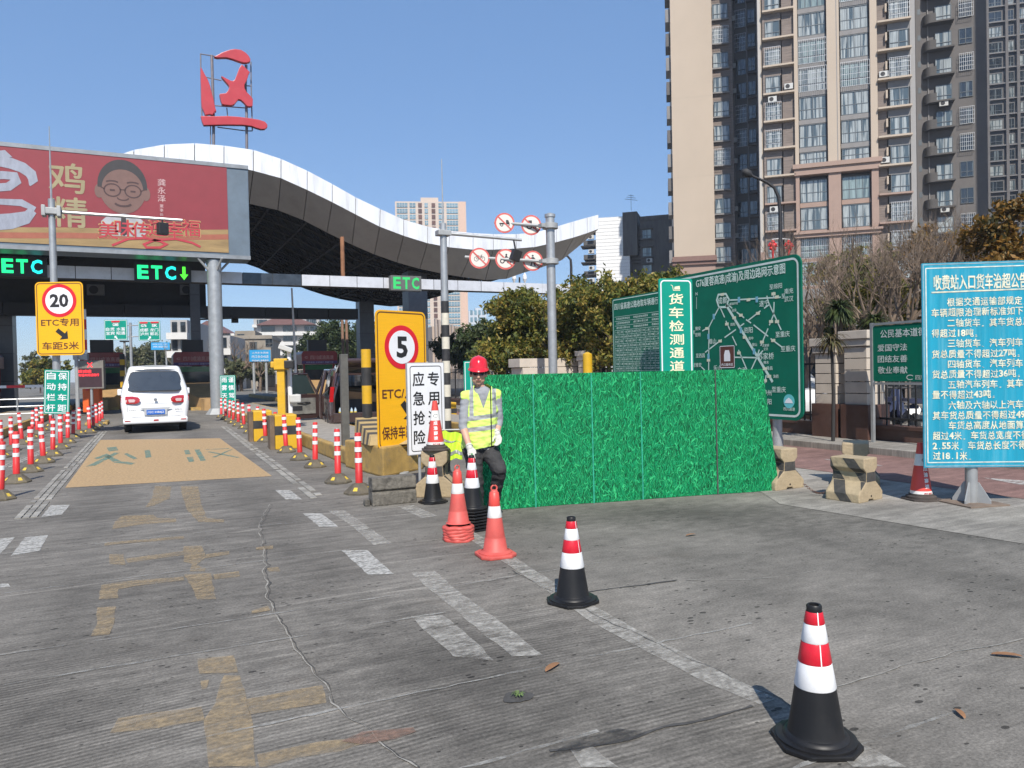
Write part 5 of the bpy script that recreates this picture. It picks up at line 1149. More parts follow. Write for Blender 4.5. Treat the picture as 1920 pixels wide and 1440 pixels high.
# ---- far road signs
def far_sign(u0, u1, v0, v1, d, label, rows, route, arr):
    m, rz, w_, z0, z1 = frame_of(u0, d, u1, d, v0, v1); h_ = z1-z0; t = thing('direction_sign', label, 'road sign', (m.x, m.y, 0), rz, 'far green direction signs')
    plate(t, w_, h_, z0, m_sg, .08, 0, .05); mb = MB(); ring(mb, w_-.1, h_-.1, .06, .05, -.006, 0, 0, z0+h_/2)
    for i, r_ in enumerate(rows):
        for j, c in enumerate(r_): letters(mb, c, w_*(-.24+.46*j), z1-h_*(.46+.20*i), h_*.17, -.006, w_*.38, .03)
    arrow(mb, 0, z0+h_*.13, h_*.22, arr, -.006, .3)
    for j, c in enumerate(route): letters(mb, c, w_*((j-(len(route)-1)/2)*.5), z1-h_*.24, h_*.14, -.010, w_*.26, .04)
    mb.build('lettering', m_sw, t)
    mb = MB()
    for j, c in enumerate(route): xx = w_*((j-(len(route)-1)/2)*.5); mb.flat([(xx-w_*.18, z1-h_*.13), (xx+w_*.18, z1-h_*.13), (xx+w_*.18, z1-h_*.05), (xx-w_*.18, z1-h_*.05)], -.009)
    mb.build('route_strip', m_sr, t)
far_sign(195, 238, 600, 638, 88, 'far green sign with route G85, left of the gantry pole', (('自贡', '水富'), ('宜宾', '昭通')), ('G85',), PI*.72)
far_sign(259, 300, 602, 639, 88, 'far green sign with routes G76 and SK, right of the gantry pole', (('成都', '龙门'), ('泸州', '郭北')), ('G76', 'SK'), PI*.28)
p = gd(247, 88.2); t = thing('signpost', 'far grey pole carrying the two green direction signs', 'signpost', p, -.45)
zt = W(247, 605, 88).z; mb = MB(); mb.tube([(0, 0, 0), (0, 0, zt)], .16, 10); mb.build('pole', m_galv, t)
mb = MB()
for v in (610, 631): z = W(247, v, 88).z; mb.tube([(-2.4, 0, z), (2.4, 0, z)], .07, 6)
mb.build('cross_arm', m_galv, t)
p = gd(235, 62); t = thing('street_lamp', 'far thin grey lamp pole left of the gantry pole', 'street lamp', p); mb = MB(); mb.tube([(0, 0, 0), (0, 0, W(235, 640, 62).z)], .09, 8); mb.build('pole', m_galv2, t); mb = MB(); mb.box((0, 0, W(235, 640, 62).z), (.7, .3, .12)); mb.build('lamp_head', m_sk, t)
p = gd(375, 47); t = thing('camera_post', 'slim dark pole with side arm and camera behind the white column', 'camera post', p); zt = W(375, 596, 47).z
mb = MB(); mb.tube([(0, 0, 0), (0, 0, zt)], .11, 8); mb.tube([(0, 0, zt-.1), (2.6, -.6, zt)], .06, 6); mb.build('pole', m_sk, t); mb = MB(); mb.box((2.1, -.5, zt-.2), (.4, .3, .25)); mb.build('camera', m_sk, t)
# ================================================================ BUILDINGS
R0 = Vector((math.cos(YAW), -math.sin(YAW), 0)); F0 = Vector((math.sin(YAW), math.cos(YAW), 0))
m_beige = M('tower_beige', (.45, .37, .29), .8, var=.05, scale=.15, dirt=.12, dirtcol=(.36, .30, .24), bump=.1, bscale=3)
m_pink = M('tower_rose', (.33, .23, .185), .8, var=.06, scale=.2, dirt=.12)
m_brick = M('tower_brick', (.19, .155, .135), .85, var=.30, scale=1.0, stretch=(.7, .7, 9), bump=.1)
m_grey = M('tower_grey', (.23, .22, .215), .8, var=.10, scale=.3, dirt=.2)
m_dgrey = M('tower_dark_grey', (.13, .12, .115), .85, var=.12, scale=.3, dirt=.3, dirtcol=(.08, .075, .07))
m_frame = M('window_frame_dark', (.10, .115, .125), .5, .2, var=.1); m_wfr = M('window_frame_white', (.62, .62, .62), .5, var=.05)
m_grill = M('grille_white', (.55, .56, .57), .45, .3, var=.1)
def glassmat(name, dark, light, lo=.45, hi=.6):
    m = bpy.data.materials.new(name); m.use_nodes = True; nt = m.node_tree; L = nt.links.new; b = nt.nodes['Principled BSDF']
    b.inputs['Roughness'].default_value = .08; b.inputs['Specular IOR Level'].default_value = .8; b.inputs['Coat Weight'].default_value = .6; b.inputs['Coat Roughness'].default_value = .03
    tc = _n(nt, 'ShaderNodeTexCoord'); oi = _n(nt, 'ShaderNodeObjectInfo'); vm = _n(nt, 'ShaderNodeVectorMath', operation='MULTIPLY_ADD'); L(oi.outputs['Random'], vm.inputs[0]); vm.inputs[1].default_value = (37, 11, 23); L(tc.outputs['Object'], vm.inputs[2])
    mp = _n(nt, 'ShaderNodeMapping'); mp.inputs['Scale'].default_value = (2.2, 1, .10); L(vm.outputs[0], mp.inputs[0])
    n = _n(nt, 'ShaderNodeTexNoise', Scale=1.3, Detail=3.); L(mp.outputs[0], n.inputs['Vector'])
    n2 = _n(nt, 'ShaderNodeTexNoise', Scale=9., Detail=2.); mp2 = _n(nt, 'ShaderNodeMapping'); mp2.inputs['Scale'].default_value = (1.2, 1, .05); L(vm.outputs[0], mp2.inputs[0]); L(mp2.outputs[0], n2.inputs['Vector'])
    r = _n(nt, 'ShaderNodeMapRange'); r.inputs[1].default_value = lo; r.inputs[2].default_value = lo+.04; L(n.outputs[0], r.inputs[0])
    r2 = _n(nt, 'ShaderNodeMapRange'); r2.inputs[1].default_value = .3; r2.inputs[2].default_value = .7; r2.inputs[3].default_value = .55; r2.inputs[4].default_value = 1.1; L(n2.outputs[0], r2.inputs[0])
    sc = _n(nt, 'ShaderNodeVectorMath', operation='SCALE'); sc.inputs[0].default_value = light; L(r2.outputs[0], sc.inputs['Scale'])
    mx = _n(nt, 'ShaderNodeMix', data_type='RGBA'); L(r.outputs[0], mx.inputs[0]); mx.inputs[6].default_value = (*dark, 1); L(sc.outputs[0], mx.inputs[7]); L(mx.outputs[2], b.inputs['Base Color'])
    nb = _n(nt, 'ShaderNodeTexNoise', Scale=.8, Detail=1.); L(vm.outputs[0], nb.inputs['Vector']); bu = _n(nt, 'ShaderNodeBump', Strength=.12, Distance=.3); L(nb.outputs[0], bu.inputs['Height']); L(bu.outputs[0], b.inputs['Normal']); L(bu.outputs[0], b.inputs['Coat Normal'])
    return m
m_wg = glassmat('window_glass_curtained', (.07, .095, .105), (.38, .41, .40), .45); m_wd = glassmat('window_glass_dark', (.02, .026, .032), (.17, .20, .21), .58)
m_wb = glassmat('window_glass_green', (.09, .125, .13), (.26, .33, .32), .46)
WM = {}
def window_mesh(kind, w, h):
    """(pane mesh, frame mesh, grille mesh) in local coords, centred in x, base at z = 0, front facing -y"""
    k = (kind, round(w, 1), round(h, 1))
    if k in WM: return WM[k]
    pane = MB(); fr = MB(); g = None; t = .055
    if kind == 'bay':                          # wide window bay with four lights above a glazed parapet
        sp = .98 if h > 1.9 else h*.4
        pane.add([(-w/2, -.02, sp+.04), (w/2, -.02, sp+.04), (w/2, -.02, h), (-w/2, -.02, h)], [(0, 1, 2, 3)]); pane.add([(-w/2, -.05, 0), (w/2, -.05, 0), (w/2, -.05, sp), (-w/2, -.05, sp)], [(0, 1, 2, 3)])
        for x in [(-w/2+t/2)+(w-t)*i/4 for i in range(5)]: fr.b2((x-t/2, -.07, sp), (x+t/2, -.015, h))
        for x in [(-w/2+t/2)+(w-t)*i/4 for i in range(5)]: fr.b2((x-.025, -.09, 0), (x+.025, -.045, sp))
        for z in (0.02, sp, h-.03): fr.b2((-w/2, -.08, z-.035), (w/2, -.012, z+.035))
    else:
        pane.add([(-w/2, -.02, 0), (w/2, -.02, 0), (w/2, -.02, h), (-w/2, -.02, h)], [(0, 1, 2, 3)])
        nx = 2 if w < 2.4 else 3
        for i in range(nx+1): x = -w/2+t/2+(w-t)*i/nx; fr.b2((x-t/2, -.07, 0), (x+t/2, -.015, h))
        for z in (.03, h*.33, h-.03): fr.b2((-w/2, -.075, z-.03), (w/2, -.012, z+.03))
    if 'g' in kind:
        g = MB(); n = int(w/.16); y0 = -.42
        for i in range(n+1): x = -w/2-.05+(w+.1)*i/n; g.b2((x-.011, y0, -.1), (x+.011, y0+.022, h+.05))
        for i in range(5): z = -.1+(h+.15)*i/4; g.b2((-w/2-.05, y0, z-.013), (w/2+.05, y0+.022, z+.013))
        for x in (-w/2-.05, w/2+.05):
            for z in (-.1, h*.5, h+.05): g.b2((x-.012, y0, z-.012), (x+.012, -.01, z+.012))
        g = g.build('security_grille', m_grill, me_only=True)
    WM[k] = (pane, fr.build('window_frame', m_frame, me_only=True), g); return WM[k]
class Facade:
    """a vertical wall plane placed in camera space: left end at pixel column u0, depth d0, running along direction (dx, dz) of camera ground axes"""
    def __init__(s, t, u0, d0, dx, dz):
        s.t = t; s.P = gd(u0, d0); s.d = (R0*dx+F0*dz).normalized(); s.n = Vector((s.d.y, -s.d.x, 0)); s.rz = math.atan2(s.d.y, s.d.x)
        s.o = t.location.copy(); s.trz = t.rotation_euler[2]
    def sx(s, u, v=650): q = onp(u, v, s.P, s.n); return (q-s.P).dot(s.d)
    def sz(s, u, v): return onp(u, v, s.P, s.n).z
    def loc(s, x, out, z): p = s.P+s.d*x+s.n*out; return p+Vector((0, 0, z))-s.o
    def put(s, me, name, x, out, z, parent=None, mats=None):
        o = OB(name, me, s.t if parent is None else parent); 
        if parent is None: o.location = s.loc(x, out, z); o.rotation_euler = (0, 0, s.rz)
        return o
    def box(s, name, mat, x0, x1, z0, z1, out0, out1, bevel=0):
        mb = MB(); mb.b2((0, -max(out0, out1), 0), (x1-x0, -min(out0, out1), z1-z0)); o = mb.build(name, mat, s.t, bevel=bevel); o.location = s.loc(x0, 0, z0); o.rotation_euler = (0, 0, s.rz); return o
    def window(s, kind, x0, x1, z0, z1, out=0., glass=None):
        w_, h_ = x1-x0, z1-z0; pane, fr, g = window_mesh(kind, w_, h_); k = (kind, round(w_, 1), round(h_, 1), (glass or m_wg).name)
        if k not in WM: WM[k] = pane.build('window', glass or m_wg, me_only=True)
        wo = s.put(WM[k], 'window', (x0+x1)/2, out, z0); OB('window_frame', fr, wo)
        if g: OB('security_grille', g, wo)
        return wo
AC = {}
def ac_part(F, x, out, z):
    if 'm' not in AC:
        mb = MB(); mb.b2((-.42, -.32, 0), (.42, 0, .58)); AC['m'] = mb.build('air_conditioner', m_ac, me_only=True, bevel=.02)
        mb = MB(); mb.disc((-.1, -.325, .29), .22, 16, t=.004); mb.b2((-.45, -.3, -.05), (.45, 0, -.01)); AC['f'] = mb.build('fan_grille', m_sk, me_only=True)
    o = F.put(AC['m'], 'air_conditioner', x, out, z); OB('fan_grille', AC['f'], o); return o
FH = 2.83
def rowz(F, u, v, k): return F.sz(u, v)+FH*k
def building(name, label, u, d): p = gd(u, d); return thing(name, label, 'building', p)
rb_ = random.Random(5)
# ---- tower 1: blank beige gable and recessed column
t1 = building('apartment_tower', 'tall beige apartment tower with a blank gable wall, leftmost of the towers', 1265, 88)
F = Facade(t1, 1268, 88, 5.0, -1)
xe = F.sx(1344); xa1 = F.sx(1384)
F.box('wall', m_beige, 0, xe, 14.6, 62, 0, -12); F.box('wall', m_pink, 0, xe, 0, 13.6, 0, -12)
F.box('cornice', M('cornice_rose', (.20, .12, .10), .8, var=.1), -.2, xe+.15, 13.6, 14.6, .25, -12.1)
F.box('cornice', M('cornice_rose', (.2, .1, .1)), -.3, xe+.2, 14.0, 14.2, .45, .25)
for z in (23.9, 33.1): F.box('wall_groove', M('groove_pale', (.40, .34, .27), .8), 0, xe, z, z+.04, .004, 0)
rz0 = F.sz(1355, 397)   # a sill height in column A (photo row)
F.box('brick_wall', m_brick, xe, xa1, 0, 62, -1.2, -12)
for k in range(-4, 15):
    z = rz0+FH*k
    if z < .5: continue
    kind = 'plaing' if rb_.random() < .45 else 'plain'
    F.window(kind, xe+.15, xe+.15+1.75, z, z+1.75, -1.0)
    F.box('sill', m_grey, xe+.02, xe+2.0, z-.16, z-.02, -.85, -1.2)
# left edge bays seen edge-on
for k in range(-3, 15):
    z = rz0+FH*k; F.box('side_bay', m_dgrey if k % 2 else m_grey, -.55, -.01, z+.1, z+1.6, -.6, -3.2)
# recess 2 (dark side court) with windows and pipes
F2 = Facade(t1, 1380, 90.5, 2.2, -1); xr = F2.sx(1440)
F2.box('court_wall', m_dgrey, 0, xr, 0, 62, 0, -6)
for k in range(-4, 15):
    z = rz0+FH*k-.1
    if z < .5: continue
    a, b = F2.sx(1388), F2.sx(1407); F2.window('plain' if rb_.random() < .6 else 'plaing', a, b, z, z+1.9, .02, m_wd)
    a, b = F2.sx(1411), F2.sx(1425); F2.window('plain', a, b, z+.2, z+1.8, .3, m_wd); F2.box('balcony_slab', m_dgrey, a-.1, b+.3, z-.1, z+.05, .5, 0)
    if k % 3 != 1: ac_part(F2, F2.sx(1382), .3, z+.3+rb_.random()*.5)
for u in (1384, 1409): x = F2.sx(u); F2.box('drain_pipe', m_grey, x-.06, x+.06, 0, 62, .14, .02)
# ---- tower 2: the main sunlit block
t2 = building('apartment_tower', 'tall brown and beige tower with stacked glazed bays, directly behind the street lamp', 1430, 78)
F = Facade(t2, 1430, 78.5, 3.1, -1)
X2 = lambda u: F.sx(u)
xL, xR = 0, X2(1722)
z296 = F.sz(1500, 312); z330 = F.sz(1500, 332); z441 = F.sz(1500, 440)
F.box('rear_wall', m_grey, xL, xR, 0, 62, -.9, -12)
F.box('white_edge_strip', M('edge_white', (.44, .41, .37), .7, var=.05), xL, X2(1434.5), 13.5, 62, .15, -.9); F.box('edge_strip', m_beige, X2(1434.5)+.01, X2(1437), 13.5, 62, .05, -.9)
F.box('edge_base', m_pink, xL, X2(1437), 0, 13.5, .2, -.9)
zb = F.sz(1530, 65.5)-FH*8                        # window base, photo row of v = 65.5 lowered 8 floors
cols = dict(B=(1438, 1472), Bs=(1474, 1496), P1=(1496, 1503), C=(1504, 1556), P2=(1557, 1580), D=(1582, 1636), P3=(1637, 1650), Es=(1650, 1668), E=(1670, 1711), end=(1712, 1722))
c_ = {k: (X2(a), X2(b)) for k, (a, b) in cols.items()}
for nm in ('P1', 'P3'): a, b = c_[nm]; F.box('pier', m_beige, a, b, z296, 62, .5, -.9); F.box('pier', m_pink, a, b, 0, z330, .55, -.9)
a, b = c_['P2']; F.box('pier', m_beige, a, b, z296, 62, .5, -.9); F.box('pier', m_pink, a, b, 0, z330, .55, -.9); mid_ = (a+b)/2; F.box('pier_groove', m_grey, mid_+.28, mid_+.36, z296, 62, .504, .5)
for zc_, hh in ((z330, z296-z330), (z441-.45, .55)):
    F.box('cornice', m_pink, c_['P1'][0]-.15, c_['P3'][1]+.15, zc_, zc_+hh*.6, .75, -.5); F.box('cornice', m_pink, c_['P1'][0]-.3, c_['P3'][1]+.3, zc_+hh*.6, zc_+hh, .95, -.5)
for nm in ('Bs', 'Es'): a, b = c_[nm]; F.box('brick_strip', m_brick, a, b, 0, 62, .1, -.9)
a, b = c_['end']; F.box('end_pier', M('end_grey', (.30, .29, .28), .7, var=.05), a, b, 0, 62, .15, -.9)
for k in range(-1, 19):
    z = zb+FH*k
    if z > 50: break
    for nm in ('C', 'D'):
        a, b = c_[nm]; hh = 2.28
        zc = z+(.0)
        if abs((zc+FH)-z330) < 0: continue
        top = zc+hh
        if zc < z296+.1 and top > z330-.1:
            if zc+.2 < z330: top = z330-.1
            else: zc = z296+.15; top = max(zc+.9, z+hh)
        kind = ('bayg' if rb_.random() < .32 else 'bay')
        F.window(kind, a+.05, b-.05, zc, top, .05, m_wg if rb_.random() < .6 else m_wb)
        F.box('spandrel', m_grey if zc > z330 else m_pink, a, b, zc-.5, zc-.03, .12, -.9)
    a, b = c_['B']; z2 = z-.15+.35
    F.window('plaing' if rb_.random() < .4 else 'plain', a+.25, b-.1, z2, z2+1.75, .25)
    F.box('window_surround', m_brick, a, a+.22, z2-.3, z2+2.0, .3, -.9); F.box('window_ledge', m_pink if z < z330 else m_beige, a, c_['Bs'][1], z2-.22, z2-.04, .75, -.5); F.box('spandrel', m_brick, a, b, z2+1.8, z2+FH-.25, .2, -.9)
    if k % 4 == 1 or k == 6: ac_part(F, (a+b)/2, .3, z2+1.85) if k % 4 == 1 else ac_part(F, c_['Bs'][0]+.6, .12, z2+.2)
    a, b = c_['E']
    F.window('plaing' if 8 < k < 13 or rb_.random() < .2 else 'plain', a+.15, b-.1, z2, z2+1.8, .35)
    F.box('window_ledge', m_beige if z > z330 else m_pink, c_['Es'][0], b+.1, z2-.22, z2-.04, .85, -.5); F.box('spandrel', m_grey, a, b, z2+1.85, z2+FH-.25, .25, -.9)
    F.box('pipe_bracket', m_beige, c_['Es'][1]-.12, c_['Es'][1]+.05, z2+.9, z2+1.7, .45, .1)
    if k in (3, 6, 9): ac_part(F, c_['Es'][0]+.6, .12, z2+.2)
# ---- dark wing
t3 = building('apartment_wing', 'dark grey apartment wing with rounded balconies in shade, right of the brown tower', 1722, 76)
F = Facade(t3, 1724, 82, 2.6, -1); X3 = F.sx
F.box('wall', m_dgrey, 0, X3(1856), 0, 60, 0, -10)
zr = F.sz(1770, 41)-FH*10
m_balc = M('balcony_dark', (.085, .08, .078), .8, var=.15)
for k in range(-1, 17):
    z = zr+FH*k
    if z < .2 or z > 44: continue
    a, b = X3(1759), X3(1792); F.window('plaing' if rb_.random() < .35 else 'plain', a, b-.1, z, z+1.75, .15, m_wg)
    a2, b2 = X3(1736), X3(1793)
    n = 8; pr = [(0, 0)]+[(.7-.7*math.cos(PI/2*i/n), -1.0*math.sin(PI/2*i/n)) for i in range(n+1)]+[((b2-a2), -1.0), ((b2-a2), 0)]
    mb = MB(); mb.prism(pr, 'z', -.25, -.08); o = mb.build('balcony_slab', m_balc, F.t); o.location = F.loc(a2, 0, z); o.rotation_euler = (0, 0, F.rz)
    mb = MB(); mb.prism([(x_*.97+.02, y_*.97) for x_, y_ in pr[1:n+2]]+[((a-a2), -.97), ((a-a2), -.9), (.7, -.9), (.35, -.75), (.12, -.4), (.08, 0)], 'z', -.08, .75); o = mb.build('balcony_parapet', m_balc, F.t); o.location = F.loc(a2, 0, z); o.rotation_euler = (0, 0, F.rz)
    a, b = X3(1804), X3(1829); F.window('plaing' if rb_.random() < .6 else 'plain', a, b, z+.15, z+1.8, .02, m_wd)
    a, b = X3(1727), X3(1733); F.box('vent_opening', m_frame, a, b, z+1.2, z+1.8, .02, 0)
    if k in (3, 7, 12): ac_part(F, X3(1772), .6, z-.75)
x = X3(1746); F.box('drain_pipe', m_grey, x-.05, x+.05, 0, 60, .12, .01)
# ---- far right towers
t4 = building('apartment_tower', 'far dark tower with many small windows at the upper right edge', 1850, 120)
F = Facade(t4, 1840, 148, 3.5, -1); X4 = F.sx
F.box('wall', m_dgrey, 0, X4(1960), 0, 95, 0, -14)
wk = {}
for k in range(0, 28):
    z = 5+3.0*k
    for ui, (ua, ub) in enumerate(((1843, 1850), (1858, 1884), (1894, 1906), (1914, 1932), (1938, 1952))):
        a, b = X4(ua), X4(ub)
        if z > 76: continue
        F.window('plain', a, b, z, z+1.9, .03, m_wd if (k+ui) % 3 else m_wg)
    F.box('string_course', M('course_grey', (.19, .18, .175), .8), X4(1855), X4(1935), z-.35, z-.15, .5, 0)
for u in (1853, 1889, 1910): a = X4(u); F.box('pier', m_dgrey, a, a+.5, 0, 95, .6, 0)
# ---- unseen block added just right of the view to shade the dark wing
p = R0*52.5+F0*58; shade_block = thing('apartment_block', 'large unseen grey block added outside the right edge to shade the dark wing', 'building', (p.x, p.y, 0), -YAW)
mb = MB(); mb.b2((0, 0, 0), (60, 14, 92)); mb.build('wall', m_grey, shade_block)
for i in range(14):
    for k in range(12):
        pane, fr, g = window_mesh('plain', 1.8, 1.75); 
        kk = ('plain', 1.8, 1.8, 'window_glass_dark')
        if kk not in WM: WM[kk] = pane.build('window', m_wd, me_only=True)
        o = OB('window', WM[kk], shade_block, (2.5+4.1*i, -.02, 3+7.0*k))
# ---- white gable and dark block in the middle distance
t6 = building('apartment_block', 'old dark stained block with a blank white side wall behind the trees', 1185, 112)
F = Facade(t6, 1122, 112, 6, -1.2)
xw = F.sx(1184); zt = F.sz(1150, 408)
mb = MB(); nz_ = 46
for k in range(nz_):
    z = zt*k/nz_; mb.b2((0, -.02-.03, z+.05), (xw, 0, z+zt/nz_)); 
o = mb.build('white_siding', M('siding_white', (.74, .74, .73), .6, var=.05), F.t); o.location = F.loc(0, 0, 0); o.rotation_euler = (0, 0, F.rz); o['kind'] = 'stuff'
F.box('side_wall', M('siding_core', (.55, .55, .54), .7), 0, xw, 0, zt+.1, -.01, -8)
Fb = Facade(t6, 1185, 111, 3.2, -1.0); xb = Fb.sx(1264); zt2 = Fb.sz(1225, 412)
m_old = M('stained_dark_wall', (.105, .10, .095), .9, var=.2, scale=.5, stretch=(1.5, 1.5, .25), dirt=.7, dirtcol=(.035, .034, .033))
Fb.box('wall', m_old, 1.6, xb, 0, zt2, -.02, -9); Fb.box('wall_recess', m_old, 0, 1.6, 0, zt2-.5, -1.2, -9)
zc = Fb.sz(1190, 397); Fb.box('stair_head', m_old, Fb.sx(1172), Fb.sx(1199), zt2-5, zc, .2, -5)
Fb.box('parapet', m_old, 1.5, xb+.1, zt2, zt2+.6, .1, -.4)
for k in range(9): Fb.box('lattice_bar', m_dgrey, .1, 1.5, zt2-6+k*.5, zt2-5.8+k*.5, -.9, -1.1)
for v0, v1 in ((430, 447), (464, 481), (496, 516), (530, 547)):
    a, b = Fb.sx(1208), Fb.sx(1225); z0, z1 = Fb.sz(1216, v1), Fb.sz(1216, v0); Fb.window('plain', a, b, z0, z1, .02, m_wb); Fb.box('window_hood', m_old, a-.15, b+.3, z1+.05, z1+.25, .5, 0); Fb.box('sill', m_old, a-.15, b+.3, z0-.2, z0-.05, .35, 0)
ac_part(Fb, Fb.sx(1221), .02, Fb.sz(1221, 492))
mb = MB(); q = Fb.loc(Fb.sx(1190), 1, zc); 
for h_, wd_ in ((1.6, 1.1), (1.9, .8), (2.2, .5)): mb.tube([q+Vector((-wd_, 0, h_)), q+Vector((wd_, 0, h_))], .03, 4)
mb.tube([q, q+Vector((0, 0, 2.4))], .03, 4); mb.build('roof_aerial', m_dkm, t6)
# balconies on its left flank
for v in (447, 474, 505, 528):
    z = F.sz(1110, v); F.box('side_balcony', m_old, -1.9, -.05, z-.9, z-.2, -.4, -3); F.box('side_awning', m_dkm, -2.3, -.05, z+1.0, z+1.15, -.1, -3); ac_part(F, -.7, -.1, z-.1)
# ---- far orange tower
t7 = building('apartment_tower', 'far pale orange tower with blue glass bays above the dip of the canopy', 810, 320)
F = Facade(t7, 748, 320, 8, 1); X7 = F.sx; xt = X7(877); zt = F.sz(810, 378)
m_or7 = M('tower_orange', (.56, .46, .38), .8, var=.06, scale=.1); m_bl7 = M('bay_blue_glass', (.16, .27, .33), .15, var=.12, rnd=.2, spec=.7)
F.box('wall', m_or7, 0, xt, 0, zt, 0, -15); F.box('roof_parapet', m_or7, X7(795), X7(828), zt, F.sz(810, 370), -.5, -8); F.box('end_pier', M('tower_orange2', (.60, .42, .32), .8), X7(866), xt+.5, 0, zt, .6, -15)
nfl = 29; fl = (zt-3)/nfl
meshes = {}
for nm, ua, ub in (('a', 750, 770), ('b', 774, 785), ('c', 790, 797), ('d', 802, 808), ('e', 815, 822), ('f', 828, 838), ('g', 843, 864)):
    w_ = X7(ub)-X7(ua); mb = MB(); mb.b2((0, -.25, 0), (w_, 0, fl*.72)); dk = nm in 'ce'
    me = mb.build('window', M('loggia_dark', (.12, .06, .045), .8, rnd=.3) if dk else m_bl7, me_only=True)
    mf = MB()
    if not dk:
        for i in range(1, 4 if w_ > 3 else 2): xx = w_*i/(4 if w_ > 3 else 2); mf.b2((xx-.08, -.32, 0), (xx+.08, -.255, fl*.72))
        mf.b2((0, -.32, fl*.3), (w_, -.255, fl*.36)); mfm = mf.build('window_frame', M('frame_pale', (.50, .50, .48), .6), me_only=True)
    for k in range(nfl):
        o = F.put(me, 'window', X7(ua), 0, 3+fl*k)
        if not dk: OB('window_frame', mfm, o)
# ---- small far white-blue block and curved pale hall
t8 = building('office_block', 'far white and blue block right of the orange tower', 896, 420); F = Facade(t8, 881, 420, 8, 1)
F.box('wall', M('white_blue', (.50, .54, .58), .6), 0, F.sx(913), 0, F.sz(897, 583), 0, -12); F.box('roof_house', M('white_blue', (0, 0, 0)), F.sx(893), F.sx(904), 0, F.sz(897, 577), -1, -8)
for i in range(4):
    for k in range(9): a = F.sx(883+7.5*i); F.box('window', m_bl7, a, a+1.4, 2+k*4.0, 4.6+k*4.0, .2, 0)
t9 = building('shop_hall', 'low pale curved hall below the orange tower', 850, 190); F = Facade(t9, 812, 190, 6, 2)
for i in range(9): a = F.sx(815+6.2*i); F.box('facade_fin', M('hall_fin', (.34, .28, .24), .8), a, a+.5, 0, F.sz(815+6.2*i, 598+2.2*i), 1.2-.05*i*i*.3, 0)
F.box('wall', M('hall_wall', (.42, .33, .26), .8), 0, F.sx(872), 0, F.sz(840, 612), 0, -9)
# ---- buildings seen through the toll lanes
def terrace(label, u0, u1, d, vt, floors, mats, roofm=None, name='apartment_block', dx=6, dz=1., lo=0):
    t = building(name, label, (u0+u1)/2, d); F = Facade(t, u0, d, dx, dz); xr = F.sx(u1); zt = F.sz(u0, vt); fh = zt/floors
    F.box('wall', mats[0], 0, xr, 0, zt, 0, -10)
    nw = max(2, int(xr/3.2)); ww = xr/nw
    mb = MB(); mb.b2((0, -.12, 0), (ww*.62, 0, fh*.55)); me = mb.build('window', m_wd, me_only=True)
    for k in range(floors):
        F.box('balcony_band', mats[1], -.2, xr+.2, fh*k-.15, fh*k+fh*.28, 1.0, 0)
        for i in range(nw): F.put(me, 'window', ww*(i+.2), 0, fh*k+fh*.34)
    if roofm:
        for i in range(max(1, nw//2)):
            a = i*xr/max(1, nw//2); b = a+xr/max(1, nw//2)*.92; mb = MB(); mb.prism([(0, 0), (b-a, 0), ((b-a)*.5, 2.2)], 'y', -1.2, 9); o = mb.build('roof', roofm, t); o.location = F.loc(a, 0, zt); o.rotation_euler = (0, 0, F.rz)
    return t
m_wh = M('render_white', (.62, .61, .58), .8, var=.06, scale=.3, dirt=.15); m_rf = M('roof_maroon', (.17, .09, .085), .8, var=.15); m_tn = M('old_tan_wall', (.27, .235, .19), .9, var=.18, scale=.4, dirt=.5, dirtcol=(.15, .13, .11)); m_gw = M('grey_wall', (.38, .37, .36), .85, var=.1)
terrace('white terraced hotel with maroon roofs beyond the fence, upper row', 484, 604, 150, 610, 6, (m_gw, m_wh), m_rf)
terrace('higher white terrace block with maroon roofs behind the hotel', 478, 600, 185, 598, 8, (m_gw, m_wh))
terrace('white balconied block at the bend left of the white round column', 322, 352, 82, 600, 4, (m_gw, m_wh), None)
terrace('white balconied block partly behind the white round column', 360, 432, 92, 630, 3, (m_gw, m_wh), None)
terrace('villa with maroon gables above the balconied blocks', 352, 440, 130, 626, 5, (m_wh, m_wh), m_rf)
t = building('old_building', 'old tan brick building with few windows beyond the toll lanes', 470, 108); F = Facade(t, 428, 104, 6, 1.2); xr = F.sx(508); zt = F.sz(430, 636)
F.box('wall', m_tn, 0, xr, 0, zt, 0, -12); F.box('parapet', m_tn, -.2, xr+.2, zt, zt+.5, .2, -12); F.box('stair_tower', m_tn, F.sx(440), F.sx(478), zt, F.sz(440, 620), -.5, -8)
for u, v in ((445, 645), (468, 660), (498, 650), (446, 680), (490, 688)): a = F.sx(u); z = F.sz(u, v); F.window('plain', a, a+1.0, z, z+1.4, .02, m_wd)
t = building('low_house', 'low pink roofed house far off between the direction signs', 215, 180); F = Facade(t, 205, 180, 6, 1); F.box('wall', m_gw, 0, F.sx(232), 0, 5.5, 0, -8); mb = MB(); mb.prism([(-.5, 0), (F.sx(232)+.5, 0), (F.sx(232)*.5, 2.6)], 'y', -.5, 8); o = mb.build('roof', M('roof_pink', (.45, .16, .15), .8), t); o.location = F.loc(0, 0, 5.5); o.rotation_euler = (0, 0, F.rz)
t = building('low_house', 'low white house far off behind the yellow 20 sign', 160, 150); F = Facade(t, 150, 150, 6, 1); F.box('wall', m_wh, 0, F.sx(185), 0, F.sz(165, 660), 0, -8)
for i in range(4): a = F.sx(153+7*i); F.box('window', m_wd, a, a+1.6, 4, 6, .1, 0)
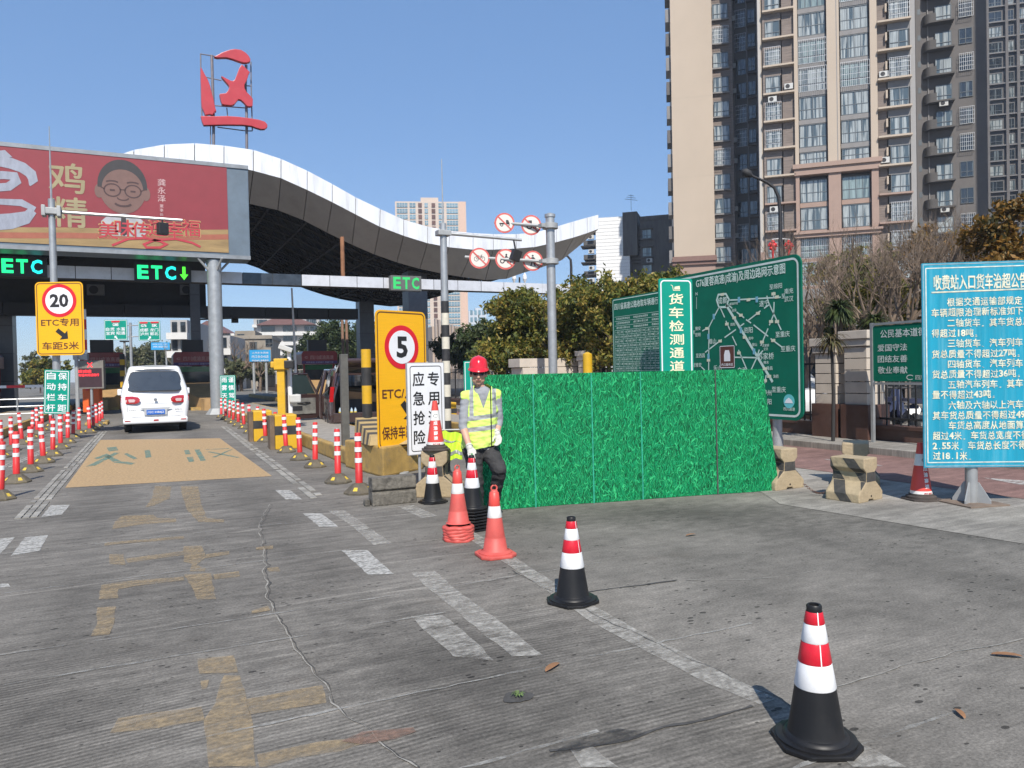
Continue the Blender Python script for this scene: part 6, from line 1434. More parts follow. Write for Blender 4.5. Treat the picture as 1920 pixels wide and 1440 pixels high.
# blue roadside billboard and farther blue board
def bboard(u0, u1, v0, v1, d, label, txt):
    m, rz, w_, z0, z1 = frame_of(u0, d, u1, d+1, v0, v1); h_ = z1-z0; t = thing('billboard', label, 'billboard', (m.x, m.y, 0), rz); plate(t, w_, h_, z0, M('billboard_blue', (.03, .33, .66), .5, var=.1), .02, 0, .3)
    mb = MB(); 
    for i, s in enumerate(txt): letters(mb, s, 0, z1-h_*(.25+.33*i), h_*(.16 if i != 1 else .24), -.01, w_*.8, .02)
    mb.build('lettering', m_sw, t); mb = MB()
    for x in (-w_*.3, w_*.3): mb.tube([(x, .2, 0), (x, .2, z0+.3)], .12, 8)
    mb.build('post', m_galv2, t)
bboard(468, 507, 656, 678, 70, 'bright blue billboard standing before the old tan building', ('上风永永西南', '内江合众4S店', '电话0832 销售服务'))
bboard(283, 318, 642, 656, 110, 'pale blue roof billboard low above the far bushes', ('内江市', '欢迎您'))

# ================================================================ BOUNDARY WALL AND FENCE, x = 12.46
XW = 12.46
m_wbase = M('base_brown_stone', (.085, .042, .032), .4, var=.25, scale=2, spec=.5, dirt=.2, dirtcol=(.2, .16, .14)); m_pil = M('pillar_cream', (.56, .49, .41), .65, var=.08, scale=2, dirt=.2); m_iron = M('iron_black', (.02, .02, .022), .5, var=.1)
fence = thing('boundary_fence', 'black iron railing on a brown stone base along the right side of the road', 'fence', (XW, 0, 0))
hb = onX(1500, 787, XW).z; ht = onX(1640, 700, XW).z; ht = 1.62
ys = [3.0+1.35*i for i in range(70)]
mb0 = MB(); mb0.b2((-.12, .006, 0), (.22, 1.344, hb-.06)); mbase = mb0.build('base_slab', m_wbase, me_only=True, bevel=.008)
mb0 = MB(); mb0.b2((-.16, .0, hb-.06), (.26, 1.35, hb)); mcop = mb0.build('coping', m_wbase, me_only=True)
mb0 = MB()
for i in range(9): mb0.b2((.03, .075+i*.15-.012, hb), (.055, .075+i*.15+.012, ht+.12))
mb0.b2((.02, 0, hb+.10), (.065, 1.35, hb+.14)); mb0.b2((.02, 0, ht-.06), (.065, 1.35, ht-.02)); mb0.b2((.0, -.025, hb), (.08, .025, ht+.08)); mrail = mb0.build('railing_panel', m_iron, me_only=True)
for y in ys:
    OB('base_slab', mbase, fence, (0, y, 0)); OB('coping', mcop, fence, (0, y, 0)); OB('railing_panel', mrail, fence, (0, y, 0))
def pillar(y, label, w_=.62, h_=2.2, x=XW, tiles=True):
    t = thing('gate_pillar', label, 'pillar', (x, y, 0), 0, 'cream pillars of the boundary fence')
    mb = MB(); mb.b2((-w_/2-.06, -w_/2-.06, 0), (w_/2+.06, w_/2+.06, .78)); mb.build('stone_foot', m_wbase, t, bevel=.01)
    n = 5; hh = (h_-.78-.3)/n
    for k in range(n): mb = MB(); mb.b2((-w_/2, -w_/2, .782+k*hh), (w_/2, w_/2, .782+(k+1)*hh-.016)); mb.build('stone_course', m_pil, t, bevel=.004)
    mb = MB(); mb.b2((-w_/2-.04, -w_/2-.04, h_-.298), (w_/2+.04, w_/2+.04, h_-.16)); mb.b2((-w_/2-.08, -w_/2-.08, h_-.158), (w_/2+.08, w_/2+.08, h_)); mb.build('capital', m_pil, t, bevel=.01)
    return t
y1 = onX(1541, 700, XW-.35).y; y2 = onX(1597, 700, XW-.35).y
pillar(y1, 'cream stone pillar left of the withered yucca', .50, onX(1541, 634, XW-.35).z); pillar(y2, 'cream stone pillar right of the withered yucca', .50, onX(1597, 620, XW-.35).z)
for i, y in enumerate((19.6, 27.5, 36.5, 47.5, 58.5, 69.5, 80.5)): pillar(y, '%s cream pillar of the fence going away from the yucca' % ORD[i+1], .75, 2.15)
# small security post seen over the hoarding
t = thing('stone_wall', 'low pile of cream and grey stone wall above the hoarding by the gantry post', 'wall', (XW-.9, 20.8, 0), 0)
for k in range(7): mb = MB(); mb.b2((-1.3+.1*(k % 2), -.4, .28*k), (1.0-.12*(k % 3), .4, .28*k+.265)); mb.build('stone_course', m_pil, t, bevel=.012)
# shop behind the fence
t = building('shop', 'low shop with glass front and red characters behind the pillars', 1600, 26); F = Facade(t, 1496, 30, 2.2, -1); xs_ = F.sx(1790)
F.box('wall', m_grey, 0, xs_, 3.0, 4.6, 0, -5); F.box('awning', m_dkm, 0, xs_, 2.85, 3.0, 1.2, 0)
for i in range(7): F.box('glass_door', m_wd, i*xs_/7+.1, (i+1)*xs_/7-.05, .1, 2.8, .0, -.05)
for i in range(8): F.box('pier', m_brick, i*xs_/7-.1, i*xs_/7+.1, 0, 2.9, .15, -.3)
mb = MB(); letters(mb, '光', 0, 0, .55, 0, .5, .04); o = mb.build('red_character', M('neon_red', (.70, .03, .05), .5), t); o.location = F.loc(F.sx(1507), .06, F.sz(1507, 619)); o.rotation_euler = (0, 0, F.rz)
mb = MB(); letters(mb, '阳', 0, 0, .55, 0, .5, .04); o = mb.build('red_character', M('neon_red', (0, 0, 0)), t); o.location = F.loc(F.sx(1530), .06, F.sz(1530, 619)); o.rotation_euler = (0, 0, F.rz)
mb = MB(); mb.add([(12.7, -10, .006), (60, -10, .006), (120, 120, .006), (12.7, 120, .006)], [(0, 1, 2, 3)]); tag(mb.build('estate_yard', m_verge), kind='structure')
# ---- street lamp with red knots
d = 24.; p = gd(1463, d); t = thing('street_lamp', 'dark curved street lamp with two red Chinese knots below its arm', 'street lamp', p)
def LP(u, v, dd=d): q = W(u, v, dd); return q-p
mb = MB(); mb.tube([(0, 0, 0), LP(1463, 560), LP(1463, 480), LP(1463, 400), LP(1460, 370), LP(1452, 352), LP(1438, 342), LP(1420, 334), LP(1408, 329)], [.10, .08, .065, .06, .055, .05, .045, .04, .04], 10); mb.build('pole', m_sk, t, autos=1.)
mb = MB(); a = LP(1410, 330); b = LP(1391, 319); c = a.lerp(b, .5); 
mb.tube([a, a.lerp(b, .3), a.lerp(b, .7), b], [.05, .12, .13, .04], 10); mb.build('lamp_head', m_dkm, t, autos=1.)
m_knot = M('knot_red', (.50, .015, .02), .5, var=.15)
for u in (1449, 1479):
    mb = MB(); q = LP(u, 461)
    for i, (dx, dz, r) in enumerate(((0, 0, .11), (-.11, .05, .06), (.11, .05, .06), (0, .12, .07), (-.08, -.09, .06), (.08, -.09, .06), (-.17, .0, .035), (.17, 0, .035))): mb.lathe([(.01, -r), (r*.7, -r*.6), (r, 0), (r*.7, r*.6), (.01, r)], 8, c=q+Vector((dx, 0, dz)))
    mb.tube([q-Vector((0, 0, .1)), q-Vector((0, 0, .45))], [.045, .03], 6); mb.build('red_knot', m_knot, t)
mb = MB(); mb.tube([LP(1447, 449), LP(1463, 447), LP(1481, 449)], .015, 6); mb.build('knot_bracket', m_wfr, t)
d = 55; p = gd(1071, d); t = thing('street_lamp', 'thin dark street lamp curving over behind the gantry post', 'street lamp', p)
mb = MB(); mb.tube([(0, 0, 0), W(1071, 500, d)-p, W(1070, 487, d)-p, W(1064, 480, d)-p, W(1054, 478, d)-p], [.12, .1, .09, .08, .07], 8); mb.build('pole', m_sk, t)
d = 60; p = gd(974, d); t = thing('street_lamp', 'far lamp post with two white torch shaped lights peeping over the beam', 'street lamp', p); mb = MB(); mb.tube([(0, 0, 0), W(974, 520, d)-p], .07, 6); mb.build('pole', m_sk, t)
for u in (964, 984): q = W(u, 523, d)-p; mb = MB(); mb.lathe([(.04, -.35), (.18, 0), (.16, .25), (.02, .5)], 8, c=q); mb.build('torch_light', m_sw, t)
# leaning white mast and wooden twin pole beyond the booths
d = 46; p = gd(556, d); t = thing('white_mast', 'tall thin white mast leaning slightly behind the yellow camera post', 'mast', p)
mb = MB(); mb.tube([(0, 0, 0), W(547, 540, d)-p], [.10, .05], 8); mb.build('pole', m_sw, t)
d = 64; p = gd(648, d); t = thing('utility_pole', 'pair of brown wooden poles standing left of the rear column', 'utility pole', p)
for dx in (-.16, .2): mb = MB(); mb.tube([(dx, 0, 0), W(645, 597, d)-p+Vector((dx, 0, 0))], [.15, .11], 8); mb.build('pole', M('wood_brown', (.26, .15, .10), .8, var=.2), t)
# ---- rooftop red sign
YSg = 43.; q0 = onY(395, 270, YSg); t = thing('rooftop_sign', 'large red sculpted character on a pipe frame on top of the canopy', 'rooftop sign', (q0.x, YSg, q0.z-.0))
def SG(x, y): q = onY(360+x/6.857, 80+y/6.857, YSg); return (q.x-q0.x, q.z-q0.z)
m_sgr = M('sign_sculpt_red', (.46, .035, .045), .4, var=.10, scale=1.5, dirt=.15, dirtcol=(.5, .15, .15), coat=.2)
for pts in ([275,205,300,195,380,150,480,115,545,105,620,115,680,150,720,190,745,235,740,268,700,283,650,280,590,262,520,235,440,215,320,218],
            [632,303,680,345,738,403,720,430,710,470,695,510,668,560,668,605,690,650,740,700,775,745,772,835,735,842,700,835,660,790,620,755,590,750,570,775,540,812,500,828,420,820,380,812,360,750,347,690,355,678,430,670,455,640,473,598,465,570,430,530,395,490,368,455,380,452,430,480,490,510,520,515,545,495,570,430,600,350],
            [107,335,125,360,160,430,200,500,230,580,250,670,275,760,290,840,310,905,285,905,290,935,270,925,262,950,225,940,165,950,145,900,122,850,115,760,112,600,105,450],
            [107,962,300,965,450,962,600,972,720,988,850,1008,930,1035,960,1070,962,1105,930,1130,880,1132,820,1115,760,1092,650,1078,450,1075,300,1078,145,1082,125,1035]):
    mb = MB(); mb.prism([SG(*c) for c in X(pts)], 'y', -.28, 0); mb.build('red_stroke', m_sgr, t, bevel=.03)
m_pipe = M('pipe_grey', (.22, .20, .21), .5, .4, var=.15, dirt=.3); mb = MB()
for pth in ([256,150,270,600,280,1000,280,1330],[700,280,690,540,705,900,708,1380],[112,130,120,600,130,960],[760,235,765,600,780,1120]):
    mb = MB(); P_ = [SG(*c) for c in X(pth)]; mb.tube([(a, .12, b) for a, b in P_], .075 if pth[0] in (256, 700) else .035, 8); mb.build('upright_pipe', m_pipe, t)
mb = MB()
for pth in ([108,135,330,170],[165,432,380,478],[275,800,690,832],[690,545,765,550],[450,830,462,965],[330,1080,700,1128],[240,960,240,1330],[700,1128,780,1128]): P_ = [SG(*c) for c in X(pth)]; mb.tube([(a, .1, b) for a, b in P_], .03, 6)
mb.build('cross_pipe', m_pipe, t)
# ================================================================ VEHICLES
m_cw = M('car_white', (.78, .79, .80), .22, var=.02, coat=.7, dirt=.08, dirtcol=(.5, .48, .45)); m_cwin = M('car_glass', (.035, .042, .05), .06, var=.15, spec=.9, coat=.8); m_tyre = M('tyre', (.02, .02, .02), .85, var=.2); m_rim = M('rim', (.35, .36, .37), .35, .7, var=.1)
m_tl = M('tail_red', (.42, .008, .012), .12, var=.15, coat=1., spec=.8); m_tlw = M('tail_clear', (.62, .45, .45), .15, var=.05, coat=1.); m_plas = M('plastic_black', (.02, .02, .022), .6, var=.1)
def ringpts(hw_b, hw_m, hw_t, zb, zm, zt, r=.12, n=4):
    """closed cross-section: bottom, waist, top half-widths"""
    pts = []
    def cor(cx, cz, a0, a1):
        for i in range(n+1): a = a0+(a1-a0)*i/n; pts.append((cx+r*math.cos(a), cz+r*math.sin(a)))
    cor(hw_b-r, zb+r, -PI/2, 0); pts.append((hw_m, zm-.25*(zm-zb))); pts.append((hw_m, zm)); pts.append((hw_m-.28*(hw_m-hw_t), zm+.36*(zt-zm))); cor(hw_t-r, zt-r, .25, PI/2)
    L_ = [(-x, z) for x, z in pts[::-1]]
    return pts+L_
def loft(mb, secs, mi=0):
    n = len(secs[0][1]); vs = []; fs = []
    for y, P, lean in secs:
        zt = max(p[1] for p in P)
        for x, z in P: vs.append((x, y+(lean(z) if lean else 0), z))
    for j in range(len(secs)-1):
        for i in range(n): fs.append((j*n+i, j*n+(i+1) % n, (j+1)*n+(i+1) % n, (j+1)*n+i))
    fs += [tuple(range(n))[::-1], tuple((len(secs)-1)*n+i for i in range(n))]
    mb.add(vs, fs, mi)
WH = {}
def wheel(parent, x, y, r=.33, w_=.21, side=1):
    k = (r, w_)
    if k not in WH:
        mb = MB(); pr = [(r*.62, -w_/2), (r*.95, -w_/2), (r, -w_/2+.03), (r, w_/2-.03), (r*.95, w_/2), (r*.62, w_/2)]; mb.lathe(pr, 28, cap=False); a = mb.build('tyre', m_tyre, me_only=True, autos=.7)
        mb = MB(); mb.lathe([(.0, w_/2-.05), (.06, w_/2-.03), (.07, w_/2-.05), (r*.55, w_/2-.06), (r*.63, w_/2-.005), (r*.64, -w_/2)], 28, cap=False)
        for i in range(6): an = i*PI/3; mb.box((r*.33*math.cos(an), r*.33*math.sin(an), w_/2-.04), (r*.5, .05, .03), an)
        WH[k] = (a, mb.build('rim', m_rim, me_only=True, autos=.7))
    w = OB('wheel', WH[k][0], parent, (x, y, r), (0, PI/2*side, 0)); OB('rim', WH[k][1], w); return w
pv = G(297, 812); van = thing('parked_van', 'white van seen from behind waiting in the ETC lane between the delineators', 'van', (pv.x-.05, pv.y+.25, 0), 0)
hw = .90
lean = lambda z: max(0, z-1.02)*.34+max(0, .5-z)*.05
def sec(y, hb, hm, ht, zb, zt, L_=lean, r=.12): return (y, ringpts(hb, hm, ht, zb, 1.02, zt, r), L_)
S_ = [sec(.0, .74, .80, .58, .38, 1.82, r=.10), sec(.035, .82, .87, .65, .30, 1.88), sec(.12, .85, hw, .69, .27, 1.93), sec(.5, .86, hw+.01, .71, .27, 1.95), sec(2.0, .86, hw+.01, .71, .27, 1.97, lambda z: 0), sec(3.2, .86, hw, .69, .27, 1.90, lambda z: 0), sec(3.6, .86, hw, .66, .27, 1.6, lambda z: 0), sec(4.3, .84, .86, .62, .27, 1.12, lambda z: 0), sec(4.65, .74, .76, .5, .32, 1.05, lambda z: 0)]
mb = MB(); loft(mb, S_); o = mb.build('body', m_cw, van); clean_smooth(o); o.data.set_sharp_from_angle(angle=.9)
def on_rear(x, z, off=.0): return (x, .0+lean(z)+(abs(x)/.9)**4*.10-off, z)
def rear_patch(name, pts, mat, off, parent=van, nx=10):
    """patch on the rear skin from outline rows [(z, x0, x1)]"""
    vs = []; fs = []
    for z, x0, x1 in pts:
        for i in range(nx+1): x = x0+(x1-x0)*i/nx; vs.append(on_rear(x, z, off))
    m_ = nx+1
    for j in range(len(pts)-1):
        for i in range(nx): fs.append((j*m_+i, j*m_+i+1, (j+1)*m_+i+1, (j+1)*m_+i))
    mb = MB(); mb.add(vs, fs); o = mb.build(name, mat, parent); clean_smooth(o); return o
rear_patch('rear_window', [(1.22, -.62, .62), (1.25, -.70, .70), (1.35, -.72, .72), (1.5, -.685, .685), (1.62, -.655, .655), (1.72, -.62, .62), (1.77, -.55, .55)], m_cwin, .034)
rear_patch('window_seal', [(1.205, -.60, .60), (1.235, -.72, .72), (1.35, -.74, .74), (1.5, -.71, .71), (1.64, -.675, .675), (1.745, -.63, .63), (1.79, -.55, .55)], m_plas, .024)
for s in (-1, 1):
    o = rear_patch('tail_light', [(.86, s*.50, s*.86), (.90, s*.42, s*.885), (.98, s*.40, s*.895), (1.04, s*.45, s*.895), (1.07, s*.60, s*.89)], m_tl, .030, nx=6)
    q = rear_patch('lamp_lens', [(.90, s*.55, s*.68), (.96, s*.52, s*.70), (.985, s*.56, s*.69)], m_tlw, .036, o, 4); q = rear_patch('lamp_lens', [(.90, s*.75, s*.84), (.97, s*.74, s*.85)], m_tlw, .036, o, 3)
rear_patch('gap_line', [(.842, -.84, .84), (.850, -.84, .84)], m_plas, .020); rear_patch('gap_line', [(.46, -.66, .66), (.468, -.66, .66)], m_plas, .020)
for s in (-1, 1): rear_patch('gap_line', [(.47, s*.70, s*.708), (.84, s*.74, s*.748)], m_plas, .020, nx=1)
rear_patch('bumper_shadow_line', [(.33, -.7, .7), (.345, -.72, .72)], m_plas, .02)
mb = MB(); mb.b2((-.85, -.07, .27), (.85, .18, .44)); o = mb.build('bumper', m_cw, van, bevel=.05); o.data.polygons.foreach_set('use_smooth', [True]*len(o.data.polygons))
for s in (-1, 1): mb = MB(); mb.b2((s*.80, -.078, .355), (s*.66, -.06, .385)); mb.build('reflector', m_tl, van)
mb = MB(); mb.b2((-.06, -.078, .345), (.07, -.06, .39)); mb.build('reflector', m_tl, van)
mb = MB(); mb.prism([(-.30, .52), (.30, .52), (.30, .67), (.42, .73), (-.42, .73), (-.30, .67)], 'y', -.035, -.012); mb.build('plate_recess', M('recess_grey', (.42, .43, .44), .4), van)
mb = MB(); mb.b2((-.24, -.052, .53), (.24, -.038, .67)); pl = mb.build('number_plate', M('plate_blue', (.02, .13, .50), .4), van, bevel=.004)
mb = MB(); letters(mb, '川C·H86J2', 0, .60, .085, -.056, .43, .03); mb.build('plate_text', m_sw, pl)
mb = MB(); mb.lathe([(.045, 0), (.045, .008), (.03, .010)], 20); o = mb.build('badge', m_rim, van); o.location = on_rear(0, .96, .012); o.rotation_euler = (PI/2, 0, 0)
mb = MB(); letters(mb, '东风风行', -.60, .665, .035, -.035, .18, .02); letters(mb, '菱智M3', .60, .66, .035, -.035, .18, .02); mb.build('badge_text', m_plas, van)
mb = MB(); n = 12; vs = []
for i in range(n+1):
    x = -.62+1.24*i/n; y = .20+.1*(x/.62)**4; vs += [(x, y, 1.85-.05*(x/.62)**4), (x, y+.02, 1.90-.05*(x/.62)**4), (x*.97, y+.5, 1.97-.03*(x/.62)**2), (x*.97, y+.5, 1.92-.03*(x/.62)**2)]
mb.add(vs, [(4*i+k, 4*i+(k+1) % 4, 4*i+4+(k+1) % 4, 4*i+4+k) for i in range(n) for k in range(4)]+[(0, 1, 2, 3), (4*n+3, 4*n+2, 4*n+1, 4*n)]); o = mb.build('roof_spoiler', m_cw, van, autos=.8)
rear_patch('brake_light', [(1.80, -.13, .13), (1.825, -.13, .13)], m_wfr, .02, nx=2)
for s in (-1, 1):
    for y in (.95, 3.75): wheel(van, s*.74, y, .33, .2, s)
    mb = MB(); mb.add([(s*.885, .75, 1.15), (s*.885, 2.2, 1.15), (s*.77, 2.2, 1.72), (s*.79, .85, 1.68)], [(0, 1, 2, 3)]); mb.build('side_window', m_cwin, van, loc=(s*.016, 0, 0))
    mb = MB(); mb.box((s*1.0, 3.45, 1.15), (.16, .1, .2)); mb.build('wing_mirror', m_cw, van, bevel=.03)
mb = MB(); mb.b2((-.62, .25, .18), (.62, 3.8, .30)); mb.b2((-.5, .12, .2), (-.2, .6, .26)); mb.build('underbody', m_plas, van)

# ---- dark minivan with open door and raised tailgate, seen from behind
m_cb = M('car_maroon', (.045, .026, .024), .22, var=.1, coat=.9, dirt=.12, dirtcol=(.12, .1, .09)); m_int = M('car_interior', (.035, .03, .028), .8, var=.2); m_seat = M('seat_grey', (.30, .28, .26), .8, var=.15)
pc = G(664, 811); car = thing('parked_car', 'dark maroon minivan with its tailgate raised and side door open, behind the steel post', 'car', (pc.x+.20, pc.y-.3, 0), -.10)
W2 = .90; RA = 1.72
def csec(hw_, zt): return [(-hw_, .28), (-hw_, .9), (-hw_*.985, 1.0), (-hw_*.80, zt-.10), (-hw_*.70, zt), (hw_*.70, zt), (hw_*.80, zt-.10), (hw_*.985, 1.0), (hw_, .9), (hw_, .28)]
def shell(secs, thick=.05):
    mb = MB(); n = 10; vs = []; fs = []
    for y, hw_, zt in secs:
        for x, z in csec(hw_, zt): vs.append((x, y+max(0, z-1)*.16, z))
        for x, z in csec(hw_-thick, zt-thick): vs.append((x, y+max(0, z-1)*.16, z))
    for j in range(len(secs)-1):
        for i in range(n-1):
            if i in (2, 6) and False: continue
            a = j*20+i; fs.append((a, a+1, a+21, a+20)); b = a+10; fs.append((b, b+20, b+21, b+1))
    for e in (0, (len(secs)-1)*20):
        for i in range(n-1): fs.append((e+i, e+i+1, e+11+i, e+10+i))
    mb.add(vs, fs); return mb
mb = shell([(0, .80, 1.60), (.12, .88, 1.70), (1.2, .90, 1.74)]); o = mb.build('rear_shell', m_cb, car, autos=.6)
mb = MB()   # roof over the open door bay, right side wall, front
mb.b2((-.66, 1.2, 1.69), (.66, 3.1, 1.745)); mb.b2((.84, 1.2, .28), (.90, 3.0, 1.0)); mb.build('roof', m_cb, car, bevel=.02)
mb = MB(); mb.tube([(-.86, 1.25, .95), (-.68, 1.45, 1.68), (-.66, 3.0, 1.70), (-.84, 3.7, 1.05)], .045, 6); mb.tube([(-.87, 2.35, .3), (-.87, 2.35, 1.0), (-.70, 2.4, 1.70)], .05, 6); mb.tube([(.86, 1.25, .95), (.68, 1.45, 1.68), (.66, 3.0, 1.70), (.84, 3.7, 1.05)], .045, 6); mb.build('door_pillar', m_cb, car)
mb = MB(); loft(mb, [(3.1, csec(.89, 1.05), None), (4.0, csec(.87, 1.0), None), (4.5, csec(.75, .92), None)]); o = mb.build('front_body', m_cb, car, autos=.6)
mb = MB(); mb.b2((-.86, .05, .30), (.86, 4.0, .40)); mb.b2((-.8, -.07, .30), (.8, .1, .56)); mb.build('sill_floor', m_cb, car, bevel=.02)
mb = MB(); mb.b2((-.80, .1, .42), (.80, 3.2, .46)); mb.b2((-.78, .95, .46), (.78, 1.05, 1.25)); mb.build('cabin_lining', m_int, car)
for x, y in ((-.42, 1.65), (.42, 1.65), (-.42, 2.6), (.42, 2.6)): mb = MB(); mb.box((x, y, .68), (.5, .5, .3)); mb.box((x, y-.25, 1.05), (.48, .14, .62)); mb.box((x, y-.26, 1.44), (.26, .1, .16)); mb.build('seat', m_seat, car, bevel=.04)
mb = MB(); mb.prism([(.02, 1.63), (-.08, 1.70), (-.95, 1.98), (-1.0, 1.92), (-.98, 1.86), (-.1, 1.60)], 'x', -.72, .72); mb.build('tailgate', m_cb, car, bevel=.02)
mb = MB(); mb.add([(-.6, -.2, 1.60), (.6, -.2, 1.60), (.6, -.85, 1.84), (-.6, -.85, 1.84)], [(0, 1, 2, 3)]); mb.build('tailgate_window', m_cwin, car)
for s in (-1, 1): mb = MB(); mb.tube([(s*.72, .1, 1.25), (s*.68, -.55, 1.78)], .014, 6); mb.build('gas_strut', m_plas, car)
for s in (-1, 1): mb = MB(); mb.prism([(s*.80, .85), (s*.90, .85), (s*.86, 1.25), (s*.76, 1.25)], 'y', -.03, .08); mb.build('tail_light', m_tl, car)
mb = MB(); mb.add([(-.905, .25, 1.05), (-.905, 1.1, 1.05), (-.79, 1.1, 1.58), (-.79, .35, 1.56)], [(0, 1, 2, 3)]); mb.build('side_window', m_cwin, car)
for s in (-1, 1):
    for y in (.75, 3.55): wheel(car, s*.80, y, .33, .2, s)
# open left door, swung out about its front edge
door = OB('door', None, car, (-.90, 2.75, 0), (0, 0, 0)); bpy.data.objects.remove(door)
dm = MB(); o_ = [(0, .40), (.12, .32), (.95, .32), (1.05, .45), (1.08, .95), (1.0, 1.05), (.86, 1.62), (.72, 1.66), (.35, 1.62), (.03, 1.02)]; w_o = [(.14, 1.08), (.90, 1.10), (.79, 1.56), (.70, 1.59), (.40, 1.56)]
dm.prism([(.0, .40), (.12, .32), (.95, .32), (1.05, .45), (1.08, .95), (1.02, 1.04), (.02, 1.02)], 'y', -.03, .03); door = dm.build('door', m_cb, car, bevel=.012)
door.location = (-.93, 2.35, 0); door.rotation_euler = (0, 0, PI+.38)
mb = MB(); mb.tube([(.04, 0, 1.02), (.36, 0, 1.61), (.80, 0, 1.63), (1.02, 0, 1.04)], .032, 6); mb.build('window_surround', m_cb, door)
mb = MB(); mb.add([(.1, 0, 1.03), (.98, 0, 1.05), (.79, 0, 1.6), (.38, 0, 1.58)], [(0, 1, 2, 3)]); mb.build('door_glass', M('door_tint', (.03, .045, .045), .08, spec=.8), door)
mb = MB(); mb.prism([(.12, .46), (.92, .46), (.96, .92), (.12, .92)], 'y', .032, .055); mb.build('door_lining', M('lining_grey', (.16, .155, .14), .7, var=.4, scale=5), door, bevel=.015)
mb = MB(); mb.tube([(.3, .06, .78), (.5, .11, .80), (.7, .06, .78)], .022, 6); mb.b2((.55, .056, .58), (.85, .075, .70)); mb.build('door_pull', m_plas, door)
# load in the boot: boxes and bottle pack
t = thing('cardboard_box', 'brown cardboard box lying in the open boot of the dark minivan', 'cardboard box', (car.matrix_basis @ Vector((.05, .5, .90))).to_tuple()); t.rotation_euler = (.25, .1, -.3)
mb = MB(); mb.b2((-.38, -.22, 0), (.38, .22, .24)); mb.build('carton', M('cardboard', (.28, .17, .09), .9, var=.15), t, bevel=.005); mb = MB(); mb.b2((-.385, -.03, .242), (.385, .03, .244)); mb.build('tape', M('tape', (.35, .27, .18), .4), t)
mb = MB(); t2_ = thing('storage_crate', 'black crate under the cardboard box in the open boot', 'crate', (car.matrix_basis @ Vector((.1, .55, .47))).to_tuple(), -.1); mb.b2((-.5, -.25, 0), (.55, .3, .42)); mb.build('crate_body', m_plas, t2_, bevel=.02); mb = MB(); mb.b2((-.52, -.27, .38), (.57, .32, .43)); mb.build('crate_rim', m_dkm, t2_)
bt = MB(); bt.lathe([(.032, 0), (.034, .02), (.034, .16), (.014, .20), (.014, .225), (0, .226)], 10, cap=False); mbt = bt.build('water_bottle', M('bottle_plastic', (.45, .55, .62), .12, var=.1, spec=.8), me_only=True, autos=.8)
bl_ = MB(); bl_.lathe([(.0355, .05), (.0355, .12)], 10, cap=False); mbl = bl_.build('bottle_label', M('label_yellow', (.7, .52, .03), .5), me_only=True)
nwd = 'first second third fourth fifth'.split()
for i in range(5):
    for j in range(2):
        q = car.matrix_basis @ Vector((-.60+.10*i, .13+.08*j, .462)); o = OB('water_bottle', mbt, None, q); tag(o, '%s bottle from the left in the %s row of the boot\'s water pack' % (nwd[i], 'front' if j == 0 else 'rear'), 'bottle', 'bottled water in the open boot'); OB('bottle_label', mbl, o)
q = G(643, 838, .28); o = OB('water_bottle', mbt, None, (q.x-.1, q.y, .28)); o.scale = (1.4, 1.4, 1.5); tag(o, 'single water bottle standing on the island kerb by the steel post', 'bottle')
# vehicles glimpsed behind the railings
def simple_car(label, loc, rz, col, mname, s=1.):
    t = thing('parked_car', label, 'car', loc, rz, 'cars parked behind the fence'); t.scale = (s, s, s); m = M(mname, col, .25, coat=.7, var=.05)
    prof_ = [(-2.2, .35), (-2.25, .65), (-2.1, .92), (-1.3, 1.0), (-.55, 1.42), (.75, 1.45), (1.5, 1.05), (2.15, .95), (2.25, .6), (2.2, .3)]
    mb = MB(); mb.prism(prof_, 'y', -.85, .85); mb.build('body', m, t, bevel=.06, autos=.6)
    mb = MB(); 
    for s_ in (-1, 1): mb.flat([(-1.1, 1.0), (-.5, 1.36), (.7, 1.38), (1.3, 1.04)], s_*.856)
    mb.build('side_glass', m_cwin, t)
    for x in (-1.4, 1.4):
        for s_ in (-1, 1): w = wheel(t, x, s_*.76, .32, .19, 1); w.rotation_euler = (PI/2, 0, 0)
simple_car('white car parked behind the railings left of the cream pillars', (16.2, onX(1508, 700, 16.2).y+1.2, 0), 1.2, (.72, .72, .72), 'car_white2')
simple_car('silver van parked behind the far fence beyond the yellow camera post', (15.3, 62, 0), PI/2, (.40, .42, .43), 'car_silver', 1.15)
simple_car('dark car parked behind the far fence between two cream pillars', (15.4, 78, 0), PI/2, (.05, .05, .06), 'car_black')
for i, (u, d_) in enumerate(((1668, 17.5), (1700, 16.6))):
    p = gd(u, d_); t = thing('motor_scooter', ['blue black scooter parked behind the railings under the citizens board', 'second dark scooter behind the railings, nearer the blue notice'][i], 'scooter', p, .5+i*.4)
    m_sc = M('scooter_dark', (.03, .035, .07), .3, coat=.6)
    mb = MB(); mb.tube([(-.5, 0, .55), (-.2, 0, .42), (.2, 0, .28), (.45, 0, .35), (.6, 0, .95)], [.14, .13, .1, .09, .06], 8); mb.box((-.3, 0, .74), (.6, .26, .1)); mb.build('body', m_sc, t, autos=.8)
    mb = MB(); mb.tube([(.58, -.3, 1.0), (.62, 0, .98), (.58, .3, 1.0)], .02, 6); mb.tube([(.6, 0, 1.0), (.8, 0, .25)], .03, 6); mb.build('handlebar', m_plas, t)
    for x in (-.55, .8): w = wheel(t, x, 0, .24, .1, 1); w.rotation_euler = (PI/2, 0, 0)
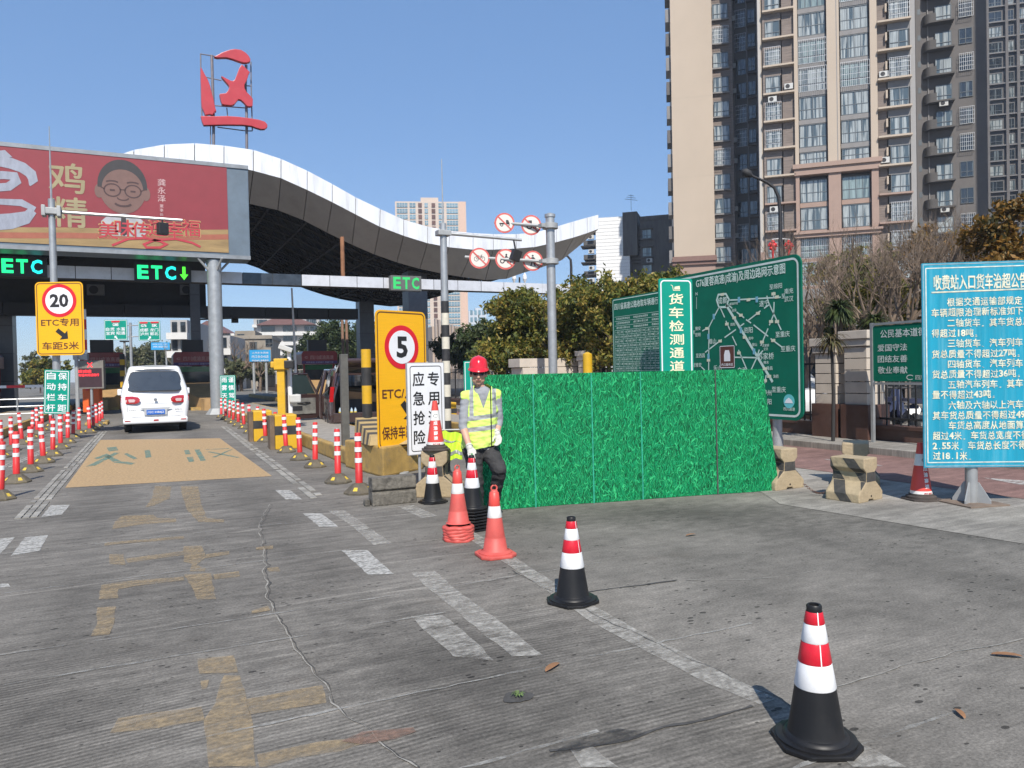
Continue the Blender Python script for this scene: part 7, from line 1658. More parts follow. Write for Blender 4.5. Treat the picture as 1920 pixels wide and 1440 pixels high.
# ================================================================ TREES
def leafmat(name, cols, rough=.55, trans=.25):
    m = bpy.data.materials.new(name); m.use_nodes = True; nt = m.node_tree; L = nt.links.new; b = nt.nodes['Principled BSDF']; b.inputs['Roughness'].default_value = rough; b.inputs['Specular IOR Level'].default_value = .35
    ge = _n(nt, 'ShaderNodeNewGeometry'); cr = nt.nodes.new('ShaderNodeValToRGB'); cr.color_ramp.interpolation = 'LINEAR'
    els = cr.color_ramp.elements
    while len(els) < len(cols): els.new(.5)
    for i, c in enumerate(cols): els[i].position = i/(len(cols)-1); els[i].color = (*c, 1)
    tc = _n(nt, 'ShaderNodeTexCoord'); n = _n(nt, 'ShaderNodeTexNoise', Scale=.9, Detail=3.); L(tc.outputs['Object'], n.inputs['Vector'])
    r = _n(nt, 'ShaderNodeMapRange'); r.inputs[1].default_value = .35; r.inputs[2].default_value = .65; r.inputs[3].default_value = -.3; r.inputs[4].default_value = .3; L(n.outputs[0], r.inputs[0])
    ad = _n(nt, 'ShaderNodeMath', operation='ADD'); L(ge.outputs['Random Per Island'], ad.inputs[0]); L(r.outputs[0], ad.inputs[1]); L(ad.outputs[0], cr.inputs[0]); L(cr.outputs[0], b.inputs['Base Color'])
    tl = _n(nt, 'ShaderNodeBsdfTranslucent'); L(cr.outputs[0], tl.inputs['Color']); ms = _n(nt, 'ShaderNodeMixShader'); ms.inputs[0].default_value = trans; L(b.outputs[0], ms.inputs[1]); L(tl.outputs[0], ms.inputs[2]); L(ms.outputs[0], nt.nodes['Material Output'].inputs[0]); return m
m_lf_a = leafmat('leaf_olive', [(.035, .055, .012), (.10, .125, .022), (.19, .18, .03), (.32, .23, .05)])
m_lf_b = leafmat('leaf_dark', [(.02, .036, .014), (.045, .07, .022), (.08, .10, .03)])
m_lf_c = leafmat('leaf_orange', [(.04, .04, .012), (.13, .09, .02), (.26, .13, .025), (.30, .17, .04)])
m_lf_d = leafmat('leaf_far', [(.07, .085, .04), (.12, .13, .06), (.18, .17, .09)])
m_bark = M('bark', (.10, .075, .055), .9, var=.3, scale=8, bump=.4); m_twig = M('twig', (.17, .125, .09), .85, var=.3, scale=3)
rg = np.random.default_rng(11)
def leaves(parent, clumps, n, size, mat, spread=1., name='crown', aspect=.45, droop=0.):
    """clumps: (x, y, z, rx, ry, rz); n small quads scattered through each clump's volume, denser to the outside"""
    P = []
    tot = sum(c[3]*c[4]*c[5] for c in clumps)
    for c in clumps:
        k = max(4, int(n*c[3]*c[4]*c[5]/tot)); sub = max(4, k//46)
        d = rg.normal(size=(sub, 3)); d /= np.linalg.norm(d, axis=1)[:, None]; r = rg.random(sub)**.42
        cc = np.array(c[:3])+d*r[:, None]*np.array(c[3:]); ix = rg.integers(0, sub, k)
        P.append(cc[ix]+rg.normal(size=(k, 3))*np.array(c[3:])*.15*spread)
    P = np.concatenate(P); k = len(P)
    a = rg.normal(size=(k, 3)); a[:, 2] -= droop; a /= np.linalg.norm(a, axis=1)[:, None]; b = rg.normal(size=(k, 3)); b -= (a*b).sum(1)[:, None]*a; b /= np.linalg.norm(b, axis=1)[:, None]
    s = size*rg.uniform(.6, 1.35, k)[:, None]
    V = np.stack([P-a*s, P+b*s*aspect, P+a*s, P-b*s*aspect], 1).reshape(-1, 3)
    me = bpy.data.meshes.new(name); me.vertices.add(len(V)); me.vertices.foreach_set('co', V.ravel().astype(np.float32)); me.loops.add(4*k); me.loops.foreach_set('vertex_index', np.arange(4*k, dtype=np.int32)); me.polygons.add(k); me.polygons.foreach_set('loop_start', np.arange(0, 4*k, 4, dtype=np.int32)); me.update(calc_edges=True); me.materials.append(mat)
    return OB(name, me, parent)
def branches(mb, p, d, ln, r, depth, rnd, up=.15, spread=.55, n=3, sides=5):
    pts = [Vector(p)]; dd = Vector(d).normalized(); rs = [r]; seg_ = 4
    for i in range(seg_):
        dd = (dd+Vector((rnd.gauss(0, .13), rnd.gauss(0, .13), rnd.gauss(0, .08)+up*.2))).normalized(); pts.append(pts[-1]+dd*ln/seg_); rs.append(r*(1-.5*(i+1)/seg_))
    mb.tube(pts, rs, sides if depth > 1 else 3, cap=False)
    tips = [pts[-1]]
    if depth > 0:
        for k in range(n):
            i = rnd.choice((2, 3, 4)); a = (dd+Vector((rnd.gauss(0, spread), rnd.gauss(0, spread), rnd.gauss(up, spread*.5)))).normalized()
            tips += branches(mb, pts[i], a, ln*rnd.uniform(.55, .8), rs[i]*.70, depth-1, rnd, up, spread, n, sides)
    return tips
def tree(label, u, d, vt, rad, kind='a', n=16000, size=.09, trunk=.3, nm='leafy_tree', seed=0, low=.25, loc=None, group=None, h=None, clumps=17):
    rnd = random.Random(seed); p = loc or gd(u, d); t = thing(nm, label, 'tree', p, 0, group); H = h or W(u, vt, d).z
    mb = MB(); z0 = H*low; tips = []
    tips = branches(mb, (0, 0, 0), (rnd.gauss(0, .06), rnd.gauss(0, .06), 1), H*.45, trunk*.35, 3, rnd, .3, .6, 3, 7)
    mb.build('trunk', m_bark, t)
    cl = []
    for k in range(clumps):
        a = rnd.random()*2*PI; rr = rad*.74*math.sqrt(rnd.random()); z = z0+(H-z0)*rnd.uniform(.22, .86); f = 1-abs((z-z0)/(H-z0)-.45)*.7; q = rad*rnd.uniform(.20, .40)
        cl.append((rr*math.cos(a)*f, rr*math.sin(a)*f, min(z, H-q*.8), q, q, q*.78))
    cl.append((0, 0, H-rad*.30, rad*.3, rad*.3, rad*.30)); cl.append((0, 0, z0+(H-z0)*.5, rad*.5, rad*.5, rad*.4)); 
    leaves(t, cl, n, size, {'a': m_lf_a, 'b': m_lf_b, 'c': m_lf_c, 'd': m_lf_d}[kind]); return t
tree('olive green tree just right of the gantry post behind the railings', 1078, 24.5, 520, 2.0, 'a', 26000, .075, seed=1)
tree('broad olive tree left of the gantry post behind the railings', 985, 27, 540, 2.3, 'a', 26000, .08, seed=2)
tree('yellowing tree behind the toll tariff board', 1150, 22.5, 510, 1.9, 'a', 26000, .07, seed=3)
tree('olive tree behind the truck lane sign', 1215, 23, 515, 1.7, 'a', 20000, .07, seed=4)
tree('lower dark tree between the striped mast and the broad olive tree', 925, 36, 595, 2.4, 'b', 16000, .10, seed=5)
tree('dark shrubby tree beyond the thick column of the canopy', 872, 60, 625, 3.5, 'b', 12000, .15, seed=6)
tree('tall leafless looking tree mass left of the rear column', 640, 78, 600, 5.2, 'b', 16000, .17, seed=7)
tree('dark tree at the left side of that tree mass', 600, 85, 625, 4.0, 'b', 10000, .18, seed=8)
tree('green bush between the rear columns beyond the booths', 715, 75, 640, 4., 'b', 9000, .17, seed=28)
for i, (u, vt, r) in enumerate(((212, 662, 5), (232, 655, 5.5), (258, 648, 6), (284, 634, 6.5), (308, 642, 6), (328, 655, 5))):
    tree('%s bush from the left in the hazy row under the direction signs' % ORD[i].replace('nearest', 'first'), u, 120, vt, r, 'd', 5000, .26, seed=20+i, low=.05, group='bushes beyond the toll lanes')
for i, (u, vt, d_) in enumerate(((75, 655, 100), (82, 668, 80), (445, 668, 84), (520, 672, 88))):
    tree(['pale bush far behind the left booth', 'yellow green bush behind the yellow 20 sign', 'pale bush at the foot of the old tan building', 'bush to the right of the blue billboard'][i], u, d_, vt, 3.2, 'd' if i != 1 else 'a', 4000, .2, seed=40+i, low=.05)
def bare(label, u, d, vt, seed, n=4, depth=4, spread=.5, r=.14, loc=None):
    rnd = random.Random(seed); p = gd(u, d); t = thing('bare_tree', label, 'tree', p); H = W(u, vt, d).z; mb = MB()
    mb.tube([(0, 0, 0), (rnd.gauss(0, .05), 0, H*.22), (rnd.gauss(0, .1), 0, H*.30)], [r, r*.85, r*.8], 8); tp = (0, 0, H*.28)
    tw = MB()
    for k in range(4):
        a = 2*PI*k/4+rnd.random(); branches(tw, tp, (math.cos(a)*.75, math.sin(a)*.75, 1), H*.30, r*.72, depth, rnd, .32, spread, n, 5)
    mb.build('trunk', m_twig, t); tag(tw.build('branches', m_twig, t), kind='stuff'); return t
bare('leafless tree with dense brown twigs right of the map board', 1560, 21.5, 395, 3, 4, 4, .55)
bare('leafless tree behind the right cream pillar', 1648, 19.5, 400, 5, 4, 4, .6)
bare('leafless tree above the citizens board', 1742, 20.5, 375, 8, 4, 4, .55)
bare('tall leafless tree before the dark wing', 1800, 23, 350, 9, 4, 4, .5)
bare('leafless tree close behind the map board corner', 1510, 20, 470, 12, 4, 3, .55)
bare('small bare tree between the far balconied block and the old tan building', 452, 84, 610, 13, 3, 3, .6, .2); bare('small bare tree by the old tan building', 487, 80, 640, 14, 3, 3, .6, .15)
bare('wispy bare tree above the direction signs bushes', 333, 100, 618, 15, 3, 3, .5, .2)
tree('orange leaved tree at the right edge above the blue notice', 1905, 17.5, 362, 1.5, 'c', 20000, .07, seed=16, low=.45)
tree('rust brown tree behind the blue notice', 1840, 21, 420, 1.6, 'c', 9000, .07, seed=17, low=.4)
tree('thin yellow green tree among the bare trees behind the fan palm', 1660, 23, 455, 1.7, 'a', 5000, .075, seed=51, low=.4)
tree('thin brownish tree among the bare trees behind the citizens board', 1735, 24, 430, 1.9, 'c', 4500, .075, seed=52, low=.4)
tree('feathery green treetop above the map board', 1270, 26, 500, 1.8, 'a', 12000, .075, seed=53, low=.3)
tree('sparse green treetop before the tower base', 1600, 27, 470, 2.0, 'a', 7000, .09, seed=18, low=.4)
# fan palm and withered yucca
def palm(label, u, d, vtop, n, ln, z0, mat, trunk_r, seed, droop=.6, nm='palm_tree', w_=.05):
    rnd = random.Random(seed); p = gd(u, d); t = thing(nm, label, 'plant', p); H = W(u, vtop, d).z if z0 is None else z0
    mb = MB(); mb.tube([(0, 0, 0), (.03, 0, H*.5), (0, 0, H)], [trunk_r, trunk_r*.9, trunk_r*.7], 8); mb.build('trunk', m_bark if nm != 'yucca' else m_dkm, t)
    mb = MB()
    for k in range(n):
        a = rnd.random()*2*PI; el = rnd.uniform(-.5, 1.2); L0 = ln*rnd.uniform(.7, 1.1); base = Vector((0, 0, H)); dr = Vector((math.cos(a)*math.cos(el), math.sin(a)*math.cos(el), math.sin(el))); sd = Vector((-math.sin(a), math.cos(a), 0)); P_ = []; q = base.copy(); 
        for i in range(5): P_.append(q.copy()); q = q+dr*L0/4; dr = (dr+Vector((0, 0, -droop*.35))).normalized()
        vs = []
        for i, c in enumerate(P_): ww = w_*(1-(i/4)**2)*.5+.003; vs += [c-sd*ww, c+sd*ww]
        mb.add(vs, [(2*i, 2*i+1, 2*i+3, 2*i+2) for i in range(4)])
    tag(mb.build('fronds', mat, t), kind='stuff')
palm('bushy fan palm between the bare trees above the pillars', 1575, 18.5, 585, 420, .58, None, m_lf_b, .10, 1, 1.3)
palm('second fan palm right of the pillars', 1640, 19, 605, 300, .5, None, m_lf_b, .1, 2, 1.3)
palm('withered yucca with a thin dark stem between the two cream pillars', 1560, 14.0, 640, 90, .42, None, leafmat('leaf_dry', [(.05, .045, .02), (.12, .09, .04), (.08, .09, .03)]), .035, 3, 1.6, 'yucca', .04)
# ================================================================ THE WORKER
DM = 7.95; pm = gd(905, DM); wk_ = thing('person', 'worker in red helmet and yellow reflective vest holding the top of a stack of cones', 'person', pm, -YAW)
# local frame: x right in the photograph, -y towards the camera, z up; joints read off the photograph
def J(u, v, y=0.): q = W(u, v, DM+y)-CAM; q = CAM+q; l = q-pm; return Vector((l.dot(R0), l.dot(F0), q.z))
hip = J(897, 838, .0); chest = J(901, 768, .0); neck = J(903, 728, -.02); head = J(897, 706, -.06)
shL = J(874, 744, -.03); shR = J(930, 742, .05)                # photo-left and photo-right shoulders
elL = J(868, 800, -.10); wrL = J(880, 838, -.22); haL = J(883, 850, -.26)
elR = J(935, 790, .06); wrR = J(932, 812, -.05); haR = J(936, 826, -.10)
hpL = J(887, 842, -.02); hpR = J(914, 842, .04)
knL = J(893, 905, -.08); anL = J(898, 968, .02); toL = J(893, 985, -.12)
knR = J(937, 880, -.16); anR = J(922, 962, .16); toR = J(912, 974, .06)
def capsule(bm_v, bm_f, a, b, ra, rb, n=14, flat=1., fd=Vector((0, 1, 0))):
    """closed tapered capsule"""
    a = Vector(a); b = Vector(b); t = (b-a).normalized(); x = t.cross(fd).normalized(); y = t.cross(x); o = len(bm_v); rings = []
    for k in range(-4, 1): an = PI/2*k/4; rings.append((a+t*ra*math.sin(an), ra*math.cos(an)+1e-4))
    for k in range(1, 4): rings.append((a.lerp(b, k/4), ra+(rb-ra)*k/4))
    for k in range(0, 5): an = PI/2*k/4; rings.append((b+t*rb*math.sin(an), rb*math.cos(an)+1e-4))
    for c, r in rings:
        for i in range(n): q = 2*PI*i/n; bm_v.append(c+x*r*math.cos(q)+y*r*flat*math.sin(q))
    for j in range(len(rings)-1):
        for i in range(n): bm_f.append((o+j*n+i, o+j*n+(i+1) % n, o+(j+1)*n+(i+1) % n, o+(j+1)*n+i))
    bm_f.append(tuple(o+i for i in range(n))[::-1]); bm_f.append(tuple(o+(len(rings)-1)*n+i for i in range(n)))
def blend(name, caps, mats, voxel=.011, smooth=6, parent=wk_, wr=None, keep=None):
    """one continuous skin from tapered capsules: voxel union + smoothing; faces take the material of the nearest capsule"""
    V, F = [], []
    for c in caps: capsule(V, F, c[0], c[1], c[2], c[3], flat=c[5] if len(c) > 5 else 1.)
    me = bpy.data.meshes.new(name); me.from_pydata(V, [], F); o = OB(name, me)
    bm = bmesh.new(); bm.from_mesh(me); bmesh.ops.recalc_face_normals(bm, faces=bm.faces); bm.to_mesh(me); bm.free()
    m = o.modifiers.new('r', 'REMESH'); m.mode = 'VOXEL'; m.voxel_size = voxel; m.use_smooth_shade = True
    m = o.modifiers.new('s', 'SMOOTH'); m.iterations = smooth; m.factor = .5
    dg = bpy.context.evaluated_depsgraph_get(); me2 = bpy.data.meshes.new_from_object(o.evaluated_get(dg)); bpy.data.objects.remove(o); bpy.data.meshes.remove(me); me2.name = name
    me2.materials.clear()
    for mm in mats: me2.materials.append(mm)
    A = np.array([c[0][:] for c in caps]); B = np.array([c[1][:] for c in caps]); RA_ = np.array([c[2] for c in caps]); RB = np.array([c[3] for c in caps]); MI = np.array([c[4] for c in caps])
    n = len(me2.polygons); cen = np.zeros(n*3); me2.polygons.foreach_get('center', cen); cen = cen.reshape(-1, 3)
    d = B-A; L2 = (d*d).sum(1)+1e-9; t = np.clip(((cen[:, None]-A[None])*d[None]).sum(2)/L2, 0, 1); q = A[None]+t[..., None]*d[None]; dist = np.linalg.norm(cen[:, None]-q, axis=2)-(RA_+(RB-RA_)*t); mi = MI[dist.argmin(1)]
    if wr:                          # cloth folds pushed into the surface
        nv = len(me2.vertices); co = np.zeros(nv*3); me2.vertices.foreach_get('co', co); co = co.reshape(-1, 3); no = np.zeros(nv*3); me2.vertices.foreach_get('normal', no); no = no.reshape(-1, 3)
        dv = np.linalg.norm(co[:, None]-(A[None]+np.clip(((co[:, None]-A[None])*d[None]).sum(2)/L2, 0, 1)[..., None]*d[None]), axis=2)-RA_; near_ = MI[dv.argmin(1)]
        from mathutils import noise
        amp = np.array([wr.get(int(k), 0) for k in near_])
        w1 = np.array([noise.noise(Vector((c[0]*9, c[1]*9, c[2]*22)))+.5*noise.noise(Vector((c[0]*25, c[1]*25, c[2]*40))) for c in co])
        co += no*(w1*amp)[:, None]; me2.vertices.foreach_set('co', co.ravel())
    me2.polygons.foreach_set('material_index', mi.astype(np.int32)); me2.polygons.foreach_set('use_smooth', [True]*n); me2.update()
    if keep:
        bm = bmesh.new(); bm.from_mesh(me2); bmesh.ops.delete(bm, geom=[f for f in bm.faces if not keep(f.calc_center_median())], context='FACES')
        for _ in range(14):
            nv_ = {}
            for v in bm.verts:
                if v.is_boundary:
                    nb_ = [e.other_vert(v) for e in v.link_edges if e.is_boundary]
                    if len(nb_) == 2: nv_[v] = v.co*.4+(nb_[0].co+nb_[1].co)*.3
            for v, c in nv_.items(): v.co = c
        bm.to_mesh(me2); bm.free()
    return OB(name, me2, parent)
m_skin = M('skin', (.52, .30, .21), .55, var=.07, scale=18); m_trs = M('trousers_charcoal', (.034, .033, .034), .85, var=.15, scale=12, bump=.2, bscale=90); m_shirt = M('shirt_grey', (.27, .28, .30), .9, var=.08, scale=20, bump=.15, bscale=120); m_shoe = M('shoe_black', (.02, .02, .02), .5); m_glove = M('glove_cotton', (.55, .54, .48), .9, var=.15, scale=40, dirt=.3, dirtcol=(.2, .19, .16)); m_gpalm = M('glove_green', (.02, .22, .05), .6)
mats = [m_shirt, m_trs, m_skin, m_shoe, m_glove]
V_ = Vector
caps = [(hip+V_((0, 0, .02)), chest, .150, .158, 0, .68), (chest, neck-V_((0, .0, .10)), .158, .13, 0, .66), (shL, shR, .068, .068, 0, .9), (neck-V_((0, 0, .06)), head-V_((0, -.02, .03)), .054, .046, 2),
        (hpL, hpR, .120, .120, 1, .9), (hip, hip+V_((0, 0, .04)), .145, .145, 1, .72),
        (hpL, knL, .105, .075, 1), (knL, anL, .074, .056, 1), (hpR, knR, .108, .078, 1), (knR, anR, .075, .058, 1), (anL, anL-V_((0, 0, .05)), .062, .066, 1), (anR, anR-V_((0, 0, .03)), .062, .066, 1),
        (shL, elL, .060, .048, 0), (elL, elL.lerp(wrL, .10), .050, .046, 0), (elL.lerp(wrL, .10), wrL, .043, .030, 2), (shR, elR, .062, .048, 0), (elR, elR.lerp(wrR, .4), .048, .042, 0), (elR.lerp(wrR, .4), wrR, .040, .030, 2),
        (anL-V_((0, 0, .075)), toL-V_((0, 0, -.0)), .044, .040, 3), (anR-V_((0, 0, .065)), toR, .044, .040, 3)]
for c in range(len(caps)):
    if caps[c][4] == 3:
        a, b = caps[c][0].copy(), caps[c][1].copy(); a.z = max(.05, a.z) if c == len(caps)-1 else .05; b.z = .042; caps[c] = (a, b, .046, .040, 3)
# head: skull, jaw, nose, ears joined into the same skin
hx = V_((0, 0, 0)); up_ = V_((.03, -.04, 1)).normalized(); fwd = V_((.06, -1, -.10)).normalized(); sd_ = fwd.cross(up_).normalized(); hc = head+up_*.012
def hp(x, y, z): return hc+sd_*x+fwd*y+up_*z
caps += [(hp(0, -.015, .035), hp(0, .01, .03), .083, .080, 2), (hp(0, .018, -.01), hp(0, .042, -.070), .066, .034, 2), (hp(-.034, .022, -.045), hp(.034, .022, -.045), .036, .036, 2), (hp(-.038, .052, .0), hp(.038, .052, .0), .030, .030, 2), (hp(0, .088, .018), hp(0, .103, -.010), .010, .015, 2), (hp(-.012, .094, -.014), hp(.012, .094, -.014), .009, .009, 2),
         (hp(-.02, .081, -.045), hp(.02, .081, -.045), .010, .010, 2), (hp(-.083, -.01, .018), hp(-.083, -.012, -.015), .016, .011, 2), (hp(.083, -.01, .018), hp(.083, -.012, -.015), .016, .011, 2), (hp(-.045, .066, .036), hp(.045, .066, .036), .015, .015, 2)]
body = blend('body', caps, mats, .0085, 5, wr={1: .012, 0: .007})
# face details
m_lip = M('lip', (.26, .09, .075), .5); m_hair = M('hair_black', (.012, .011, .012), .6)
mb = MB()
for i in range(2): pass
mb.tube([hp(-.024, .087, -.043), hp(0, .093, -.041), hp(.024, .087, -.043)], [.003, .006, .003], 6); mb.build('mouth', m_lip, wk_, smooth=True)
mb = MB()
for s in (-1, 1): mb.tube([hp(s*.018, .088, .047), hp(s*.035, .084, .052), hp(s*.055, .068, .047)], [.003, .005, .002], 6)
mb.build('eyebrow', m_hair, wk_)
for s in (-1, 1):
    mb = MB(); c = hp(s*.033, .078, .026); mb.lathe([(0, -.011), (.008, -.007), (.011, 0), (.008, .007), (0, .011)], 12, c=c, cap=False); mb.build('eye', M('eye_white', (.5, .46, .42), .3), wk_, smooth=True)
    mb = MB(); mb.tube([hp(s*.033+.012*math.cos(a), .089, .024+.004*math.sin(a)) for a in (PI, PI*.5, 0)], .004, 5); mb.build('eyelid', m_hair, wk_)
# glasses
gl = MB()
for s in (-1, 1): gl.tube([hp(s*.034+.026*math.cos(a), .096-.02*(math.cos(a)*s > .5), .026+.017*math.sin(a)) for a in [2*PI*i/16 for i in range(17)]], .0022, 5)
gl.tube([hp(-.009, .099, .03), hp(.009, .099, .03)], .002, 5)
for s in (-1, 1): gl.tube([hp(s*.06, .078, .03), hp(s*.084, .0, .028)], .0022, 5)
gg = gl.build('glasses', m_plas, wk_); mb = MB()
for s in (-1, 1): mb.add([hp(s*.034+.025*math.cos(a), .0975-.02*(math.cos(a)*s > .5), .026+.016*math.sin(a)) for a in [2*PI*i/16 for i in range(16)]], [tuple(range(16))])
mb.build('dark_lens', M('lens_dark', (.03, .012, .012), .08, spec=.9), gg)
# hair under the helmet
V, F = [], []; 
blend('hair', [(hp(0, -.03, .045), hp(0, -.02, .04), .088, .087, 0), (hp(0, -.05, .0), hp(0, -.05, -.03), .070, .060, 0), (hp(-.06, .02, .035), hp(.06, .02, .035), .034, .034, 0)], [m_hair], .010, 3)
# helmet
m_hel = M('helmet_red', (.66, .012, .025), .22, var=.04, coat=.6)
hm = MB(); n = 36; prof_ = [(1.0, 0), (.99, .028), (.94, .064), (.82, .096), (.58, .120), (.30, .131), (.02, .135)]; vs = []; fs = []
hb_ = hc+up_*.070-fwd*.008
for r, z in prof_:
    for i in range(n):
        a = 2*PI*i/n; rx, ry = .100*r, .120*r; rid = .007*math.exp(-((math.cos(a)*r)/.16)**2)*(1 if z > .02 else 0); vs.append(hb_+sd_*rx*math.cos(a)+fwd*ry*math.sin(a)+up_*(z+rid))
for j in range(len(prof_)-1):
    for i in range(n): fs.append((j*n+i, j*n+(i+1) % n, (j+1)*n+(i+1) % n, (j+1)*n+i))
fs.append(tuple((len(prof_)-1)*n+i for i in range(n)))
hm.add(vs, fs); hel = hm.build('helmet', m_hel, wk_, smooth=True); clean_smooth(hel)
bmh = MB(); vs = []
for ro, dz in ((1.0, .012), (1.12, -.004), (1.125, -.010), (1.0, .0)):
    for i in range(n):
        a = 2*PI*i/n; f = 1+.10*max(0, math.sin(a))**2*(ro > 1.05); vs.append(hb_+sd_*.100*ro*math.cos(a)+fwd*.120*(ro if ro < 1.05 else 1+(ro-1)*(f*1.9 if math.sin(a) > 0 else 1))*math.sin(a)+up_*(dz-.012*max(0, math.sin(a))*(ro > 1.05)))
bmh.add(vs, [(j*n+i, j*n+(i+1) % n, ((j+1) % 4)*n+(i+1) % n, ((j+1) % 4)*n+i) for j in range(4) for i in range(n)]); o = bmh.build('helmet_brim', m_hel, hel, smooth=True)
mb = MB(); mb.tube([hb_+sd_*.0-fwd*.09+up_*.088, hb_-fwd*.05+up_*.114, hb_+up_*.128, hb_+fwd*.05+up_*.119, hb_+fwd*.09+up_*.092], [.010, .012, .012, .012, .010], 6); mb.build('helmet_ridge', m_hel, hel, smooth=True)
# vest: an outer shell of the trunk, open at neck and arm holes, with front opening
mv = bpy.data.materials.new('vest_hi_vis'); mv.use_nodes = True; nt = mv.node_tree; L = nt.links.new; b = nt.nodes['Principled BSDF']; b.inputs['Roughness'].default_value = .75
tc = _n(nt, 'ShaderNodeTexCoord'); sx = _n(nt, 'ShaderNodeSeparateXYZ'); L(tc.outputs['Object'], sx.inputs[0])
def band(inp, c, hw_):
    s1 = _n(nt, 'ShaderNodeMath', operation='SUBTRACT'); L(inp, s1.inputs[0]); s1.inputs[1].default_value = c; s2 = _n(nt, 'ShaderNodeMath', operation='ABSOLUTE'); L(s1.outputs[0], s2.inputs[0]); s3 = _n(nt, 'ShaderNodeMath', operation='LESS_THAN'); L(s2.outputs[0], s3.inputs[0]); s3.inputs[1].default_value = hw_; return s3.outputs[0]
def mx2(op, a, c):
    q = _n(nt, 'ShaderNodeMath', operation=op)
    for i, k in enumerate((a, c)):
        if isinstance(k, (int, float)): q.inputs[i].default_value = k
        else: L(k, q.inputs[i])
    return q.outputs[0]
slope = mx2('ADD', sx.outputs[2], mx2('MULTIPLY', sx.outputs[0], -.10))
z1_ = J(900, 782, -.1).z; z2_ = J(900, 803, -.1).z; zs_ = J(880, 770).z
bnd = mx2('MAXIMUM', band(slope, z1_-.10*0, .024), band(slope, z2_, .024))
xl = J(885, 760).x; st = mx2('MULTIPLY', mx2('MAXIMUM', band(sx.outputs[0], xl+.0, .022), band(sx.outputs[0], J(927, 760).x, .020)), mx2('GREATER_THAN', slope, z1_))
al = mx2('MAXIMUM', bnd, st)
mx = _n(nt, 'ShaderNodeMix', data_type='RGBA'); L(al, mx.inputs[0]); mx.inputs[6].default_value = (.60, .80, .16, 1); mx.inputs[7].default_value = (.33, .34, .34, 1)
zp = band(sx.outputs[0], J(921, 770).x, .006); m3 = _n(nt, 'ShaderNodeMix', data_type='RGBA'); L(zp, m3.inputs[0]); L(mx.outputs[2], m3.inputs[6]); m3.inputs[7].default_value = (.02, .02, .02, 1); L(m3.outputs[2], b.inputs['Base Color'])
nb = _n(nt, 'ShaderNodeTexNoise', Scale=9., Detail=3.); L(tc.outputs['Object'], nb.inputs['Vector']); bu = _n(nt, 'ShaderNodeBump', Strength=.5, Distance=.02); L(nb.outputs[0], bu.inputs['Height']); L(bu.outputs[0], b.inputs['Normal'])
zh = J(900, 839, -.1).z; nk = neck-V_((0, 0, .045))
def keepv(c):
    if c.z < zh+.02*math.sin(c.x*9): return False
    if (c-nk-V_((0, -.03, .03))).length < .088: return False
    # V neck in front
    if c.y < nk.y and c.z > nk.z-.17 and abs(c.x-nk.x-.02) < (c.z-(nk.z-.17))*.34: return False
    for s in (shL+V_((-.095, 0, -.05)), shR+V_((.095, 0, -.05))):
        if (V_(((c.x-s.x)*1.5, (c.y-s.y), (c.z-s.z)*.72))).length < .088: return False
    return True
blend('reflective_vest', [(hip+V_((0, -.01, .0)), chest, .188, .186, 0, .74), (chest, neck-V_((0, 0, .09)), .178, .150, 0, .72), (shL+V_((.0, 0, .0)), shR-V_((.0, 0, 0)), .076, .076, 0, .9), (hip+V_((.0, 0, -.04)), hip, .175, .178, 0, .78)], [mv], .0065, 9, wr={0: .012}, keep=keepv)
# gloves with separate curled fingers
def hand(w0, h0, grip, s, name='glove'):
    d = (h0-w0).normalized(); side = d.cross(V_((0, 1, 0))).normalized()*s; nrm = side.cross(d).normalized()
    c = [(w0-d*.02, w0+d*.012, .034, .034, 0, 1.), (w0+d*.02, w0+d*.06, .030, .034, 0, .62)]
    for k in range(4):
        o_ = (k-1.5)*.0175; ln = (.038, .043, .040, .032)[k]; b0 = w0+d*.068+side*o_; b1 = b0+(d*.8+grip*.45).normalized()*ln; b2 = b1+(d*.2+grip*.95).normalized()*ln*.72; b3 = b2+(grip*.8-d*.5).normalized()*ln*.5
        c += [(b0, b1, .0105, .0098, 0), (b1, b2, .0098, .009, 0), (b2, b3, .009, .008, 0)]
    t0 = w0+d*.03+side*.03; t1 = t0+(d*.5+side*.5+grip*.4).normalized()*.034; t2 = t1+(d*.5+grip*.8).normalized()*.028; c += [(t0, t1, .013, .011, 0), (t1, t2, .011, .009, 0)]
    g = blend(name, c, [m_glove], .0042, 2)
    mb = MB(); pts = [w0-d*.01+side*.036*math.cos(a)+nrm*.036*math.sin(a) for a in [2*PI*i/14 for i in range(15)]]; mb.tube(pts, .006, 5); mb.build('glove_cuff', m_glove, g)
    return d, side
gripL = V_((.35, -.05, -.9)).normalized()
hand(wrL, haL, V_((.25, -.25, -.9)).normalized(), 1)
mb = MB(); mb.tube([haL+V_((.01, -.03, .0)), haL+V_((.02, -.045, -.03)), haL+V_((.012, -.05, -.055))], [.010, .009, .006], 6); mb.build('green_finger_patch', m_gpalm, wk_, smooth=True)
hand(wrR, haR, V_((-.35, -.3, -.6)).normalized(), -1)
# collar of the grey shirt and trouser belt
mb = MB(); mb.tube([neck+V_((.062*math.cos(a), .058*math.sin(a)-.005, -.045+.012*math.sin(a))) for a in [2*PI*i/18 for i in range(19)]], .010, 6); mb.build('collar', m_shirt, wk_, smooth=True)
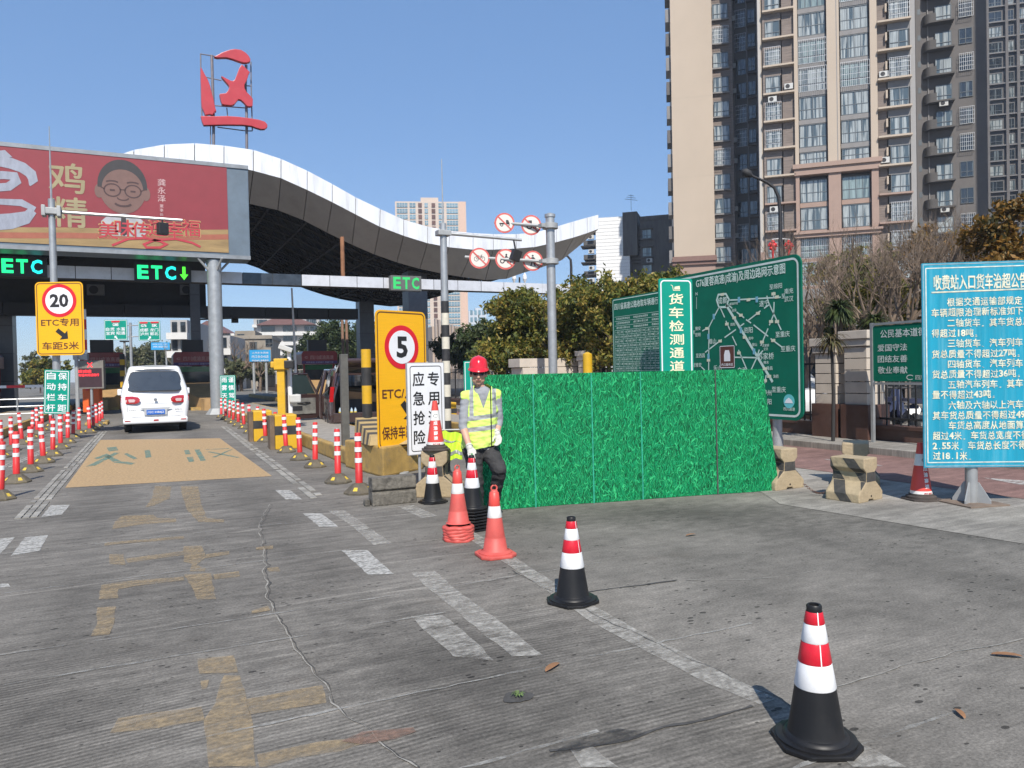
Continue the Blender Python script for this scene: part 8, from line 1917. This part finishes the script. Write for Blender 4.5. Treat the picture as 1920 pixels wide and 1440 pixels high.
# folded spare vest lying over the rail behind him
q = W(842, 836, 9.6); t = thing('folded_vest', 'spare yellow reflective vest draped low behind the worker, left of his legs', 'vest', (q.x, q.y, 0), -YAW)
zA, zB_ = W(850, 806, 9.6).z, W(850, 860, 9.6).z; mb = MB(); n = 12; vs = []
for j in range(8):
    for i in range(n+1): x = -.10+.27*i/n; z = zA+(zB_-zA)*j/7-.05*(i/n)*(j < 3); vs.append((x, .03*math.sin(i*1.3+j*.6)-.008*j, z+.012*math.sin(i*.9)))
mb.add(vs, [(j*(n+1)+i, j*(n+1)+i+1, (j+1)*(n+1)+i+1, (j+1)*(n+1)+i) for j in range(7) for i in range(n)]); o = mb.build('cloth', M('vest_plain', (.50, .75, .04), .8, var=.1), t); clean_smooth(o)
mb = MB(); vs = []
for zz in (.30, .42, .72, .84):
    for i in range(n+1): x = -.10+.27*i/n; j = zz*7; vs.append((x, .03*math.sin(i*1.3+j*.6)-.008*j-.006, zA+(zB_-zA)*zz-.05*(i/n)*(zz < .4)+.012*math.sin(i*.9)))
mb.add(vs, [(a*(n+1)+i, a*(n+1)+i+1, (a+1)*(n+1)+i+1, (a+1)*(n+1)+i) for a in (0, 2) for i in range(n)]); mb.build('grey_stripe', M('grey_stripe', (.33, .34, .34), .5), t)
mb = MB(); mb.tube([(-.12, .02, zA), (.22, .02, zA)], .012, 6); mb.tube([(-.12, .02, 0), (-.12, .02, zA)], .012, 6); mb.tube([(.22, .02, 0), (.22, .02, zA)], .012, 6); mb.build('rail', m_galv2, t)
# ================================================================ THIN WINTER HAZE
mb = MB(); mb.b2((-330, -55, -1), (360, 520, 100)); hz = mb.build('haze', [])
hm_ = bpy.data.materials.new('haze_air'); hm_.use_nodes = True; nt = hm_.node_tree
for n_ in list(nt.nodes):
    if n_.type == 'BSDF_PRINCIPLED': nt.nodes.remove(n_)
pv_ = nt.nodes.new('ShaderNodeVolumePrincipled'); pv_.inputs['Color'].default_value = (.80, .88, 1, 1); pv_.inputs['Density'].default_value = .00045; pv_.inputs['Anisotropy'].default_value = .1
nt.links.new(pv_.outputs[0], nt.nodes['Material Output'].inputs['Volume']); hz.data.materials.append(hm_); tag(hz, kind='stuff')
bpy.context.view_layer.update()
